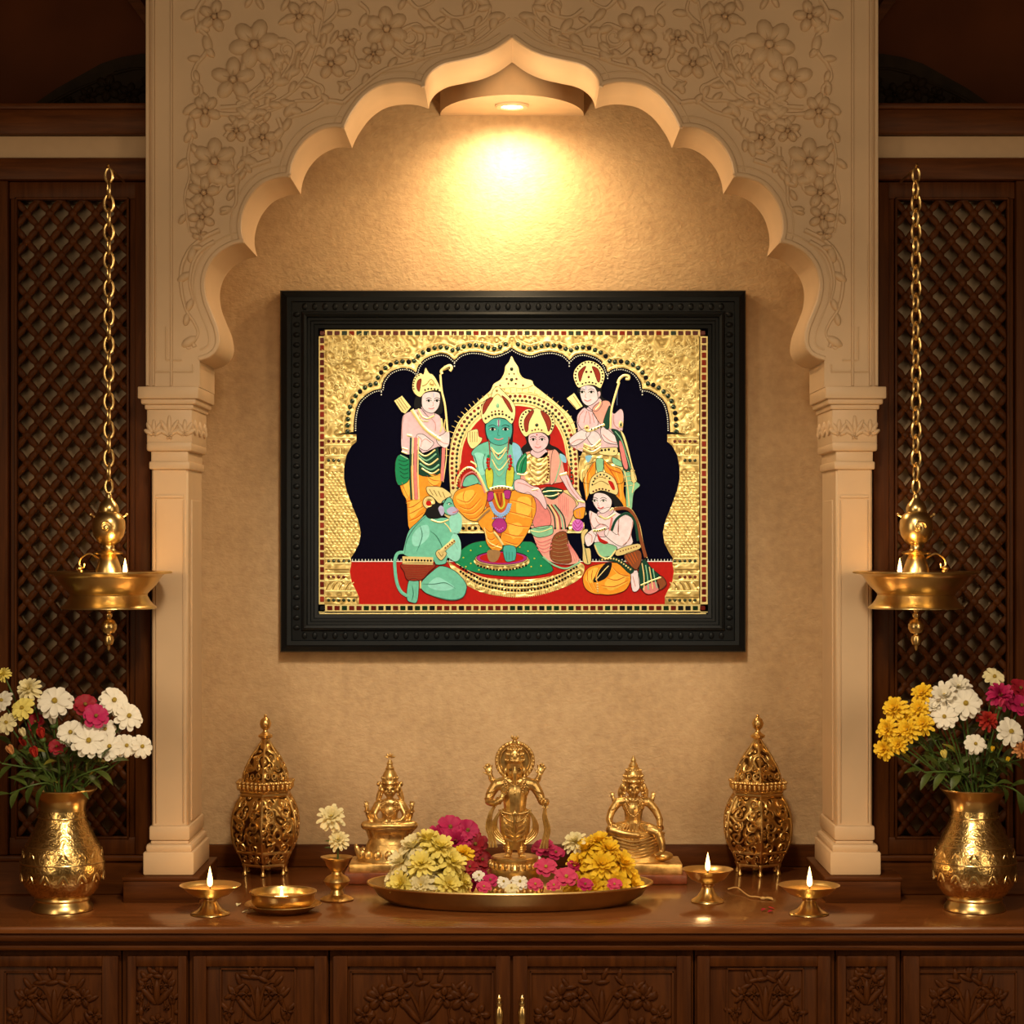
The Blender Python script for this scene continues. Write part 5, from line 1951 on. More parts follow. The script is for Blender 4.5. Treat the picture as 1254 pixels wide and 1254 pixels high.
for (x, y, r, k) in ((626, 452, 2.2, 'gemg'), (623, 458, 1, 'gemr'), (629, 458, 1, 'gemr'), (620, 464, 1.5, 'gemr'), (626, 465, 2.2, 'gemg'), (632, 464, 1.5, 'gemr'), (612, 472, 1.2, 'gemr'), (640, 472, 1.2, 'gemr'), (622, 470, 1.2, 'gemr'), (631, 470, 1.2, 'gemr')):
    a.dot((x, y), r, k, 2.2)
for pl in ([(604, 472), (614, 476), (626, 474), (640, 476), (652, 472)], [(618, 450), (620, 456), (614, 464)], [(634, 450), (633, 456), (640, 464)], [(596, 484), (612, 480), (626, 482), (645, 480), (660, 484)]):
    a.line(pl, 1.2, 'gold', 1.9)
a.poly([(560, 640), (715, 640), (715, 653), (560, 653)], 'gold', 1.8, smooth=False)
a.dots([(563, 647), (712, 647)], 7.5, 2.2, 'black', 2.2)
a.line([(560, 641.5), (714, 641.5)], 1.2, 'goldb', 2.1)
a.line([(560, 652), (714, 652)], 1.2, 'goldb', 2.1)
a.build('throne_jewels', th)

# ---- green mat with gilded edge, red stool
a = Art()
a.poly([(547, 686), (556, 693), (575, 703), (600, 708), (630, 710), (660, 708), (690, 701), (706, 690), (715, 693), (711, 707), (691, 719), (660, 728), (630, 731), (600, 728), (575, 719), (559, 706)], 'gold', 1.3)
for i in range(60):
    t = i / 59
    x = 562 + 146 * t
    y = 706 + 25 * (1 - (2 * t - 1) ** 2)
    a.line([(x, y - 4), (x + (t - .5) * 4, y + 1)], 1.0, 'goldb', 1.4)
for dy, k in ((-14, 'black'), (-8, 'black')):
    a.dots([(562, 707 + dy), (590, 724 + dy), (630, 731 + dy), (670, 726 + dy), (706, 708 + dy)], 4.0, 1.5, k, 1.7)
for dy in (-17, -11, -5):
    a.line([(558, 707 + dy), (590, 724 + dy), (630, 731 + dy), (670, 726 + dy), (709, 708 + dy)], 0.9, 'goldb', 1.6)
a.poly([(556, 688), (563, 675), (578, 665), (600, 662), (640, 663), (653, 665), (662, 679), (677, 698), (655, 705), (630, 706), (600, 704), (575, 699)], 'green', 1.8)
for x, y in ((567, 683), (576, 674), (588, 669), (576, 690), (570, 694), (646, 675), (654, 684), (650, 694), (662, 693), (636, 670), (586, 698)):
    a.dot((x, y), 1.0, 'lime', 2.0)
mt = a.build('green_mat', PT)
a = Art()
def oval(cx_, cy_, rx_, ry_, n=20): return [(cx_ + rx_ * cos(2 * pi * i / n), cy_ + ry_ * sin(2 * pi * i / n)) for i in range(n)]
a.poly(oval(614, 687, 34, 11.5), 'gold', 2.2, n=2)
a.poly(oval(614, 684, 32.5, 9.2), 'goldb', 2.6, n=2)
a.poly(oval(614, 683.4, 31, 8), 'magenta', 2.9, n=2)
a.poly(oval(614, 683, 27, 6.4), 'red', 3.1, n=2)
a.dots([(583, 692), (600, 697), (614, 698), (628, 697), (645, 692)], 4, 1.3, 'black', 2.4)
a.build('foot_stool', PT)


def eyes(a, cx_, cy_, d, w, h, mp=mpI, col='black', slant=0):
    for s_ in (-1, 1):
        a.poly([(cx_ + s_ * d - w, cy_), (cx_ + s_ * d, cy_ - w * .45), (cx_ + s_ * d + w, cy_), (cx_ + s_ * d, cy_ + w * .4)], 'white', h, mp)
        a.dot((cx_ + s_ * d, cy_), w * .06, col, h + 0.1, mp)
        a.line([(cx_ + s_ * d - w * 1.2, cy_ + w * .1), (cx_ + s_ * d, cy_ - w * .55), (cx_ + s_ * d + w * 1.25, cy_)], 0.75, col, h + 0.1, mp)
        a.line([(cx_ + s_ * d - w * 1.2, cy_ - w * .8), (cx_ + s_ * d, cy_ - w * 1.35), (cx_ + s_ * d + w * 1.2, cy_ - w * .8)], 0.7, col, h, mp)


# ---- standing figure on the left
a = Art(mpA)
a.poly([(120, 650), (100, 700), (92, 800), (90, 960), (110, 1040), (170, 1060), (260, 1040), (330, 1040), (470, 980), (580, 970), (585, 830), (540, 820), (500, 690), (450, 640), (300, 590), (200, 610)], 'skin', 2.2)
a.poly([(300, 500), (320, 440), (400, 415), (480, 430), (490, 500), (470, 580), (420, 632), (360, 625), (310, 580)], 'skinlt', 3.0)
a.poly([(300, 590), (310, 570), (420, 625), (430, 660), (380, 680)], 'skin', 2.6)
a.poly([(455, 890), (520, 850), (560, 818), (585, 830), (582, 950), (540, 992), (470, 950)], 'skinlt', 2.8)
a.poly([(250, 860), (310, 850), (380, 900), (425, 945), (360, 1015), (290, 1000), (250, 940)], 'skinlt', 2.8)
eyes(a, 415, 510, 42, 24, 3.2, mpA)
a.line([(370, 585), (400, 592), (430, 580)], 1.1, 'blush', 3.3, mpA)
a.line([(415, 520), (422, 555), (408, 560)], 0.6, 'skinsh', 3.2, mpA)
a.line([(425, 430), (423, 475)], 0.8, 'lav', 3.2, mpA)
for p_ in ([(120, 660), (100, 760), (100, 900)], [(260, 870), (300, 910), (290, 980)], [(300, 930), (340, 900), (400, 940)], [(470, 900), (520, 940), (570, 950)], [(400, 690), (440, 740), (440, 820)]):
    a.line(p_, 0.8, 'skinsh', 2.7, mpA)
f1 = a.build('figure', PT)
f1['label'] = 'pale pink standing figure on the left holding a bow'
a = Art(mpA)
a.poly([(240, 470), (300, 410), (490, 400), (515, 560), (500, 640), (430, 640), (300, 600), (225, 575)], 'black', 1.9)
a.build('hair', f1)
a = Art(mpA)
CRN = [(290, 470), (232, 440), (203, 370), (225, 270), (290, 225), (318, 240), (340, 168), (378, 225), (415, 240), (462, 310), (503, 412), (440, 402), (340, 422)]
a.poly(CRN, 'goldb', 3.4, n=3)
a.poly([(250, 370), (258, 310), (296, 285), (288, 360), (274, 415)], 'crown_red', 3.7)
a.dots([(225, 400), (215, 350), (235, 280), (285, 240)], 3.2, 1.0, 'gemg', 3.8, mpA)
a.dots([(320, 405), (390, 385), (490, 402)], 4.0, 1.3, 'gemg', 3.8, mpA)
a.poly([(375, 360), (400, 310), (430, 355)], 'gold', 3.8)
a.line([(305, 360), (350, 340), (400, 290), (450, 360)], 0.9, 'goldd', 3.6, mpA)
a.build('crown', f1)
a = Art(mpA)
a.poly([(20, 510), (100, 458), (190, 570), (132, 640), (92, 620)], 'goldb', 2.6, smooth=False)
for d_ in (0, 22, 44):
    a.line([(40 + d_, 505 - d_ * .65), (115 + d_, 615 - d_ * .65)], 0.8, 'goldd', 2.8, mpA)
a.line([(200, 600), (250, 680), (340, 800), (490, 910)], 5.0, 'goldb', 3.0, mpA)
a.dots([(215, 620), (270, 710), (350, 810), (470, 890)], 4, 1.2, 'gemg', 3.6, mpA)
a.line([(265, 590), (300, 660), (360, 690), (430, 660)], 2.2, 'goldb', 3.0, mpA)
a.line([(255, 620), (300, 710), (370, 720)], 1.2, 'gold', 3.0, mpA)
a.line([(100, 990), (160, 1010)], 2.2, 'goldb', 2.8, mpA)
a.line([(95, 1030), (150, 1050)], 2.0, 'goldb', 2.8, mpA)
a.line([(150, 860), (200, 870)], 3.0, 'goldb', 2.8, mpA)
a.line([(500, 690), (510, 760), (490, 830)], 2.4, 'goldb', 2.6, mpA)
a.line([(540, 700), (530, 780), (545, 820)], 1.6, 'gold', 2.6, mpA)
a.build('quiver_and_jewels', f1)
a = Art(mpA)
a.poly([(260, 1005), (330, 1060), (440, 1000), (470, 1000), (480, 1254), (260, 1254)], 'dkgreen', 2.4)
a.line([(265, 1030), (340, 1075), (440, 1010)], 2.0, 'goldb', 3.0, mpA)
a.line([(265, 1060), (350, 1120), (450, 1050)], 2.0, 'mint', 3.0, mpA)
a.line([(270, 1095), (370, 1165), (470, 1100)], 2.2, 'goldb', 3.0, mpA)
a.line([(280, 1150), (390, 1215), (480, 1160)], 2.2, 'mint', 3.0, mpA)
a.line([(300, 1200), (400, 1254), (480, 1210)], 2.0, 'goldb', 3.0, mpA)
a.poly([(35, 1120), (80, 1060), (170, 1105), (178, 1200), (175, 1300), (140, 1350), (60, 1370), (30, 1260)], 'green', 2.6)
for k in range(5):
    a.line([(60 + k * 6, 1110 + k * 40), (120, 1130 + k * 42), (165, 1110 + k * 45)], 0.9, 'dkgreen', 2.8, mpA)
a.line([(80, 1062), (160, 1105)], 1.2, 'mint', 2.8, mpA)
for x0_, w, k in ((185, 2.6, 'dkgreen'), (207, 2.0, 'goldb'), (236, 4.6, 'rose'), (264, 1.8, 'goldb')):
    a.line([(x0_ + 5, 885), (x0_, 1070), (x0_ - 2, 1254), (x0_ + 10, 1520)], w, k, 3.0, mpA)
a.line([(525, 990), (520, 1120), (510, 1330)], 4.6, 'rose', 2.8, mpA)
a.line([(555, 985), (550, 1120), (520, 1340)], 1.4, 'goldb', 2.9, mpA)
a.line([(495, 1000), (490, 1254)], 1.2, 'dkgreen', 2.9, mpA)
g1 = a.build('shawl', f1)
a = Art(mpC)
a.poly([(60, 112), (150, 90), (170, 0), (430, 0), (435, 190), (330, 290), (300, 420), (158, 582), (130, 330), (90, 250)], 'orange', 2.0)
a.poly([(90, 130), (150, 110), (160, 240), (130, 300), (100, 240)], 'yellow', 2.2)
a.poly([(160, 330), (240, 300), (260, 380), (170, 480)], 'yellow', 2.2)
a.poly([(320, 80), (420, 60), (425, 150), (350, 180)], 'yellow', 2.2)
for p_ in ([(80, 130), (110, 220), (150, 300)], [(120, 330), (180, 310), (250, 270)], [(135, 380), (190, 370), (270, 310)], [(145, 440), (210, 410), (290, 360)], [(150, 500), (220, 470), (290, 420)], [(300, 40), (360, 80), (430, 90)], [(310, 90), (360, 130), (430, 140)], [(320, 140), (370, 180), (420, 180)]):
    a.line(p_, 1.2, 'orangesh', 2.3, mpC, taper=True)
a.build('dhoti', f1)
a = Art(mpA)
a.line([(492, 240), (505, 400), (540, 560), (566, 830)], 2.9, 'goldb', 3.4, mpA)
a.line([(510, 235), (500, 205), (545, 165), (592, 150), (606, 178), (588, 205)], 4.0, 'goldb', 3.2, mpA)
a.line([(520, 200), (560, 185), (580, 180)], 1.4, 'goldd', 4.2, mpA)
a.build('bow', f1)

# ---- standing figure on the right
a = Art(mpB)
a.poly([(630, 640), (700, 540), (790, 540), (860, 490), (950, 490), (985, 600), (1050, 555), (1082, 600), (1075, 750), (1040, 880), (1000, 960), (870, 960), (700, 970), (570, 905), (560, 860), (640, 780)], 'skin', 2.2)
a.poly([(665, 380), (680, 340), (740, 328), (800, 345), (832, 400), (842, 450), (800, 500), (740, 525), (690, 490), (668, 430)], 'skinlt', 3.0)
a.poly([(830, 400), (855, 385), (862, 420), (840, 455)], 'skin', 2.9)
a.poly([(740, 520), (840, 450), (880, 500), (820, 580)], 'skin', 2.6)
a.poly([(645, 700), (638, 620), (700, 545), (745, 570), (790, 590), (838, 700), (760, 770), (690, 760)], 'skin', 3.0)
a.poly([(558, 855), (620, 790), (720, 740), (765, 785), (700, 860), (600, 910)], 'skinlt', 3.1)
a.poly([(860, 770), (900, 730), (1045, 860), (1010, 895), (900, 865)], 'skinlt', 3.1)
a.poly([(720, 800), (780, 760), (850, 800), (860, 870), (780, 900)], 'skinlt', 2.9)
eyes(a, 728, 395, 44, 24, 3.2, mpB)
a.line([(705, 468), (738, 480), (770, 465)], 1.1, 'blush', 3.3, mpB)
a.line([(720, 405), (712, 440), (728, 446)], 0.6, 'skinsh', 3.2, mpB)
a.line([(722, 340), (722, 372)], 0.9, 'lav', 3.2, mpB)
for p_ in ([(650, 690), (660, 620), (700, 570)], [(700, 690), (715, 620), (730, 575)], [(760, 700), (760, 640), (745, 580)], [(800, 690), (790, 640), (780, 600)], [(985, 610), (990, 700), (1040, 750)], [(575, 890), (640, 850), (700, 850)], [(880, 800), (950, 860), (1020, 880)]):
    a.line(p_, 0.9, 'skinsh', 3.3, mpB)
f2 = a.build('figure', PT)
f2['label'] = 'pale pink standing figure on the right with folded hands'
a = Art(mpB)
a.poly([(650, 350), (760, 315), (862, 345), (875, 440), (945, 482), (880, 480), (830, 440), (660, 410)], 'black', 2.7)
a.poly([(690, 500), (740, 530), (720, 550)], 'black', 2.5)
a.build('hair', f2)
a = Art(mpB)
a.poly([(650, 352), (612, 290), (600, 230), (620, 170), (680, 112), (750, 92), (822, 115), (880, 170), (902, 240), (880, 320), (856, 357), (800, 328), (720, 328)], 'goldb', 3.4, n=3)
a.poly([(655, 275), (648, 210), (690, 160), (722, 148), (690, 220), (668, 292)], 'crown_red', 3.7)
a.poly([(780, 148), (832, 170), (858, 230), (852, 292), (832, 292), (802, 210)], 'crown_red', 3.7)
a.dots([(650, 330), (622, 270), (628, 190), (690, 125), (750, 108), (815, 128), (872, 190), (880, 270), (855, 335)], 4.0, 1.2, 'gemg', 3.7, mpB)
a.dots([(672, 320), (755, 300), (835, 320)], 4.2, 1.2, 'gemg', 3.7, mpB)
for p_ in ((725, 200), (770, 200), (747, 250)):
    a.dot(p_, 1.6, 'gemr', 3.8, mpB)
a.build('crown', f2)
a = Art(mpB)
a.poly([(538, 455), (608, 403), (690, 530), (632, 562), (592, 520)], 'goldb', 2.6, smooth=False)
a.line([(560, 470), (625, 550)], 0.8, 'goldd', 2.8, mpB)
a.line([(600, 430), (670, 535)], 0.8, 'goldd', 2.8, mpB)
a.line([(815, 560), (850, 520), (860, 480)], 2.0, 'goldb', 3.2, mpB)
a.line([(710, 730), (740, 765), (800, 750), (850, 725), (900, 705)], 3.6, 'goldb', 3.6, mpB)
a.dots([(760, 755), (830, 738), (890, 710)], 4, 1.2, 'gemg', 4.6, mpB)
a.dot((728, 735), 3.2, 'goldb', 3.8, mpB)
a.dot((728, 735), 1.4, 'brown', 4.6, mpB)
a.dot((1056, 705), 3.0, 'goldb', 3.0, mpB, ry=4.5)
a.dot((1056, 705), 1.2, 'dkgreen', 3.8, mpB, ry=2.6)
for r_, k in ((0, 'goldb'), (35, 'gold'), (70, 'goldb'), (100, 'goldd')):
    a.line([(700 - r_ * .1, 890 + r_ * .6), (780, 920 + r_ * .7), (865, 850 + r_)], 2.6, k, 3.0, mpB)
a.poly([(845, 940), (960, 925), (1020, 930), (1010, 1000), (860, 990)], 'goldb', 3.0)
a.dots([(855, 955), (950, 945)], 4.4, 1.5, 'black', 3.6, mpB)
a.dots([(985, 945), (1000, 985)], 4, 1.1, 'black', 3.6, mpB)
a.build('quiver_and_jewels', f2)
a = Art(mpB)
a.poly([(690, 965), (860, 980), (1060, 985), (1085, 1254), (680, 1254)], 'gold', 2.2)
a.poly([(715, 1010), (780, 1005), (740, 1070)], 'skyblue', 2.6)
a.poly([(975, 1020), (1060, 1060), (1065, 1110), (985, 1080)], 'mint', 2.6)
a.poly([(820, 1040), (890, 1040), (880, 1160), (830, 1160)], 'mint', 2.8)
a.poly([(805, 1060), (720, 1180), (700, 1260), (800, 1260), (812, 1150)], 'orange', 2.6)
a.poly([(890, 1050), (960, 1100), (1060, 1140), (1075, 1260), (970, 1260), (905, 1150)], 'orange', 2.6)
a.line([(900, 1070), (950, 1130), (1055, 1170)], 1.6, 'orangesh', 2.9, mpB)
a.line([(790, 1090), (740, 1180), (730, 1250)], 1.2, 'orangesh', 2.9, mpB)
a.poly([(800, 1200), (900, 1170), (950, 1254), (780, 1290)], 'goldb', 2.9)
a.dots([(810, 1200), (930, 1210)], 3.5, 1.2, 'brown', 3.3, mpB)
a.poly([(540, 0), (820, 0), (835, 200), (862, 310), (800, 310), (700, 200), (590, 150), (560, 245), (543, 250)], 'orange', 2.0, mpD)
a.line([(560, 20), (580, 120), (560, 230)], 1.4, 'yellow', 2.3, mpD)
a.line([(720, 20), (780, 120), (800, 240)], 1.6, 'orangesh', 2.3, mpD)
a.line([(760, 10), (805, 140), (815, 260)], 1.2, 'yellow', 2.3, mpD)
a.line([(550, 0), (545, 120), (552, 240)], 1.4, 'goldb', 2.4, mpD)
a.build('dhoti', f2)
a = Art(mpB)
a.poly([(780, 565), (870, 482), (945, 485), (955, 560), (905, 700), (862, 700)], 'salmon', 2.8)
a.poly([(885, 700), (935, 545), (955, 545), (940, 745)], 'dkgreen', 3.2)
a.poly([(965, 750), (1045, 775), (1095, 900), (1155, 1130), (1085, 1140), (1040, 950), (1000, 815)], 'dkgreen', 3.2)
a.poly([(1040, 860), (1075, 900), (1125, 1110), (1085, 1120), (1045, 950)], 'rose', 3.5)
a.line([(1000, 770), (1060, 850), (1110, 1000), (1150, 1130)], 1.2, 'mint', 3.5, mpB)
a.poly([(1050, 762), (1100, 830), (1170, 1100), (1210, 1240), (1160, 1254), (1140, 1100), (1100, 930)], 'goldb', 3.0)
a.poly([(1075, 1135), (1165, 1130), (1200, 1240), (1240, 1290), (1180, 1360), (1160, 1520), (1110, 1500), (1100, 1250)], 'mint', 2.8)
a.line([(1090, 1150), (1120, 1300), (1135, 1490)], 1.6, 'goldb', 3.1, mpB)
a.line([(1150, 1140), (1180, 1260), (1165, 1360)], 1.4, 'goldb', 3.1, mpB)
for k in range(4):
    a.line([(1090, 1160 + 45 * k), (1190, 1150 + 45 * k)], 0.8, 'gold', 3.0, mpB)
a.build('shawl', f2)
a = Art(mpB)
a.line([(1040, 300), (1000, 430), (965, 570), (957, 745)], 2.9, 'goldb', 3.6, mpB)
a.line([(1025, 310), (1045, 265), (1085, 235), (1130, 240), (1130, 268), (1100, 268)], 3.6, 'goldb', 3.4, mpB)
a.line([(1036, 300), (1022, 420), (1020, 520)], 0.4, 'lav', 1.4, mpB)
a.build('bow', f2)

# ---- seated crowned figure, blue green
a = Art(mpA)
a.poly([(880, 965), (1000, 920), (1180, 920), (1290, 960), (1320, 1050), (1310, 1300), (1250, 1420), (880, 1420), (860, 1254), (850, 1110), (808, 1045)], 'teal', 2.6)
a.poly([(955, 795), (970, 730), (1040, 692), (1130, 692), (1212, 730), (1227, 800), (1215, 880), (1170, 942), (1090, 965), (1010, 935), (970, 875)], 'blueteal', 3.4)
a.poly([(1010, 930), (1090, 965), (1180, 930), (1190, 1010), (1090, 1060), (1000, 1010)], 'teal', 3.0)
a.poly([(830, 1060), (900, 1040), (960, 1100), (950, 1250), (890, 1260), (850, 1150)], 'teallt', 2.9)
a.poly([(1230, 950), (1300, 970), (1340, 1100), (1330, 1230), (1260, 1240), (1240, 1100)], 'skyblue', 2.9)
a.poly([(640, 190), (660, 110), (730, 82), (775, 130), (765, 165)], 'teal', 3.2, mpC)
a.poly([(1005, 730), (1110, 735), (1112, 840), (1085, 862), (1020, 860)], 'blueteal', 3.7, mpC)
a.poly([(868, 765), (972, 775), (945, 860), (885, 868), (858, 820)], 'tan', 3.7, mpC)
eyes(a, 1092, 800, 66, 34, 3.6, mpA)
a.line([(1045, 895), (1088, 908), (1135, 893)], 1.3, 'blush', 3.7, mpA)
a.line([(1088, 800), (1080, 858), (1104, 862)], 0.7, 'tealsh', 3.7, mpA)
a.line([(1088, 700), (1088, 775)], 1.1, 'magenta', 3.7, mpA)
a.line([(1076, 705), (1078, 760)], 0.6, 'white', 3.7, mpA)
a.line([(1100, 705), (1098, 760)], 0.6, 'white', 3.7, mpA)
a.line([(835, 1060), (860, 1130), (880, 1240)], 1.0, 'tealsh', 3.1, mpA)
a.line([(950, 1050), (930, 1130), (945, 1230)], 1.0, 'tealsh', 3.1, mpA)
for k in range(3):
    a.line([(1030 + k * 26, 780), (1030 + k * 26, 850)], 0.6, 'tealsh', 3.9, mpC)
f3 = a.build('figure', PT)
f3['label'] = 'blue green figure seated on the throne'
a = Art(mpA)
a.poly([(945, 760), (975, 710), (1210, 710), (1240, 780), (1235, 880), (1225, 960), (1170, 940), (1000, 930), (960, 880)], 'black', 2.9)
a.build('hair', f3)
a = Art(mpA)
a.poly([(952, 745), (908, 650), (918, 560), (958, 500), (1008, 470), (1030, 400), (1078, 365), (1128, 405), (1200, 480), (1254, 560), (1256, 660), (1222, 745), (1150, 690), (1040, 688)], 'goldb', 3.8, n=3)
a.poly([(926, 645), (930, 560), (978, 490), (1032, 480), (985, 560), (948, 625)], 'crown_red', 4.1)
a.poly([(1118, 455), (1190, 515), (1228, 600), (1222, 628), (1180, 570)], 'crown_red', 4.1)
a.dots([(940, 700), (1010, 660), (1090, 645), (1160, 655), (1225, 700)], 4.4, 1.5, 'gemg', 4.2, mpA)
a.dots([(1000, 630), (1085, 612), (1160, 630)], 4.4, 1.2, 'gemr', 4.2, mpA)
a.dot((1078, 560), 2.2, 'mint', 4.2, mpA, ry=3.2)
a.line([(1030, 480), (1078, 440), (1120, 480)], 1.0, 'goldd', 4.0, mpA)
a.dot((1070, 405), 1.6, 'gold', 4.2, mpA)
a.build('crown', f3)
a = Art(mpA)
a.poly([(770, 850), (790, 820), (870, 800), (885, 870), (920, 890), (900, 940), (820, 1000), (770, 930)], 'goldb', 2.7)
for k in range(4):
    a.line([(795 + k * 24, 825), (800 + k * 22, 930)], 0.8, 'goldd', 2.9, mpA)
a.line([(1010, 985), (1085, 1055), (1165, 985)], 1.8, 'goldb', 3.4, mpA)
a.line([(1020, 1010), (1088, 1110), (1165, 1010)], 1.6, 'goldb', 3.4, mpA)
a.line([(1020, 1060), (1095, 1170), (1185, 1050)], 1.6, 'mint', 3.4, mpA)
a.line([(1020, 1110), (1095, 1220), (1195, 1100)], 1.6, 'goldb', 3.4, mpA)
a.line([(1030, 1160), (1095, 1280), (1190, 1150)], 1.6, 'mint', 3.4, mpA)
a.line([(985, 900), (1000, 1060), (990, 1200)], 1.4, 'crown_red', 3.4, mpA)
a.line([(1195, 880), (1180, 1060), (1195, 1200)], 1.4, 'crown_red', 3.4, mpA)
a.dots([(990, 1060), (975, 1140), (1000, 1230)], 4, 2.0, ('red', 'magenta', 'green', 'lav'), 3.6, mpA)
a.dots([(1200, 1060), (1215, 1140), (1190, 1230)], 4, 2.0, ('red', 'magenta', 'green', 'lav'), 3.6, mpA)
a.dot((1083, 1070), 1.2, 'crown_red', 4.0, mpA)
a.line([(800, 1130), (850, 1160), (860, 1190)], 2.2, 'goldb', 3.2, mpA)
a.line([(572, 200), (600, 95), (680, 20), (770, 70), (850, 240)], 3.4, 'goldb', 3.6, mpC)
a.line([(620, 190), (650, 100), (730, 60), (790, 130), (838, 250)], 2.2, 'rose', 3.6, mpC)
a.dots([(580, 190), (608, 100), (680, 28), (760, 70)], 3.4, 0.9, 'crown_red', 4.6, mpC)
a.line([(880, 215), (980, 195), (1085, 212)], 4.4, 'goldb', 3.6, mpC)
a.dots([(890, 215), (980, 198), (1075, 212)], 4, 1.2, 'gemr', 4.6, mpC)
a.poly([(840, 40), (905, 40), (905, 180), (862, 205)], 'lime', 3.2, mpC)
a.poly([(1035, 40), (1095, 20), (1085, 180), (1030, 190)], 'lime', 3.2, mpC)
a.poly([(865, 245), (912, 240), (912, 300), (860, 325)], 'magenta', 3.6, mpC)
a.poly([(1008, 230), (1065, 228), (1062, 295), (1018, 295)], 'magenta', 3.6, mpC)
a.line([(885, 330), (925, 415), (980, 445), (1030, 415), (1060, 345)], 5.4, 'lav', 3.8, mpC)
a.dots([(875, 330), (915, 425), (980, 460), (1045, 425), (1072, 345)], 2.6, 1.0, 'skyblue', 4.8, mpC)
a.line([(920, 250), (950, 350), (980, 390), (1010, 350), (1000, 250)], 2.4, 'lime', 3.8, mpC)
a.line([(945, 250), (975, 360), (985, 250)], 1.8, 'crown_red', 4.0, mpC)
a.poly([(905, 520), (965, 460), (1030, 520), (1022, 580), (965, 610), (912, 560)], 'magenta', 3.9, mpC)
a.dots([(925, 560), (965, 585), (1010, 555)], 2.6, 1.0, 'pink', 4.4, mpC)
a.dots([(900, 480), (965, 470), (1030, 480)], 2.8, 1.2, 'lav', 4.4, mpC)
a.build('garland_and_jewels', f3)
a = Art(mpC)
a.poly([(548, 295), (580, 230), (660, 200), (780, 168), (855, 245), (842, 360), (800, 450), (770, 502), (690, 492), (620, 432), (560, 362)], 'orange', 3.3)
a.poly([(770, 500), (840, 395), (900, 380), (925, 500), (912, 600), (995, 725), (960, 775), (900, 762), (850, 700), (830, 600)], 'orange', 3.1)
a.poly([(627, 601), (640, 604), (647, 603), (654, 611), (656, 624), (651.5, 639), (644.5, 654), (636, 667), (628, 672), (619, 670), (612.5, 660), (616, 646), (621, 624)], 'orange', 3.3, mpI)
a.poly([(850, 235), (1090, 215), (1110, 330), (1060, 470), (980, 640), (900, 560), (850, 400)], 'orangesh', 2.9)
a.poly([(575, 280), (660, 230), (740, 230), (700, 330), (610, 350)], 'yellow', 3.5)
a.poly([(634, 610), (648, 610), (650, 625), (642, 634), (632, 628)], 'yellow', 3.5, mpI)
a.poly([(622, 645), (634, 640), (640, 648), (628, 660)], 'yellow', 3.5, mpI)
for p_ in ([(580, 300), (680, 330), (760, 240)], [(590, 360), (700, 390), (800, 290)], [(630, 420), (730, 430), (820, 350)], [(690, 480), (760, 470), (820, 410)], [(660, 220), (640, 290), (680, 400)], [(830, 560), (880, 600), (910, 590)], [(840, 640), (890, 670), (930, 650)], [(860, 710), (910, 730), (960, 700)]):
    a.line(p_, 1.2, 'orangesh', 3.6, mpC, taper=True)
for p_ in ([(624, 612), (640, 616), (654, 622)], [(622, 626), (638, 630), (653, 634)], [(619, 640), (634, 644), (648, 645)], [(616, 652), (630, 656), (642, 656)], [(616, 662), (628, 666), (634, 666)]):
    a.line(p_, 1.3, 'orangesh', 3.6, mpI, taper=True)
a.line([(770, 500), (830, 440), (880, 400)], 3.0, 'tan', 3.8, mpC)
a.line([(915, 600), (950, 640), (1000, 720)], 3.0, 'goldb', 3.6, mpC)
a.line([(830, 560), (870, 690), (985, 745)], 1.4, 'goldb', 3.6, mpC)
a.build('dhoti', f3)

# ---- seated figure in a rose sari
a = Art(mpB)
a.poly([(180, 960), (330, 955), (425, 950), (475, 1010), (505, 1100), (485, 1260), (60, 1260), (60, 1100), (110, 1000)], 'salmon', 2.5)
a.poly([(168, 850), (180, 800), (240, 778), (310, 788), (356, 830), (360, 880), (332, 932), (270, 972), (220, 957), (182, 900)], 'skin', 3.3)
a.poly([(210, 945), (330, 940), (350, 1000), (265, 1030), (190, 990)], 'skin', 2.9)
a.poly([(345, 75), (400, 68), (445, 160), (512, 250), (542, 290), (532, 385), (510, 412), (460, 402), (450, 340), (488, 290), (420, 210), (378, 140)], 'skin', 3.2, mpD)
a.poly([(0, 118), (60, 108), (130, 155), (195, 180), (245, 300), (230, 335), (180, 265), (120, 225), (50, 212), (0, 185)], 'skin', 3.6, mpD)
a.poly([(455, 345), (535, 320), (535, 385), (512, 410), (462, 400)], 'orange', 3.3, mpD)
eyes(a, 258, 850, 42, 25, 3.5, mpB)
a.line([(230, 918), (262, 928), (290, 915)], 1.2, 'blush', 3.6, mpB)
a.line([(256, 855), (246, 892), (268, 896)], 0.6, 'skinsh', 3.6, mpB)
a.dot((250, 803), 0.9, 'red', 3.6, mpB)
for p_ in ([(390, 90), (430, 180), (500, 270)], [(20, 130), (90, 150), (180, 200)], [(475, 350), (480, 395)], [(495, 345), (500, 400)]):
    a.line(p_, 0.9, 'skinsh', 3.8, mpD)
f4 = a.build('figure', PT)
f4['label'] = 'pink figure in a rose sari seated on the throne'
a = Art(mpB)
a.poly([(140, 800), (250, 760), (375, 810), (375, 890), (450, 930), (525, 1005), (420, 960), (330, 940), (200, 950), (60, 1010), (110, 920), (150, 880)], 'black', 2.3)
a.build('hair', f4)
a = Art(mpB)
a.poly([(140, 822), (92, 760), (75, 680), (100, 600), (160, 556), (210, 562), (243, 545), (285, 560), (335, 560), (402, 620), (422, 690), (402, 760), (362, 812), (310, 782), (200, 790)], 'goldb', 3.7, n=3)
a.poly([(140, 770), (128, 670), (185, 580), (222, 578), (175, 680), (165, 760)], 'crown_red', 4.0)
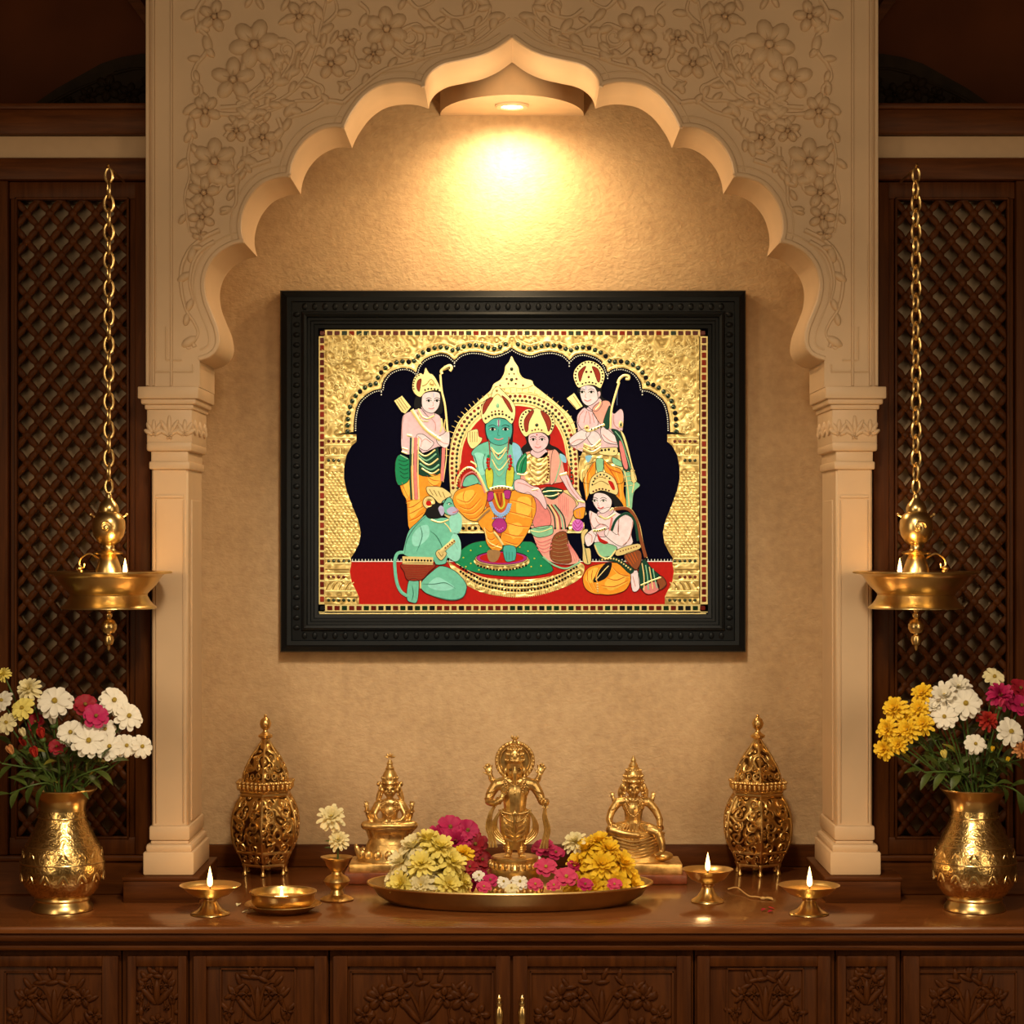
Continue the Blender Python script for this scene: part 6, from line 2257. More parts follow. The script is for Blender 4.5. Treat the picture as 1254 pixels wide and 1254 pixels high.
a.poly([(285, 572), (358, 615), (388, 700), (362, 772), (338, 700)], 'crown_red', 4.0)
a.dots([(120, 770), (95, 690), (125, 600), (200, 568)], 4, 1.3, 'gemg', 4.0, mpB)
a.dots([(300, 568), (380, 615), (405, 700), (380, 775)], 4, 1.3, 'gemg', 4.0, mpB)
a.dots([(190, 770), (260, 750), (320, 770)], 4, 1.1, 'gemr', 4.1, mpB)
a.dot((250, 710), 2.2, 'gemg', 4.1, mpB)
a.build('crown', f4)
a = Art(mpB)
a.poly([(160, 985), (260, 1030), (350, 970), (375, 1100), (355, 1260), (148, 1260)], 'gold', 2.9)
for k in range(5):
    a.line([(185, 1030 + 45 * k), (262, 1085 + 46 * k), (345, 1025 + 45 * k)], 1.5, 'goldb', 3.2, mpB)
    a.line([(185, 1050 + 45 * k), (262, 1106 + 46 * k), (345, 1045 + 45 * k)], 0.7, 'brown', 3.2, mpB)
a.dots([(355, 1000), (365, 1120), (345, 1250)], 3.6, 1.2, 'gemr', 3.4, mpB)
a.poly([(60, 1165), (60, 1080), (110, 1000), (150, 985), (152, 1100), (132, 1168)], 'green', 3.0)
a.line([(70, 1150), (90, 1070), (140, 1000)], 1.0, 'mint', 3.2, mpB)
a.line([(100, 1160), (115, 1080), (145, 1020)], 1.0, 'dkgreen', 3.2, mpB)
a.poly([(400, 960), (460, 980), (472, 1080), (420, 1254), (375, 1254)], 'salmon', 3.0)
a.poly([(468, 985), (522, 1010), (532, 1070), (490, 1055)], 'skyblue', 3.0)
a.line([(465, 1000), (475, 1080), (425, 1254)], 1.6, 'mint', 3.2, mpB)
a.line([(60, 1180), (140, 1190)], 2.2, 'goldb', 3.2, mpB)
a.line([(345, 75), (400, 60)], 3.2, 'goldb', 3.6, mpD)
a.line([(480, 270), (535, 285)], 3.0, 'goldb', 3.6, mpD)
a.line([(130, 190), (180, 180)], 2.2, 'goldb', 4.0, mpD)
a.build('blouse_and_jewels', f4)
a = Art(mpD)
a.poly([(140, 210), (250, 165), (330, 185), (430, 240), (470, 300), (440, 400), (400, 500), (422, 600), (495, 722), (430, 762), (300, 748), (210, 692), (150, 570), (118, 470), (150, 450), (130, 340)], 'salmon', 2.8)
a.poly([(140, 222), (182, 262), (262, 350), (278, 440), (240, 480), (150, 475), (128, 340)], 'rose', 3.2)
a.poly([(118, 490), (270, 460), (292, 480), (282, 530), (170, 552)], 'mint', 3.3)
a.line([(120, 500), (200, 510), (285, 480)], 1.0, 'goldb', 3.6)
a.poly([(300, 540), (388, 508), (412, 620), (432, 742), (310, 742), (268, 680)], 'brown', 3.2)
a.dots([(310, 560), (380, 530)], 4, 1.3, 'goldd', 3.5)
for k in range(6):
    a.line([(295 - k * 2, 570 + k * 30), (345, 580 + k * 30), (400 + k * 5, 560 + k * 32)], 0.9, 'tan', 3.4)
for k in range(6):
    a.line([(330 + k * 16, 205 + k * 10), (340 + k * 14, 280 + k * 8), (335 + k * 14, 350 + k * 10)], 0.9, 'blush', 3.1)
for k in range(4):
    a.line([(400 + k * 8, 600 + k * 4), (430 + k * 14, 680), (440 + k * 18, 740 - k * 6)], 1.0, 'blush', 3.1)
for k in range(4):
    a.line([(150 + k * 8, 560 + k * 28), (200 + k * 10, 590 + k * 26), (285, 560 + k * 26)], 1.2, 'blush', 3.3)
for k, c_ in enumerate(('dkgreen', 'goldb', 'crown_red', 'mint', 'dkgreen')):
    a.line([(250 + k * 14, 300), (300 + k * 18, 390), (310 + k * 20, 490)], 1.8, c_, 3.4)
a.poly([(205, 200), (260, 165), (345, 180), (370, 200), (300, 260), (240, 240)], 'dkgreen', 3.3)
a.line([(215, 205), (280, 195), (360, 195)], 1.4, 'goldb', 3.6)
a.line([(225, 235), (290, 235), (340, 215)], 1.4, 'goldb', 3.6)
a.line([(215, 700), (300, 765), (400, 790), (500, 740)], 2.4, 'mint', 3.2)
a.build('sari', f4)
a = Art(mpD)
a.poly(oval(482, 460, 44, 46, 12), 'pink', 3.8, n=2)
for p_ in ([(450, 440), (482, 480), (515, 440)], [(460, 420), (482, 450), (505, 420)], [(448, 470), (482, 500), (516, 470)]):
    a.line(p_, 0.9, 'magenta', 4.0)
a.build('lotus_bud', f4)

# ---- kneeling figure on the right
a = Art(mpD)
a.poly([(570, 350), (640, 372), (740, 330), (800, 370), (890, 380), (912, 430), (892, 520), (902, 600), (800, 640), (760, 640), (620, 605), (588, 480)], 'skinlt', 3.0)
a.poly([(600, 250), (620, 212), (690, 218), (738, 258), (742, 302), (720, 342), (670, 368), (630, 335), (602, 292)], 'skinlt', 3.6)
a.poly([(640, 350), (730, 320), (760, 350), (700, 400), (640, 390)], 'skin', 3.3)
a.poly([(800, 400), (850, 378), (908, 420), (892, 520), (852, 600), (800, 618), (700, 545), (690, 505), (722, 488), (790, 530)], 'skinlt', 3.6)
a.poly([(538, 540), (598, 488), (628, 500), (602, 592), (560, 622), (540, 592)], 'skinlt', 3.6)
a.poly([(890, 820), (940, 808), (957, 940), (902, 962)], 'skinlt', 3.4)
a.poly([(600, 500), (660, 450), (720, 480), (700, 545), (630, 540)], 'skin', 3.3)
eyes(a, 645, 272, 34, 20, 3.8, mpD)
a.line([(635, 322), (660, 330), (682, 318)], 1.3, 'red', 3.9, mpD)
a.line([(640, 285), (634, 308), (650, 312)], 0.6, 'skinsh', 3.9, mpD)
for p_ in ([(590, 360), (580, 430), (610, 490)], [(800, 410), (790, 500), (800, 540)], [(620, 400), (640, 440), (690, 460)], [(560, 520), (590, 540), (590, 590)], [(905, 430), (880, 560), (830, 610)], [(905, 850), (925, 930)]):
    a.line(p_, 0.9, 'skinsh', 3.9)
f5 = a.build('figure', PT)
f5['label'] = 'pale pink figure kneeling at lower right'
a = Art(mpD)
a.poly([(588, 235), (640, 195), (745, 205), (835, 312), (770, 318), (745, 262), (690, 225), (620, 220)], 'black', 3.2)
a.build('hair', f5)
a = Art(mpD)
a.poly([(580, 222), (568, 172), (590, 92), (650, 50), (700, 55), (762, 100), (792, 180), (782, 225), (742, 214), (660, 192)], 'goldb', 4.0, n=3)
a.poly([(715, 120), (750, 130), (768, 180), (748, 185)], 'red', 4.2)
a.dots([(590, 205), (660, 180), (740, 200)], 4, 1.2, 'gemr', 4.3)
a.dots([(590, 160), (620, 90), (680, 70), (740, 110)], 4.2, 1.2, 'gemg', 4.3)
for p_ in ([(600, 150), (660, 120), (720, 150)], [(600, 120), (650, 90), (700, 100)]):
    a.line(p_, 1.2, 'goldd', 4.1)
a.build('crown', f5)
a = Art(mpD)
a.line([(760, 335), (870, 335), (935, 430), (965, 560), (1005, 705)], 4.6, 'brown', 3.2)
a.line([(765, 325), (880, 328), (950, 440), (980, 580), (1015, 710)], 1.4, 'goldb', 3.4)
a.line([(742, 500), (780, 412), (862, 368), (920, 432), (945, 580)], 3.6, 'dkgreen', 3.9)
a.line([(745, 400), (735, 460), (728, 500)], 3.0, 'rose', 3.6)
a.poly([(508, 525), (540, 488), (562, 500), (535, 545), (540, 630), (578, 640), (582, 752), (525, 742), (520, 640)], 'goldb', 3.2)
a.line([(530, 600), (550, 700), (560, 750)], 1.0, 'dkgreen', 3.4)
a.poly([(608, 600), (660, 590), (775, 620), (772, 660), (722, 715), (660, 702), (622, 655)], 'mint', 3.4)
a.line([(612, 610), (650, 690), (720, 712), (775, 650)], 2.0, 'goldb', 3.7)
a.poly([(632, 520), (660, 560), (715, 590), (690, 605), (645, 580)], 'red', 3.7)
a.line([(600, 500), (640, 500), (700, 480)], 3.4, 'goldb', 4.0)
a.dots([(605, 500), (640, 500), (700, 482)], 3, 1.0, 'dkgreen', 5.0)
a.line([(650, 385), (700, 410), (770, 370)], 2.4, 'goldb', 3.6)
a.line([(730, 350), (750, 330), (770, 345)], 2.0, 'goldb', 3.6)
a.poly([(788, 645), (940, 600), (957, 640), (790, 695)], 'goldb', 3.7)
a.dots([(800, 662), (940, 620)], 3.4, 0.9, 'brown', 4.2)
a.poly([(838, 690), (950, 650), (972, 720), (932, 805), (890, 772)], 'brown', 3.4)
for k in range(4):
    a.line([(850 + k * 22, 690 - k * 8), (900 + k * 14, 770 - k * 14)], 0.9, 'orangesh', 3.7)
a.poly([(640, 720), (760, 700), (880, 770), (915, 800), (880, 830), (780, 745)], 'dkgreen', 3.7)
a.dots([(660, 725), (770, 720), (890, 800)], 3.5, 1.2, 'goldb', 4.2)
a.poly([(948, 810), (990, 718), (1042, 780), (1130, 860), (1162, 912), (1100, 962), (1020, 988), (960, 932)], 'dkgreen', 3.2)
a.poly([(1090, 870), (1130, 850), (1165, 912), (1110, 955)], 'brown', 3.5)
a.poly([(980, 940), (1080, 890), (1105, 955), (1020, 990)], 'rose', 3.5)
for k in range(4):
    a.line([(975 + k * 28, 750 + k * 14), (990 + k * 28, 850 + k * 8), (990 + k * 34, 960 - k * 6)], 1.5, 'goldb' if k % 2 == 0 else 'mint', 3.8)
a.line([(965, 920), (1060, 880), (1120, 860)], 2.0, 'goldb', 3.8)
a.build('shawl', f5)
a = Art(mpD)
a.poly([(522, 862), (560, 790), (640, 760), (760, 745), (842, 772), (888, 842), (882, 902), (840, 962), (740, 992), (660, 988), (600, 982), (540, 942)], 'orange', 3.5)
a.poly([(690, 900), (780, 830), (850, 850), (820, 920), (730, 960)], 'yellow', 3.7)
a.poly([(540, 870), (580, 800), (640, 790), (590, 900)], 'yellow', 3.7)
for p_ in ([(740, 770), (800, 830), (880, 850)], [(700, 860), (780, 880), (870, 840)], [(660, 920), (760, 930), (870, 880)], [(560, 800), (560, 880), (600, 960)], [(600, 790), (590, 870), (630, 960)], [(650, 780), (620, 850), (640, 900)], [(640, 890), (640, 980)]):
    a.line(p_, 1.3, 'orangesh', 3.8, taper=True)
a.poly([(598, 882), (690, 755), (745, 755), (712, 850), (640, 892)], 'black', 3.9)
a.line([(620, 880), (690, 800), (720, 770)], 1.2, 'goldb', 4.1)
a.dots([(632, 900), (636, 980)], 3, 1.2, 'goldb', 4.1)
a.build('dhoti', f5)

# ---- kneeling green figure with a tail
a = Art(mpC)
a.line([(110, 785), (55, 790), (30, 830), (22, 900), (40, 1050), (80, 1140), (150, 1185)], 4.4, 'teal', 3.0)
a.poly([(105, 805), (110, 720), (150, 590), (230, 510), (310, 440), (400, 470), (510, 480), (545, 570), (560, 640), (600, 640), (618, 720), (612, 830), (560, 865), (500, 835), (480, 885), (400, 895), (360, 850), (230, 840)], 'teal', 3.4)
a.poly([(445, 355), (470, 310), (520, 288), (548, 330), (562, 370), (588, 400), (582, 432), (522, 450), (470, 425)], 'teal', 4.0)
a.poly([(490, 405), (540, 372), (592, 395), (586, 432), (522, 446)], 'muzzle', 4.2)
a.poly([(520, 465), (590, 428), (628, 480), (612, 600), (540, 612), (520, 545)], 'teallt', 4.0)
a.poly([(540, 630), (580, 618), (618, 700), (612, 832), (560, 865), (488, 805), (500, 740)], 'teallt', 4.0)
a.poly([(258, 1062), (380, 940), (450, 908), (560, 950), (642, 1030), (672, 1100), (642, 1182), (550, 1212), (420, 1192), (290, 1142)], 'teal', 3.8)
a.poly([(150, 1040), (232, 1032), (238, 1130), (222, 1232), (180, 1238), (132, 1202)], 'teal', 3.6)
a.poly([(180, 640), (240, 560), (320, 540), (330, 640), (250, 720), (190, 720)], 'teallt', 3.6)
a.poly([(320, 1080), (400, 1010), (480, 1040), (560, 1100), (480, 1130), (380, 1120)], 'teallt', 4.0)
a.poly([(415, 385), (440, 362), (465, 385), (468, 430), (445, 455), (425, 420)], 'muzzle', 4.4)
for p_ in ([(340, 590), (400, 640), (450, 740), (420, 800)], [(250, 540), (270, 640), (220, 780)], [(270, 1070), (380, 1070), (480, 1060), (570, 1110)], [(180, 1080), (190, 1160), (175, 1220)], [(215, 1100), (215, 1210)], [(560, 700), (590, 760)], [(310, 450), (200, 560), (130, 680), (112, 800)], [(672, 1100), (640, 1185), (550, 1215), (420, 1195), (290, 1145)], [(540, 610), (610, 600)]):
    a.line(p_, 1.1, 'tealsh', 4.2, taper=True)
a.dot((515, 350), 1.3, 'white', 4.2)
a.dot((518, 350), 0.9, 'black', 4.4)
a.line([(490, 345), (515, 335), (540, 350)], 0.8, 'black', 4.2)
a.line([(545, 425), (570, 420), (590, 408)], 1.2, 'blush', 4.5)
a.dot((588, 398), 1.0, 'blush', 4.5)
f6 = a.build('figure', PT)
f6['label'] = 'green kneeling figure with a tail at lower left'
a = Art(mpC)
a.poly([(298, 432), (330, 370), (400, 342), (460, 335), (480, 300), (500, 290), (460, 360), (470, 420), (440, 470), (370, 482), (320, 472)], 'black', 4.2)
a.build('hair', f6)
a = Art(mpC)
a.poly([(320, 250), (308, 198), (352, 190), (450, 200), (535, 262), (520, 282), (455, 320), (432, 352), (370, 290)], 'goldb', 4.2)
for k in range(4):
    a.line([(335 + k * 40, 215 + k * 8), (370 + k * 36, 270 + k * 8)], 0.9, 'goldd', 4.4)
a.poly(oval(332, 335, 56, 58, 12), 'goldb', 4.0, n=2)
a.poly(oval(330, 338, 36, 38, 12), 'gold', 4.3, n=2)
a.poly(oval(328, 342, 24, 24, 12), 'red', 4.5, n=2)
a.build('crown', f6)
a = Art(mpC)
a.poly([(92, 888), (385, 888), (330, 965), (260, 1034), (140, 1034), (108, 962)], 'crown_red', 3.9)
for k in range(6):
    a.line([(105 + k * 6, 910 + k * 20), (220, 915 + k * 20), (360 - k * 18, 900 + k * 22)], 0.7, 'brown', 4.1)
a.poly([(92, 820), (368, 828), (368, 896), (92, 892)], 'goldb', 4.0, smooth=False)
a.dots([(110, 852), (360, 860)], 3.8, 1.3, 'black', 4.4)
a.line([(255, 1040), (255, 1110)], 2.0, 'goldb', 4.1)
a.build('waist_cloth', f6)
a = Art(mpC)
a.line([(440, 780), (490, 735), (560, 675)], 6.2, 'goldb', 4.6)
a.dots([(470, 750), (560, 680)], 3.4, 1.1, 'brown', 6.4)
a.poly([(392, 790), (428, 758), (492, 790), (448, 855), (412, 835)], 'goldb', 4.8)
a.line([(415, 780), (445, 820), (460, 800)], 0.9, 'goldd', 5.0)
a.line([(350, 490), (430, 515), (510, 490)], 2.0, 'goldb', 4.2)
a.line([(470, 520), (510, 560), (530, 600)], 1.4, 'goldb', 4.2)
a.build('jewellery', f6)
# ---------------------------------------------------------------- flowers
def flmat(name, col, dark=None, sss=0.0):
    return mat(name, col, 0.55, var=0.08, scale=90, dark=dark, spec=0.3)


FM = {
    'white': flmat('white_petal', (0.94, 0.90, 0.80)), 'cream': flmat('cream_petal', (0.90, 0.82, 0.50)), 'pale': flmat('pale_yellow_petal', (0.95, 0.82, 0.23)),
    'yellow': flmat('yellow_petal', (0.97, 0.65, 0.035)), 'magenta': flmat('magenta_petal', (0.52, 0.02, 0.13)), 'crimson': flmat('crimson_petal', (0.34, 0.012, 0.03)),
    'red': flmat('red_petal', (0.45, 0.03, 0.02)), 'pink': flmat('pink_petal', (0.68, 0.055, 0.17)), 'peach': flmat('peach_petal', (0.72, 0.34, 0.13)),
}
CENT = mat('flower_centre', (0.46, 0.33, 0.04), 0.7, var=0.3, scale=300)
CENTD = mat('dark_flower_centre', (0.22, 0.14, 0.02), 0.8, var=0.3, scale=300)
STEM = mat('green_stem', (0.07, 0.13, 0.025), 0.5, var=0.25, scale=60)
LEAF = mat('green_leaf', (0.065, 0.095, 0.016), 0.45, var=0.35, scale=40)
LEAFY = mat('yellow_green_leaf', (0.24, 0.22, 0.03), 0.5, var=0.3, scale=40)


def petal(m, ang, L, W, elev, cup=0.15, tip=0.0, r0=0.1, notch=0.0, rr=None, z0=0.0):
    """one petal: a curved 5 x 3 patch with thickness given by two sides"""
    rr = rr or rnd
    rows = [(0.0, 0.30), (0.3, 0.70), (0.62, 1.0), (0.87, 0.98), (1.0, 0.62)]
    e = elev
    x, z = r0, z0
    prev = 0.0
    vs_ = []
    for i, (t, w) in enumerate(rows):
        d = (t - prev) * L
        prev = t
        ee = e + tip * t
        x += d * cos(ee)
        z += d * sin(ee)
        for k in (-1, 0, 1):
            xx = x + (notch * 0.35 * L if (i == 4 and k == 0) else 0)
            vs_.append((xx, k * W * w * 0.5, z + abs(k) * cup * W * w))
    ca, sa = cos(ang), sin(ang)
    vs_ = [(p[0] * ca - p[1] * sa, p[0] * sa + p[1] * ca, p[2]) for p in vs_]
    fs = []
    for i in range(4):
        for k in range(2):
            a_ = i * 3 + k
            fs.append((a_, a_ + 3, a_ + 4, a_ + 1))
    m.add(vs_, fs)


def head_mesh(kind, seed):
    """unit-radius flower head facing +z: returns (petals MB, centre MB)"""
    rr = random.Random(seed)
    p, c = MB(), MB()
    if kind == 'daisy':
        for ly, (n, e, L) in enumerate(((10, 0.10, 0.86), (9, 0.36, 0.72))):
            for k in range(n):
                petal(p, 2 * pi * (k + 0.5 * ly) / n + rr.uniform(-.07, .07), L * rr.uniform(.92, 1.06), 0.44, e + rr.uniform(-.14, .14), 0.16, -0.5, 0.12, 0.10)
        c.ell((0, 0, 0.1), (0.15, 0.15, 0.13), 10, 6)
        for k in range(12):
            a_ = 2 * pi * k / 12
            c.ell((cos(a_) * .11, sin(a_) * .11, .19), 0.038, 5, 4)
    elif kind == 'cosmos':
        for ly, (n, e, L) in enumerate(((7, 0.15, 0.86), (6, 0.5, 0.66))):
            for k in range(n):
                petal(p, 2 * pi * (k + 0.5 * ly) / n + rr.uniform(-.1, .1), L * rr.uniform(.92, 1.05), 0.66, e + rr.uniform(-.1, .1), 0.18, -0.4, 0.12, 0.08)
        c.ell((0, 0, 0.12), (0.15, 0.15, 0.12), 10, 6)
    elif kind == 'mum':
        for ly, (n, e, L) in enumerate(((12, -0.05, 0.90), (11, 0.32, 0.84), (9, 0.68, 0.74), (7, 1.0, 0.60), (4, 1.3, 0.42))):
            for k in range(n):
                petal(p, 2 * pi * (k + 0.5 * (ly % 2)) / n + rr.uniform(-.12, .12), L * rr.uniform(.85, 1.1), 0.31, e + rr.uniform(-.12, .12), 0.22, -0.5 if ly < 2 else -0.1, 0.12 - 0.02 * ly, 0.12, z0=0.04 * ly)
        c.ell((0, 0, 0.12), (0.14, 0.14, 0.16), 8, 6)
    elif kind == 'bud':
        for ly, (n, e, L) in enumerate(((6, 0.95, 1.35), (5, 1.2, 1.5))):
            for k in range(n):
                petal(p, 2 * pi * (k + 0.5 * ly) / n, L, 0.85, e, 0.3, 0.65, 0.06, 0.0)
        c.ell((0, 0, -0.02), (0.42, 0.42, 0.34), 10, 6)
    return p, c


HEADS = {}


def head_data(kind, colour, i):
    key = (kind, colour, i)
    if key not in HEADS:
        p, c = head_mesh(kind, 11 * i + len(kind))
        out = []
        for mb, nm, mt in ((p, 'petals', FM[colour]), (c, 'centre', STEM if kind == 'bud' else (CENTD if colour in ('magenta', 'crimson', 'red') else CENT))):
            me = bpy.data.meshes.new(nm)
            me.from_pydata(mb.v, [], mb.f)
            me.materials.append(mt)
            me.polygons.foreach_set('use_smooth', [True] * len(me.polygons))
            out.append(me)
        HEADS[key] = out
    return HEADS[key]


def put_head(o, kind, colour, pos, r, nrm, i=0):
    """children petals and centre of thing o, at world pos facing nrm"""
    d = head_data(kind, colour, i)
    q = Vector(nrm).normalized().to_track_quat('Z', 'Y')
    sp = rnd.uniform(0, 6.28)
    from mathutils import Quaternion
    q = q @ Quaternion((0, 0, 1), sp)
    for me in d:
        c = bpy.data.objects.new(me.name, me)
        COL.objects.link(c)
        c.parent = o
        c.location = Vector(pos) - ORG[o.name]
        c.rotation_mode = 'QUATERNION'
        c.rotation_quaternion = q
        c.scale = (r, r, r)


def leaf_mb(m, base, tip, w, bend=0.3, up=(0, -0.4, 1)):
    base, tip = Vector(base), Vector(tip)
    d = tip - base
    L = d.length
    d.normalize()
    side = d.cross(Vector(up)).normalized()
    nr = side.cross(d).normalized()
    vs_, fs = [], []
    rows = [(0, .08), (.15, .45), (.35, .9), (.55, 1.0), (.75, .75), (.9, .38), (1.0, .04)]
    for t, ww in rows:
        c = base + d * L * t + nr * (sin(pi * t) * bend * L * 0.5 - bend * L * t * 0.4)
        for k in (-1, 0, 1):
            vs_.append(c + side * (k * ww * w / 2) + nr * abs(k) * 0.12 * w * ww)
    for i in range(len(rows) - 1):
        for k in range(2):
            a_ = i * 3 + k
            fs.append((a_, a_ + 3, a_ + 4, a_ + 1))
    m.add(vs_, fs)


def stem_path(xv, hp, rr):
    mz = Z(975, YV)
    dx = hp.x - xv
    dy = hp.y - YV
    mx = xv + max(-0.024, min(0.024, dx * 0.22)) + rr.uniform(-.006, .006)
    my = YV + max(-0.022, min(0.022, dy * 0.25))
    return cat([(xv - dx * .05, YV, ZT + 0.09), (mx, my, mz - 0.005), (xv + dx * 0.55, YV + dy * .55, mz + (hp.z - mz) * 0.5), tuple(hp)], 6)


def bouquet_flower(xv, px, py, dy, r, kind, colour, label, cat_='flower', group=None, leaves=1, i=0):
    Y = YV + dy
    hp = P(px, py, Y)
    rr = random.Random(int(px * 7 + py))
    nm = {'daisy': 'daisy', 'cosmos': 'cosmos_flower', 'mum': 'chrysanthemum', 'bud': 'flower_bud'}[kind]
    o = thing(nm, (xv, YV, ZT + 0.09), label, cat_, group)
    R = r * S(Y)
    nrm = Vector(((px - (xv / S(YV) + CX)) / 130.0, -1.0, (930 - py) / 110.0 * 0.7 + 0.22))
    if kind == 'bud':
        nrm = Vector((nrm.x, -0.35, 1.0))
    nrm.normalize()
    put_head(o, kind, colour, hp, R, nrm, i % 3)
    path = stem_path(xv, hp - nrm * R * 0.1, rr)
    m = MB()
    m.tube(path, 0.0016, 6)
    m.build('stem', STEM, o)
    for k in range(leaves):
        t = rr.uniform(0.45, 0.85)
        b = Vector(path[int(t * (len(path) - 1))])
        a_ = rr.uniform(0, 6.28)
        tp = b + Vector((cos(a_) * 0.03, sin(a_) * 0.018 - 0.01, rr.uniform(0.0, 0.03)))
        m = MB()
        leaf_mb(m, b, tp, 0.013)
        m.build('leaf', LEAF if rr.random() < .8 else LEAFY, o)


def leafy_stem(xv, pts_, label, w=0.018, n=7, group=None):
    """spray of foliage: stem with leaves; pts_ in px with dy"""
    o = thing('foliage_spray', (xv, YV, ZT + 0.09), label, 'foliage', group)
    q = [(xv, YV, ZT + 0.09), (xv + (X(pts_[0][0], YV) - xv) * .2, YV + pts_[0][2] * .3, Z(976, YV))] + [tuple(P(x, y, YV + d)) for x, y, d in pts_]
    path = cat(q, 6)
    MB().tube(path, 0.0015, 6).build('stem', STEM, o)
    rr = random.Random(int(pts_[-1][0] * 3 + pts_[-1][1]))
    N = len(path)
    for k in range(n):
        t = 0.45 + 0.55 * k / (n - 1)
        b = Vector(path[int(t * (N - 1))])
        dirv = (Vector(path[-1]) - Vector(path[N // 2])).normalized()
        sd = Vector((-dirv.z, rr.uniform(-.6, .3), dirv.x)) * (1 if k % 2 else -1)
        tp = b + (dirv * 0.7 + sd * 0.75 + Vector((0, 0, -0.15))).normalized() * w * 2.2 * rr.uniform(.8, 1.2) if k < n - 1 else b + dirv * w * 2.2
        m = MB()
        leaf_mb(m, b, tp, w * rr.uniform(.75, 1.0))
        m.build('leaf', LEAF, o)


LB = 'in the left vase'
left_fl = [
    (67, 859, -.03, 23, 'daisy', 'white', 'white daisy in left vase directly left of the topmost magenta flower'),
    (86, 897, -.05, 18, 'daisy', 'white', 'white daisy in left vase low centre, beside the red buds'),
    (108, 907, -.065, 22, 'daisy', 'white', 'large white daisy lowest front centre of the left bouquet'),
    (133, 914, -.055, 18, 'daisy', 'white', 'white daisy in left vase, third from the pillar along the bottom edge'),
    (139, 858, -.02, 20, 'daisy', 'white', 'white daisy highest right in the left bouquet, beside the magenta flower'),
    (157, 877, -.03, 19, 'daisy', 'white', 'white daisy in left vase just under the highest right daisy'),
    (154, 913, -.04, 16, 'daisy', 'white', 'white daisy in left vase, second from the pillar along the bottom edge'),
    (173, 914, -.03, 16, 'daisy', 'white', 'white daisy in left vase farthest right, touching the pillar edge'),
    (128, 893, -.04, 15, 'daisy', 'white', 'white daisy half hidden in the middle of the left bouquet'),
    (2, 858, -.01, 15, 'daisy', 'white', 'white daisy cut by the left edge of the picture'),
    (35, 844, -.02, 17, 'mum', 'cream', 'pale yellow flower at the top of the left bouquet'),
    (27, 867, -.04, 16, 'daisy', 'pale', 'pale yellow flower under the top pale yellow one, left vase'),
    (8, 885, -.035, 15, 'daisy', 'cream', 'cream flower low by the left picture edge, left vase'),
    (4, 826, .0, 10, 'mum', 'pale', 'small yellow flower standing highest at the left picture edge'),
    (104, 863, -.03, 16, 'cosmos', 'crimson', 'dark crimson flower behind the magenta one, left vase'),
    (117, 877, -.055, 17, 'cosmos', 'magenta', 'bright magenta flower among white daisies in the left vase'),
    (43, 884, -.01, 12, 'cosmos', 'crimson', 'dark crimson flower behind red buds in the left bouquet'),
    (65, 889, -.02, 11, 'bud', 'white', 'white half opened bud in the left bouquet centre'),
    (52, 906, -.05, 10, 'bud', 'red', 'red bud uppermost of the red ones in left vase'),
    (69, 914, -.05, 11, 'cosmos', 'crimson', 'small dark red flower right of the red buds, left vase'),
    (44, 929, -.06, 10, 'bud', 'red', 'lowest red bud in the left vase'),
    (16, 925, -.045, 9, 'bud', 'peach', 'orange red bud leaning left in the left vase'),
    (30, 903, -.05, 8, 'bud', 'cream', 'small peach yellow bud above the red buds, left vase'),
    (31, 915, -.03, 9, 'bud', 'red', 'small red bud behind the others in the left vase'),
]
for k, (px, py, dy, r, kd, cl, lb) in enumerate(left_fl):
    bouquet_flower(xvL, px, py, dy, r, kd, cl, lb, 'flower', 'flowers in the left vase', 2 if py > 880 else 1, k)
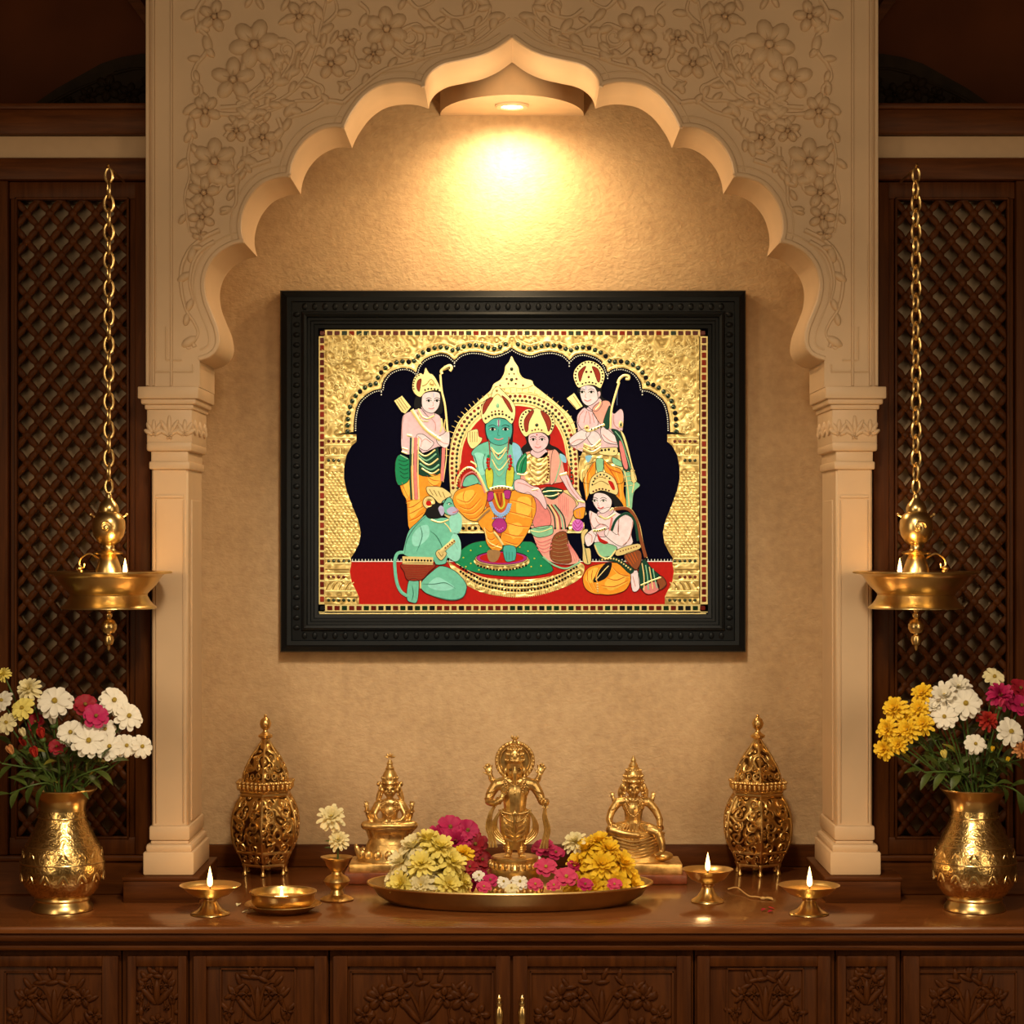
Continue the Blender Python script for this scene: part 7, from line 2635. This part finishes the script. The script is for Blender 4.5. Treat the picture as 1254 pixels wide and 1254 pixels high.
right_fl = [
    (1182, 862, -.045, 21, 'daisy', 'white', 'large white daisy front centre of the right bouquet'),
    (1156, 853, -.03, 21, 'mum', 'white', 'full white flower beside the yellow cluster, right vase'),
    (1173, 842, -.01, 18, 'mum', 'white', 'white flower at the top of the white group, right vase'),
    (1156, 878, -.05, 17, 'daisy', 'white', 'white daisy lowest of the white group, right vase'),
    (1144, 866, -.03, 14, 'mum', 'white', 'white flower touching the yellow cluster, right vase'),
    (1237, 896, -.05, 19, 'daisy', 'white', 'five petalled white flower at lower right of the right bouquet'),
    (1194, 911, -.06, 14, 'daisy', 'white', 'small white daisy hanging low in the right bouquet'),
    (1217, 829, 0.0, 15, 'daisy', 'cream', 'cream daisy highest in the right bouquet'),
    (1224, 852, -.03, 19, 'mum', 'magenta', 'big magenta flower upper right in the right vase'),
    (1250, 864, -.02, 16, 'cosmos', 'magenta', 'magenta flower at the right picture edge'),
    (1249, 843, .01, 15, 'cosmos', 'crimson', 'dark crimson flower cut by the right picture edge'),
    (1210, 882, -.04, 14, 'mum', 'red', 'round dark red flower under the magenta one, right vase'),
    (1224, 867, -.05, 8, 'bud', 'pink', 'pink bud in front of the big magenta flower'),
    (1250, 917, -.05, 12, 'mum', 'peach', 'orange flower low at the right picture edge'),
    (1095, 868, -.03, 17, 'mum', 'yellow', 'yellow flower upper left of the yellow cluster, right vase'),
    (1087, 893, -.04, 16, 'mum', 'yellow', 'yellow flower leftmost in the right bouquet'),
    (1083, 917, -.03, 15, 'mum', 'yellow', 'yellow flower lowest left in the right bouquet'),
    (1111, 894, -.055, 16, 'mum', 'yellow', 'yellow flower in the front middle of the yellow cluster'),
    (1129, 850, -.02, 15, 'mum', 'yellow', 'yellow flower topmost of the yellow cluster, right vase'),
    (1125, 868, -.03, 14, 'mum', 'yellow', 'yellow flower between topmost yellow one and the white group'),
    (1130, 887, -.05, 15, 'mum', 'yellow', 'yellow flower right end of the yellow cluster, under white'),
    (1100, 911, -.05, 13, 'mum', 'yellow', 'yellow flower at the lower edge of the yellow cluster'),
    (1108, 878, -.03, 14, 'mum', 'yellow', 'yellow flower tucked in the centre of the yellow cluster'),
    (1214, 921, -.05, 5, 'bud', 'yellow', 'tiny yellow bud below the small white daisy, right vase'),
    (1157, 930, -.05, 8, 'bud', 'pale', 'small greenish yellow bud low left in the right bouquet'),
    (1232, 934, -.04, 5, 'bud', 'yellow', 'tiny yellow bud at lower right of the right bouquet'),
]
for k, (px, py, dy, r, kd, cl, lb) in enumerate(right_fl):
    bouquet_flower(xvR, px, py, dy, r, kd, cl, lb, 'flower', 'flowers in the right vase', 2 if py > 870 else 1, k)
for sp, lb in (
    ([(60, 960, -.05), (38, 962, -.07), (12, 972, -.06)], 'broad green leaves drooping left over the left vase rim'),
    ([(66, 950, .02), (40, 935, .03), (15, 915, .03)], 'green foliage spreading behind the red buds, left vase'),
    ([(76, 940, .03), (70, 915, .04), (60, 890, .05)], 'dark foliage upright in the middle back of left vase'),
    ([(92, 945, .0), (112, 930, .02), (130, 905, .03)], 'green foliage leaning right under white daisies, left vase'),
    ([(90, 955, -.04), (110, 945, -.06), (132, 938, -.06)], 'low green sprig hanging right of the left vase neck'),
    ([(58, 945, -.03), (32, 940, -.04), (2, 935, -.04)], 'green sprig reaching the left picture edge'),
    ([(84, 945, -.03), (84, 930, -.05), (90, 920, -.05)], 'yellow green sprig in the front middle of left vase'),
):
    leafy_stem(xvL, sp, lb, group='greenery in the left vase')
for sp, lb in (
    ([(1180, 950, -.03), (1155, 945, -.06), (1132, 946, -.06)], 'green sprig low left over the right vase rim'),
    ([(1170, 955, .0), (1145, 925, .02), (1120, 905, .03)], 'green foliage beneath the yellow cluster, right vase'),
    ([(1193, 940, .03), (1185, 910, .04), (1178, 890, .05)], 'dark foliage upright in the middle back of right vase'),
    ([(1205, 945, -.02), (1215, 930, -.05), (1222, 940, -.06)], 'green leaves in the front right of the right vase'),
    ([(1212, 950, .0), (1232, 935, .02), (1250, 930, .02)], 'green foliage spreading to the right picture edge'),
    ([(1214, 962, -.04), (1240, 966, -.05), (1262, 985, -.05)], 'broad green leaf drooping right of the right vase rim'),
    ([(1200, 950, .03), (1215, 915, .04), (1225, 890, .05)], 'dark foliage behind the red flower, right vase'),
):
    leafy_stem(xvR, sp, lb, group='greenery in the right vase')

# two cream flowers in the small cup
for k, (px, py, r, lb) in enumerate(((405, 1001, 18, 'larger upper cream flower in the small brass cup'), (414, 1029, 14, 'smaller lower cream flower in the small brass cup'))):
    hp = P(px, py, yc_ - 0.01)
    o = thing('daisy', (xk, yc_, ZT + 0.055), lb, 'flower', 'flowers in the small cup')
    put_head(o, 'mum', 'cream', hp, r * sk, (0.1 * (1 - 2 * k), -1, 0.75), k)
    MB().tube(cat([(xk, yc_, Z(1062, yc_)), (xk + 0.002, yc_, Z(1040, yc_)), tuple(hp)], 5), 0.0013, 6).build('stem', STEM, o)
    for j in range(2):
        m = MB()
        b = Vector((xk, yc_, Z(1044 - 8 * k, yc_)))
        leaf_mb(m, b, b + Vector(((0.02 if j else -0.02), -0.008, 0.012)), 0.009)
        m.build('leaf', LEAF, o)

# ---- flower heads heaped on the tray
FLOOR = ZT + 0.0075


def heap(cx, cyd, top_py, rxpx, ryw, kinds, n, r, label, group, seed, extra=()):
    """dome of flower heads: centre px cx at depth cyd, top at top_py"""
    rr = random.Random(seed)
    c = Vector((X(cx, cyd), cyd, FLOOR))
    h = Z(top_py, cyd) - FLOOR
    s = S(cyd)
    R = r * s
    pts_ = []
    rows = [(0.0, 1), (0.45, int(n * 0.22)), (0.85, int(n * 0.36)), (1.25, n - 1 - int(n * 0.22) - int(n * 0.36))]
    for th, cnt in rows:
        for k in range(cnt):
            ph = 2 * pi * (k + rr.uniform(-.15, .15)) / max(1, cnt) + th * 3
            d = Vector((sin(th) * cos(ph), sin(th) * sin(ph), cos(th)))
            pts_.append((Vector((c.x + d.x * (rxpx * s - R * .7), c.y + d.y * (ryw - R * .6), c.z + max(R * 0.55, d.z * (h - R * .55)))), d))
    # filling heads below
    for k in range(max(2, n // 4)):
        ph = rr.uniform(0, 6.28)
        pts_.append((Vector((c.x + cos(ph) * rxpx * s * .35, c.y + sin(ph) * ryw * .3, c.z + h * rr.uniform(.25, .5))), Vector((cos(ph) * .3, sin(ph) * .3, 1))))
    for k, (p_, d) in enumerate(pts_):
        kd, cl = kinds[k % len(kinds)]
        nm = {'daisy': 'daisy', 'cosmos': 'cosmos_flower', 'mum': 'chrysanthemum'}[kd]
        o = thing(nm, p_, label, 'flower', group)
        nrm = Vector((d.x, d.y - 0.35, d.z + 0.25))
        put_head(o, kd, cl, p_, R * rr.uniform(.9, 1.12), nrm, k % 3)


heap(524, -0.445, 1020, 56, 0.062, [('mum', 'pale'), ('mum', 'pale'), ('mum', 'cream')], 18, 20, 'pale yellow chrysanthemum head heaped on the left of the tray', 'pale yellow heads on the tray', 3)
heap(734, -0.435, 1023, 52, 0.062, [('mum', 'yellow')], 18, 20, 'deep yellow chrysanthemum head heaped on the right of the tray', 'deep yellow heads on the tray', 4)
for k, (px, py, Y, r, kd, cl) in enumerate(((551, 1013, -.345, 18, 'cosmos', 'magenta'), (534, 1025, -.35, 17, 'mum', 'magenta'), (572, 1017, -.34, 17, 'cosmos', 'magenta'), (558, 1031, -.37, 18, 'mum', 'magenta'),
                                             (582, 1034, -.35, 16, 'cosmos', 'crimson'), (541, 1043, -.36, 16, 'cosmos', 'crimson'), (573, 1047, -.375, 15, 'mum', 'crimson'), (590, 1053, -.36, 14, 'cosmos', 'crimson'),
                                             (553, 1056, -.36, 18, 'cosmos', 'crimson'), (572, 1066, -.36, 18, 'cosmos', 'crimson'), (545, 1072, -.36, 18, 'mum', 'magenta'), (585, 1076, -.37, 16, 'mum', 'magenta'))):
    p_ = P(px, py, Y)
    o = thing('cosmos_flower' if kd == 'cosmos' else 'chrysanthemum', p_, 'magenta or crimson flower heaped behind pale yellow heads on the tray', 'flower', 'magenta heads at the back of the tray')
    put_head(o, kd, cl, p_, r * S(Y), (rnd.uniform(-.4, .4), -0.9, 0.6), k % 3)
singles = [
    (704, 1031, -.43, 16, 'mum', 'cream', 'cream flower head on top left of the deep yellow heap'),
    (664, 1038, -.36, 15, 'cosmos', 'magenta', 'magenta flower head right of the standing statue, topmost there'),
    (680, 1044, -.37, 12, 'cosmos', 'magenta', 'magenta flower head touching the deep yellow heap from behind'),
    (655, 1054, -.39, 10, 'daisy', 'white', 'small white flower beside the statue pedestal right side'),
    (668, 1062, -.45, 15, 'cosmos', 'pink', 'pink flower head right of the pedestal'),
    (693, 1074, -.50, 16, 'cosmos', 'pink', 'large pink flower head in front of the deep yellow heap'),
    (716, 1083, -.51, 11, 'cosmos', 'magenta', 'small magenta flower head at the tray front, right of the large pink one'),
    (752, 1083, -.50, 10, 'cosmos', 'pink', 'pink flower head at front right of the tray'),
    (678, 1084, -.525, 10, 'cosmos', 'pink', 'small pink flower head in front of the pedestal right'),
    (600, 1078, -.50, 11, 'cosmos', 'magenta', 'small magenta flower head in front of pedestal left side'),
    (592, 1086, -.52, 10, 'cosmos', 'pink', 'pink flower head at the tray front, left of the pedestal'),
    (575, 1062, -.44, 12, 'cosmos', 'crimson', 'crimson flower head between pale yellow heap and pedestal'),
    (566, 1046, -.42, 15, 'mum', 'yellow', 'yellow flower head on the right edge of the pale heap'),
    (586, 1072, -.47, 9, 'daisy', 'white', 'small white flower left of the pedestal'),
    (655, 1083, -.52, 11, 'cosmos', 'pink', 'pink flower head in the tray front centre right'),
    (616, 1080, -.50, 10, 'daisy', 'white', 'white flower in front of the pedestal, left one of the pair'),
    (636, 1080, -.51, 12, 'daisy', 'white', 'white flower in front of the pedestal, right one of the pair'),
    (626, 1088, -.525, 9, 'daisy', 'cream', 'cream flower nearest the tray rim in the centre'),
    (702, 1060, -.46, 9, 'cosmos', 'magenta', 'tiny magenta flower against the left foot of the yellow heap'),
]
for k, (px, py, Y, r, kd, cl, lb) in enumerate(singles):
    p_ = P(px, py, Y)
    nm = {'daisy': 'daisy', 'cosmos': 'cosmos_flower', 'mum': 'chrysanthemum'}[kd]
    o = thing(nm, p_, lb, 'flower', 'single heads on the tray')
    put_head(o, kd, cl, p_, r * S(Y), (rnd.uniform(-.3, .3), -0.7, 0.9), k % 3)

# loose string with a tassel and petals on the counter
yq = -0.40
pts_ = cat([tuple(P(x, y, Y_)) [:2] + (ZT + 0.003 + dz,) for x, y, Y_, dz in ((891, 1075, -.30, .0), (902, 1077, -.31, .004), (912, 1085, -.35, .0), (918, 1090, -.38, .0), (926, 1092, -.39, .001), (934, 1092, -.40, .0))], 6)
o = thing('cotton_string', (pts_[0][0], pts_[0][1], ZT), 'thin golden string with knotted tassel lying right of the smaller oil lamp', 'string')
MB().tube(pts_, 0.0014, 6).build('cord', mat('gold_cord', (0.62, 0.38, 0.13), 0.6), o)
m = MB()
e = Vector(pts_[-1])
for k in range(7):
    m.tube([e, e + Vector((0.008, -0.004 + 0.0015 * k, 0.001)), e + Vector((0.017, -0.010 + 0.0035 * k, -0.001))], 0.0011, 5)
m.ell(e, (0.005, 0.004, 0.003), 8, 6)
m.build('tassel', mat('tassel_gold', (0.70, 0.45, 0.16), 0.6), o)
PET = [(932, 1116, 'crimson', 'dark red petal on counter between the two right oil lamps, leftmost'), (940, 1118, 'crimson', 'dark red petal on counter between the two right oil lamps, middle'), (948, 1114, 'red', 'dark red petal on counter left of the nearest right oil lamp'),
       (812, 1078, 'red', 'red petal on the counter left of the smaller oil lamp'), (290, 1110, 'cream', 'cream petal on counter between the left oil lamp and saucer'), (296, 1118, 'cream', 'cream petal on the counter in front of the saucer lamp, left')]
for k, (px, py, cl, lb) in enumerate(PET):
    d_ = 0.64 - 0.001
    Yp_ = (ZC - ZT) * FPX / (py - HY) - DW
    p_ = Vector((X(px, Yp_), Yp_, ZT + 0.0008))
    m = MB()
    petal(m, rnd.uniform(0, 6), 0.012, 0.009, 0.1, 0.2, 0.1, 0.0)
    m.v = [(a_ + p_.x, b_ + p_.y, c_ + p_.z) for a_, b_, c_ in m.v]
    tag(m.build('petal', FM[cl], origin=p_), lb, 'petal', 'loose petals on the counter')
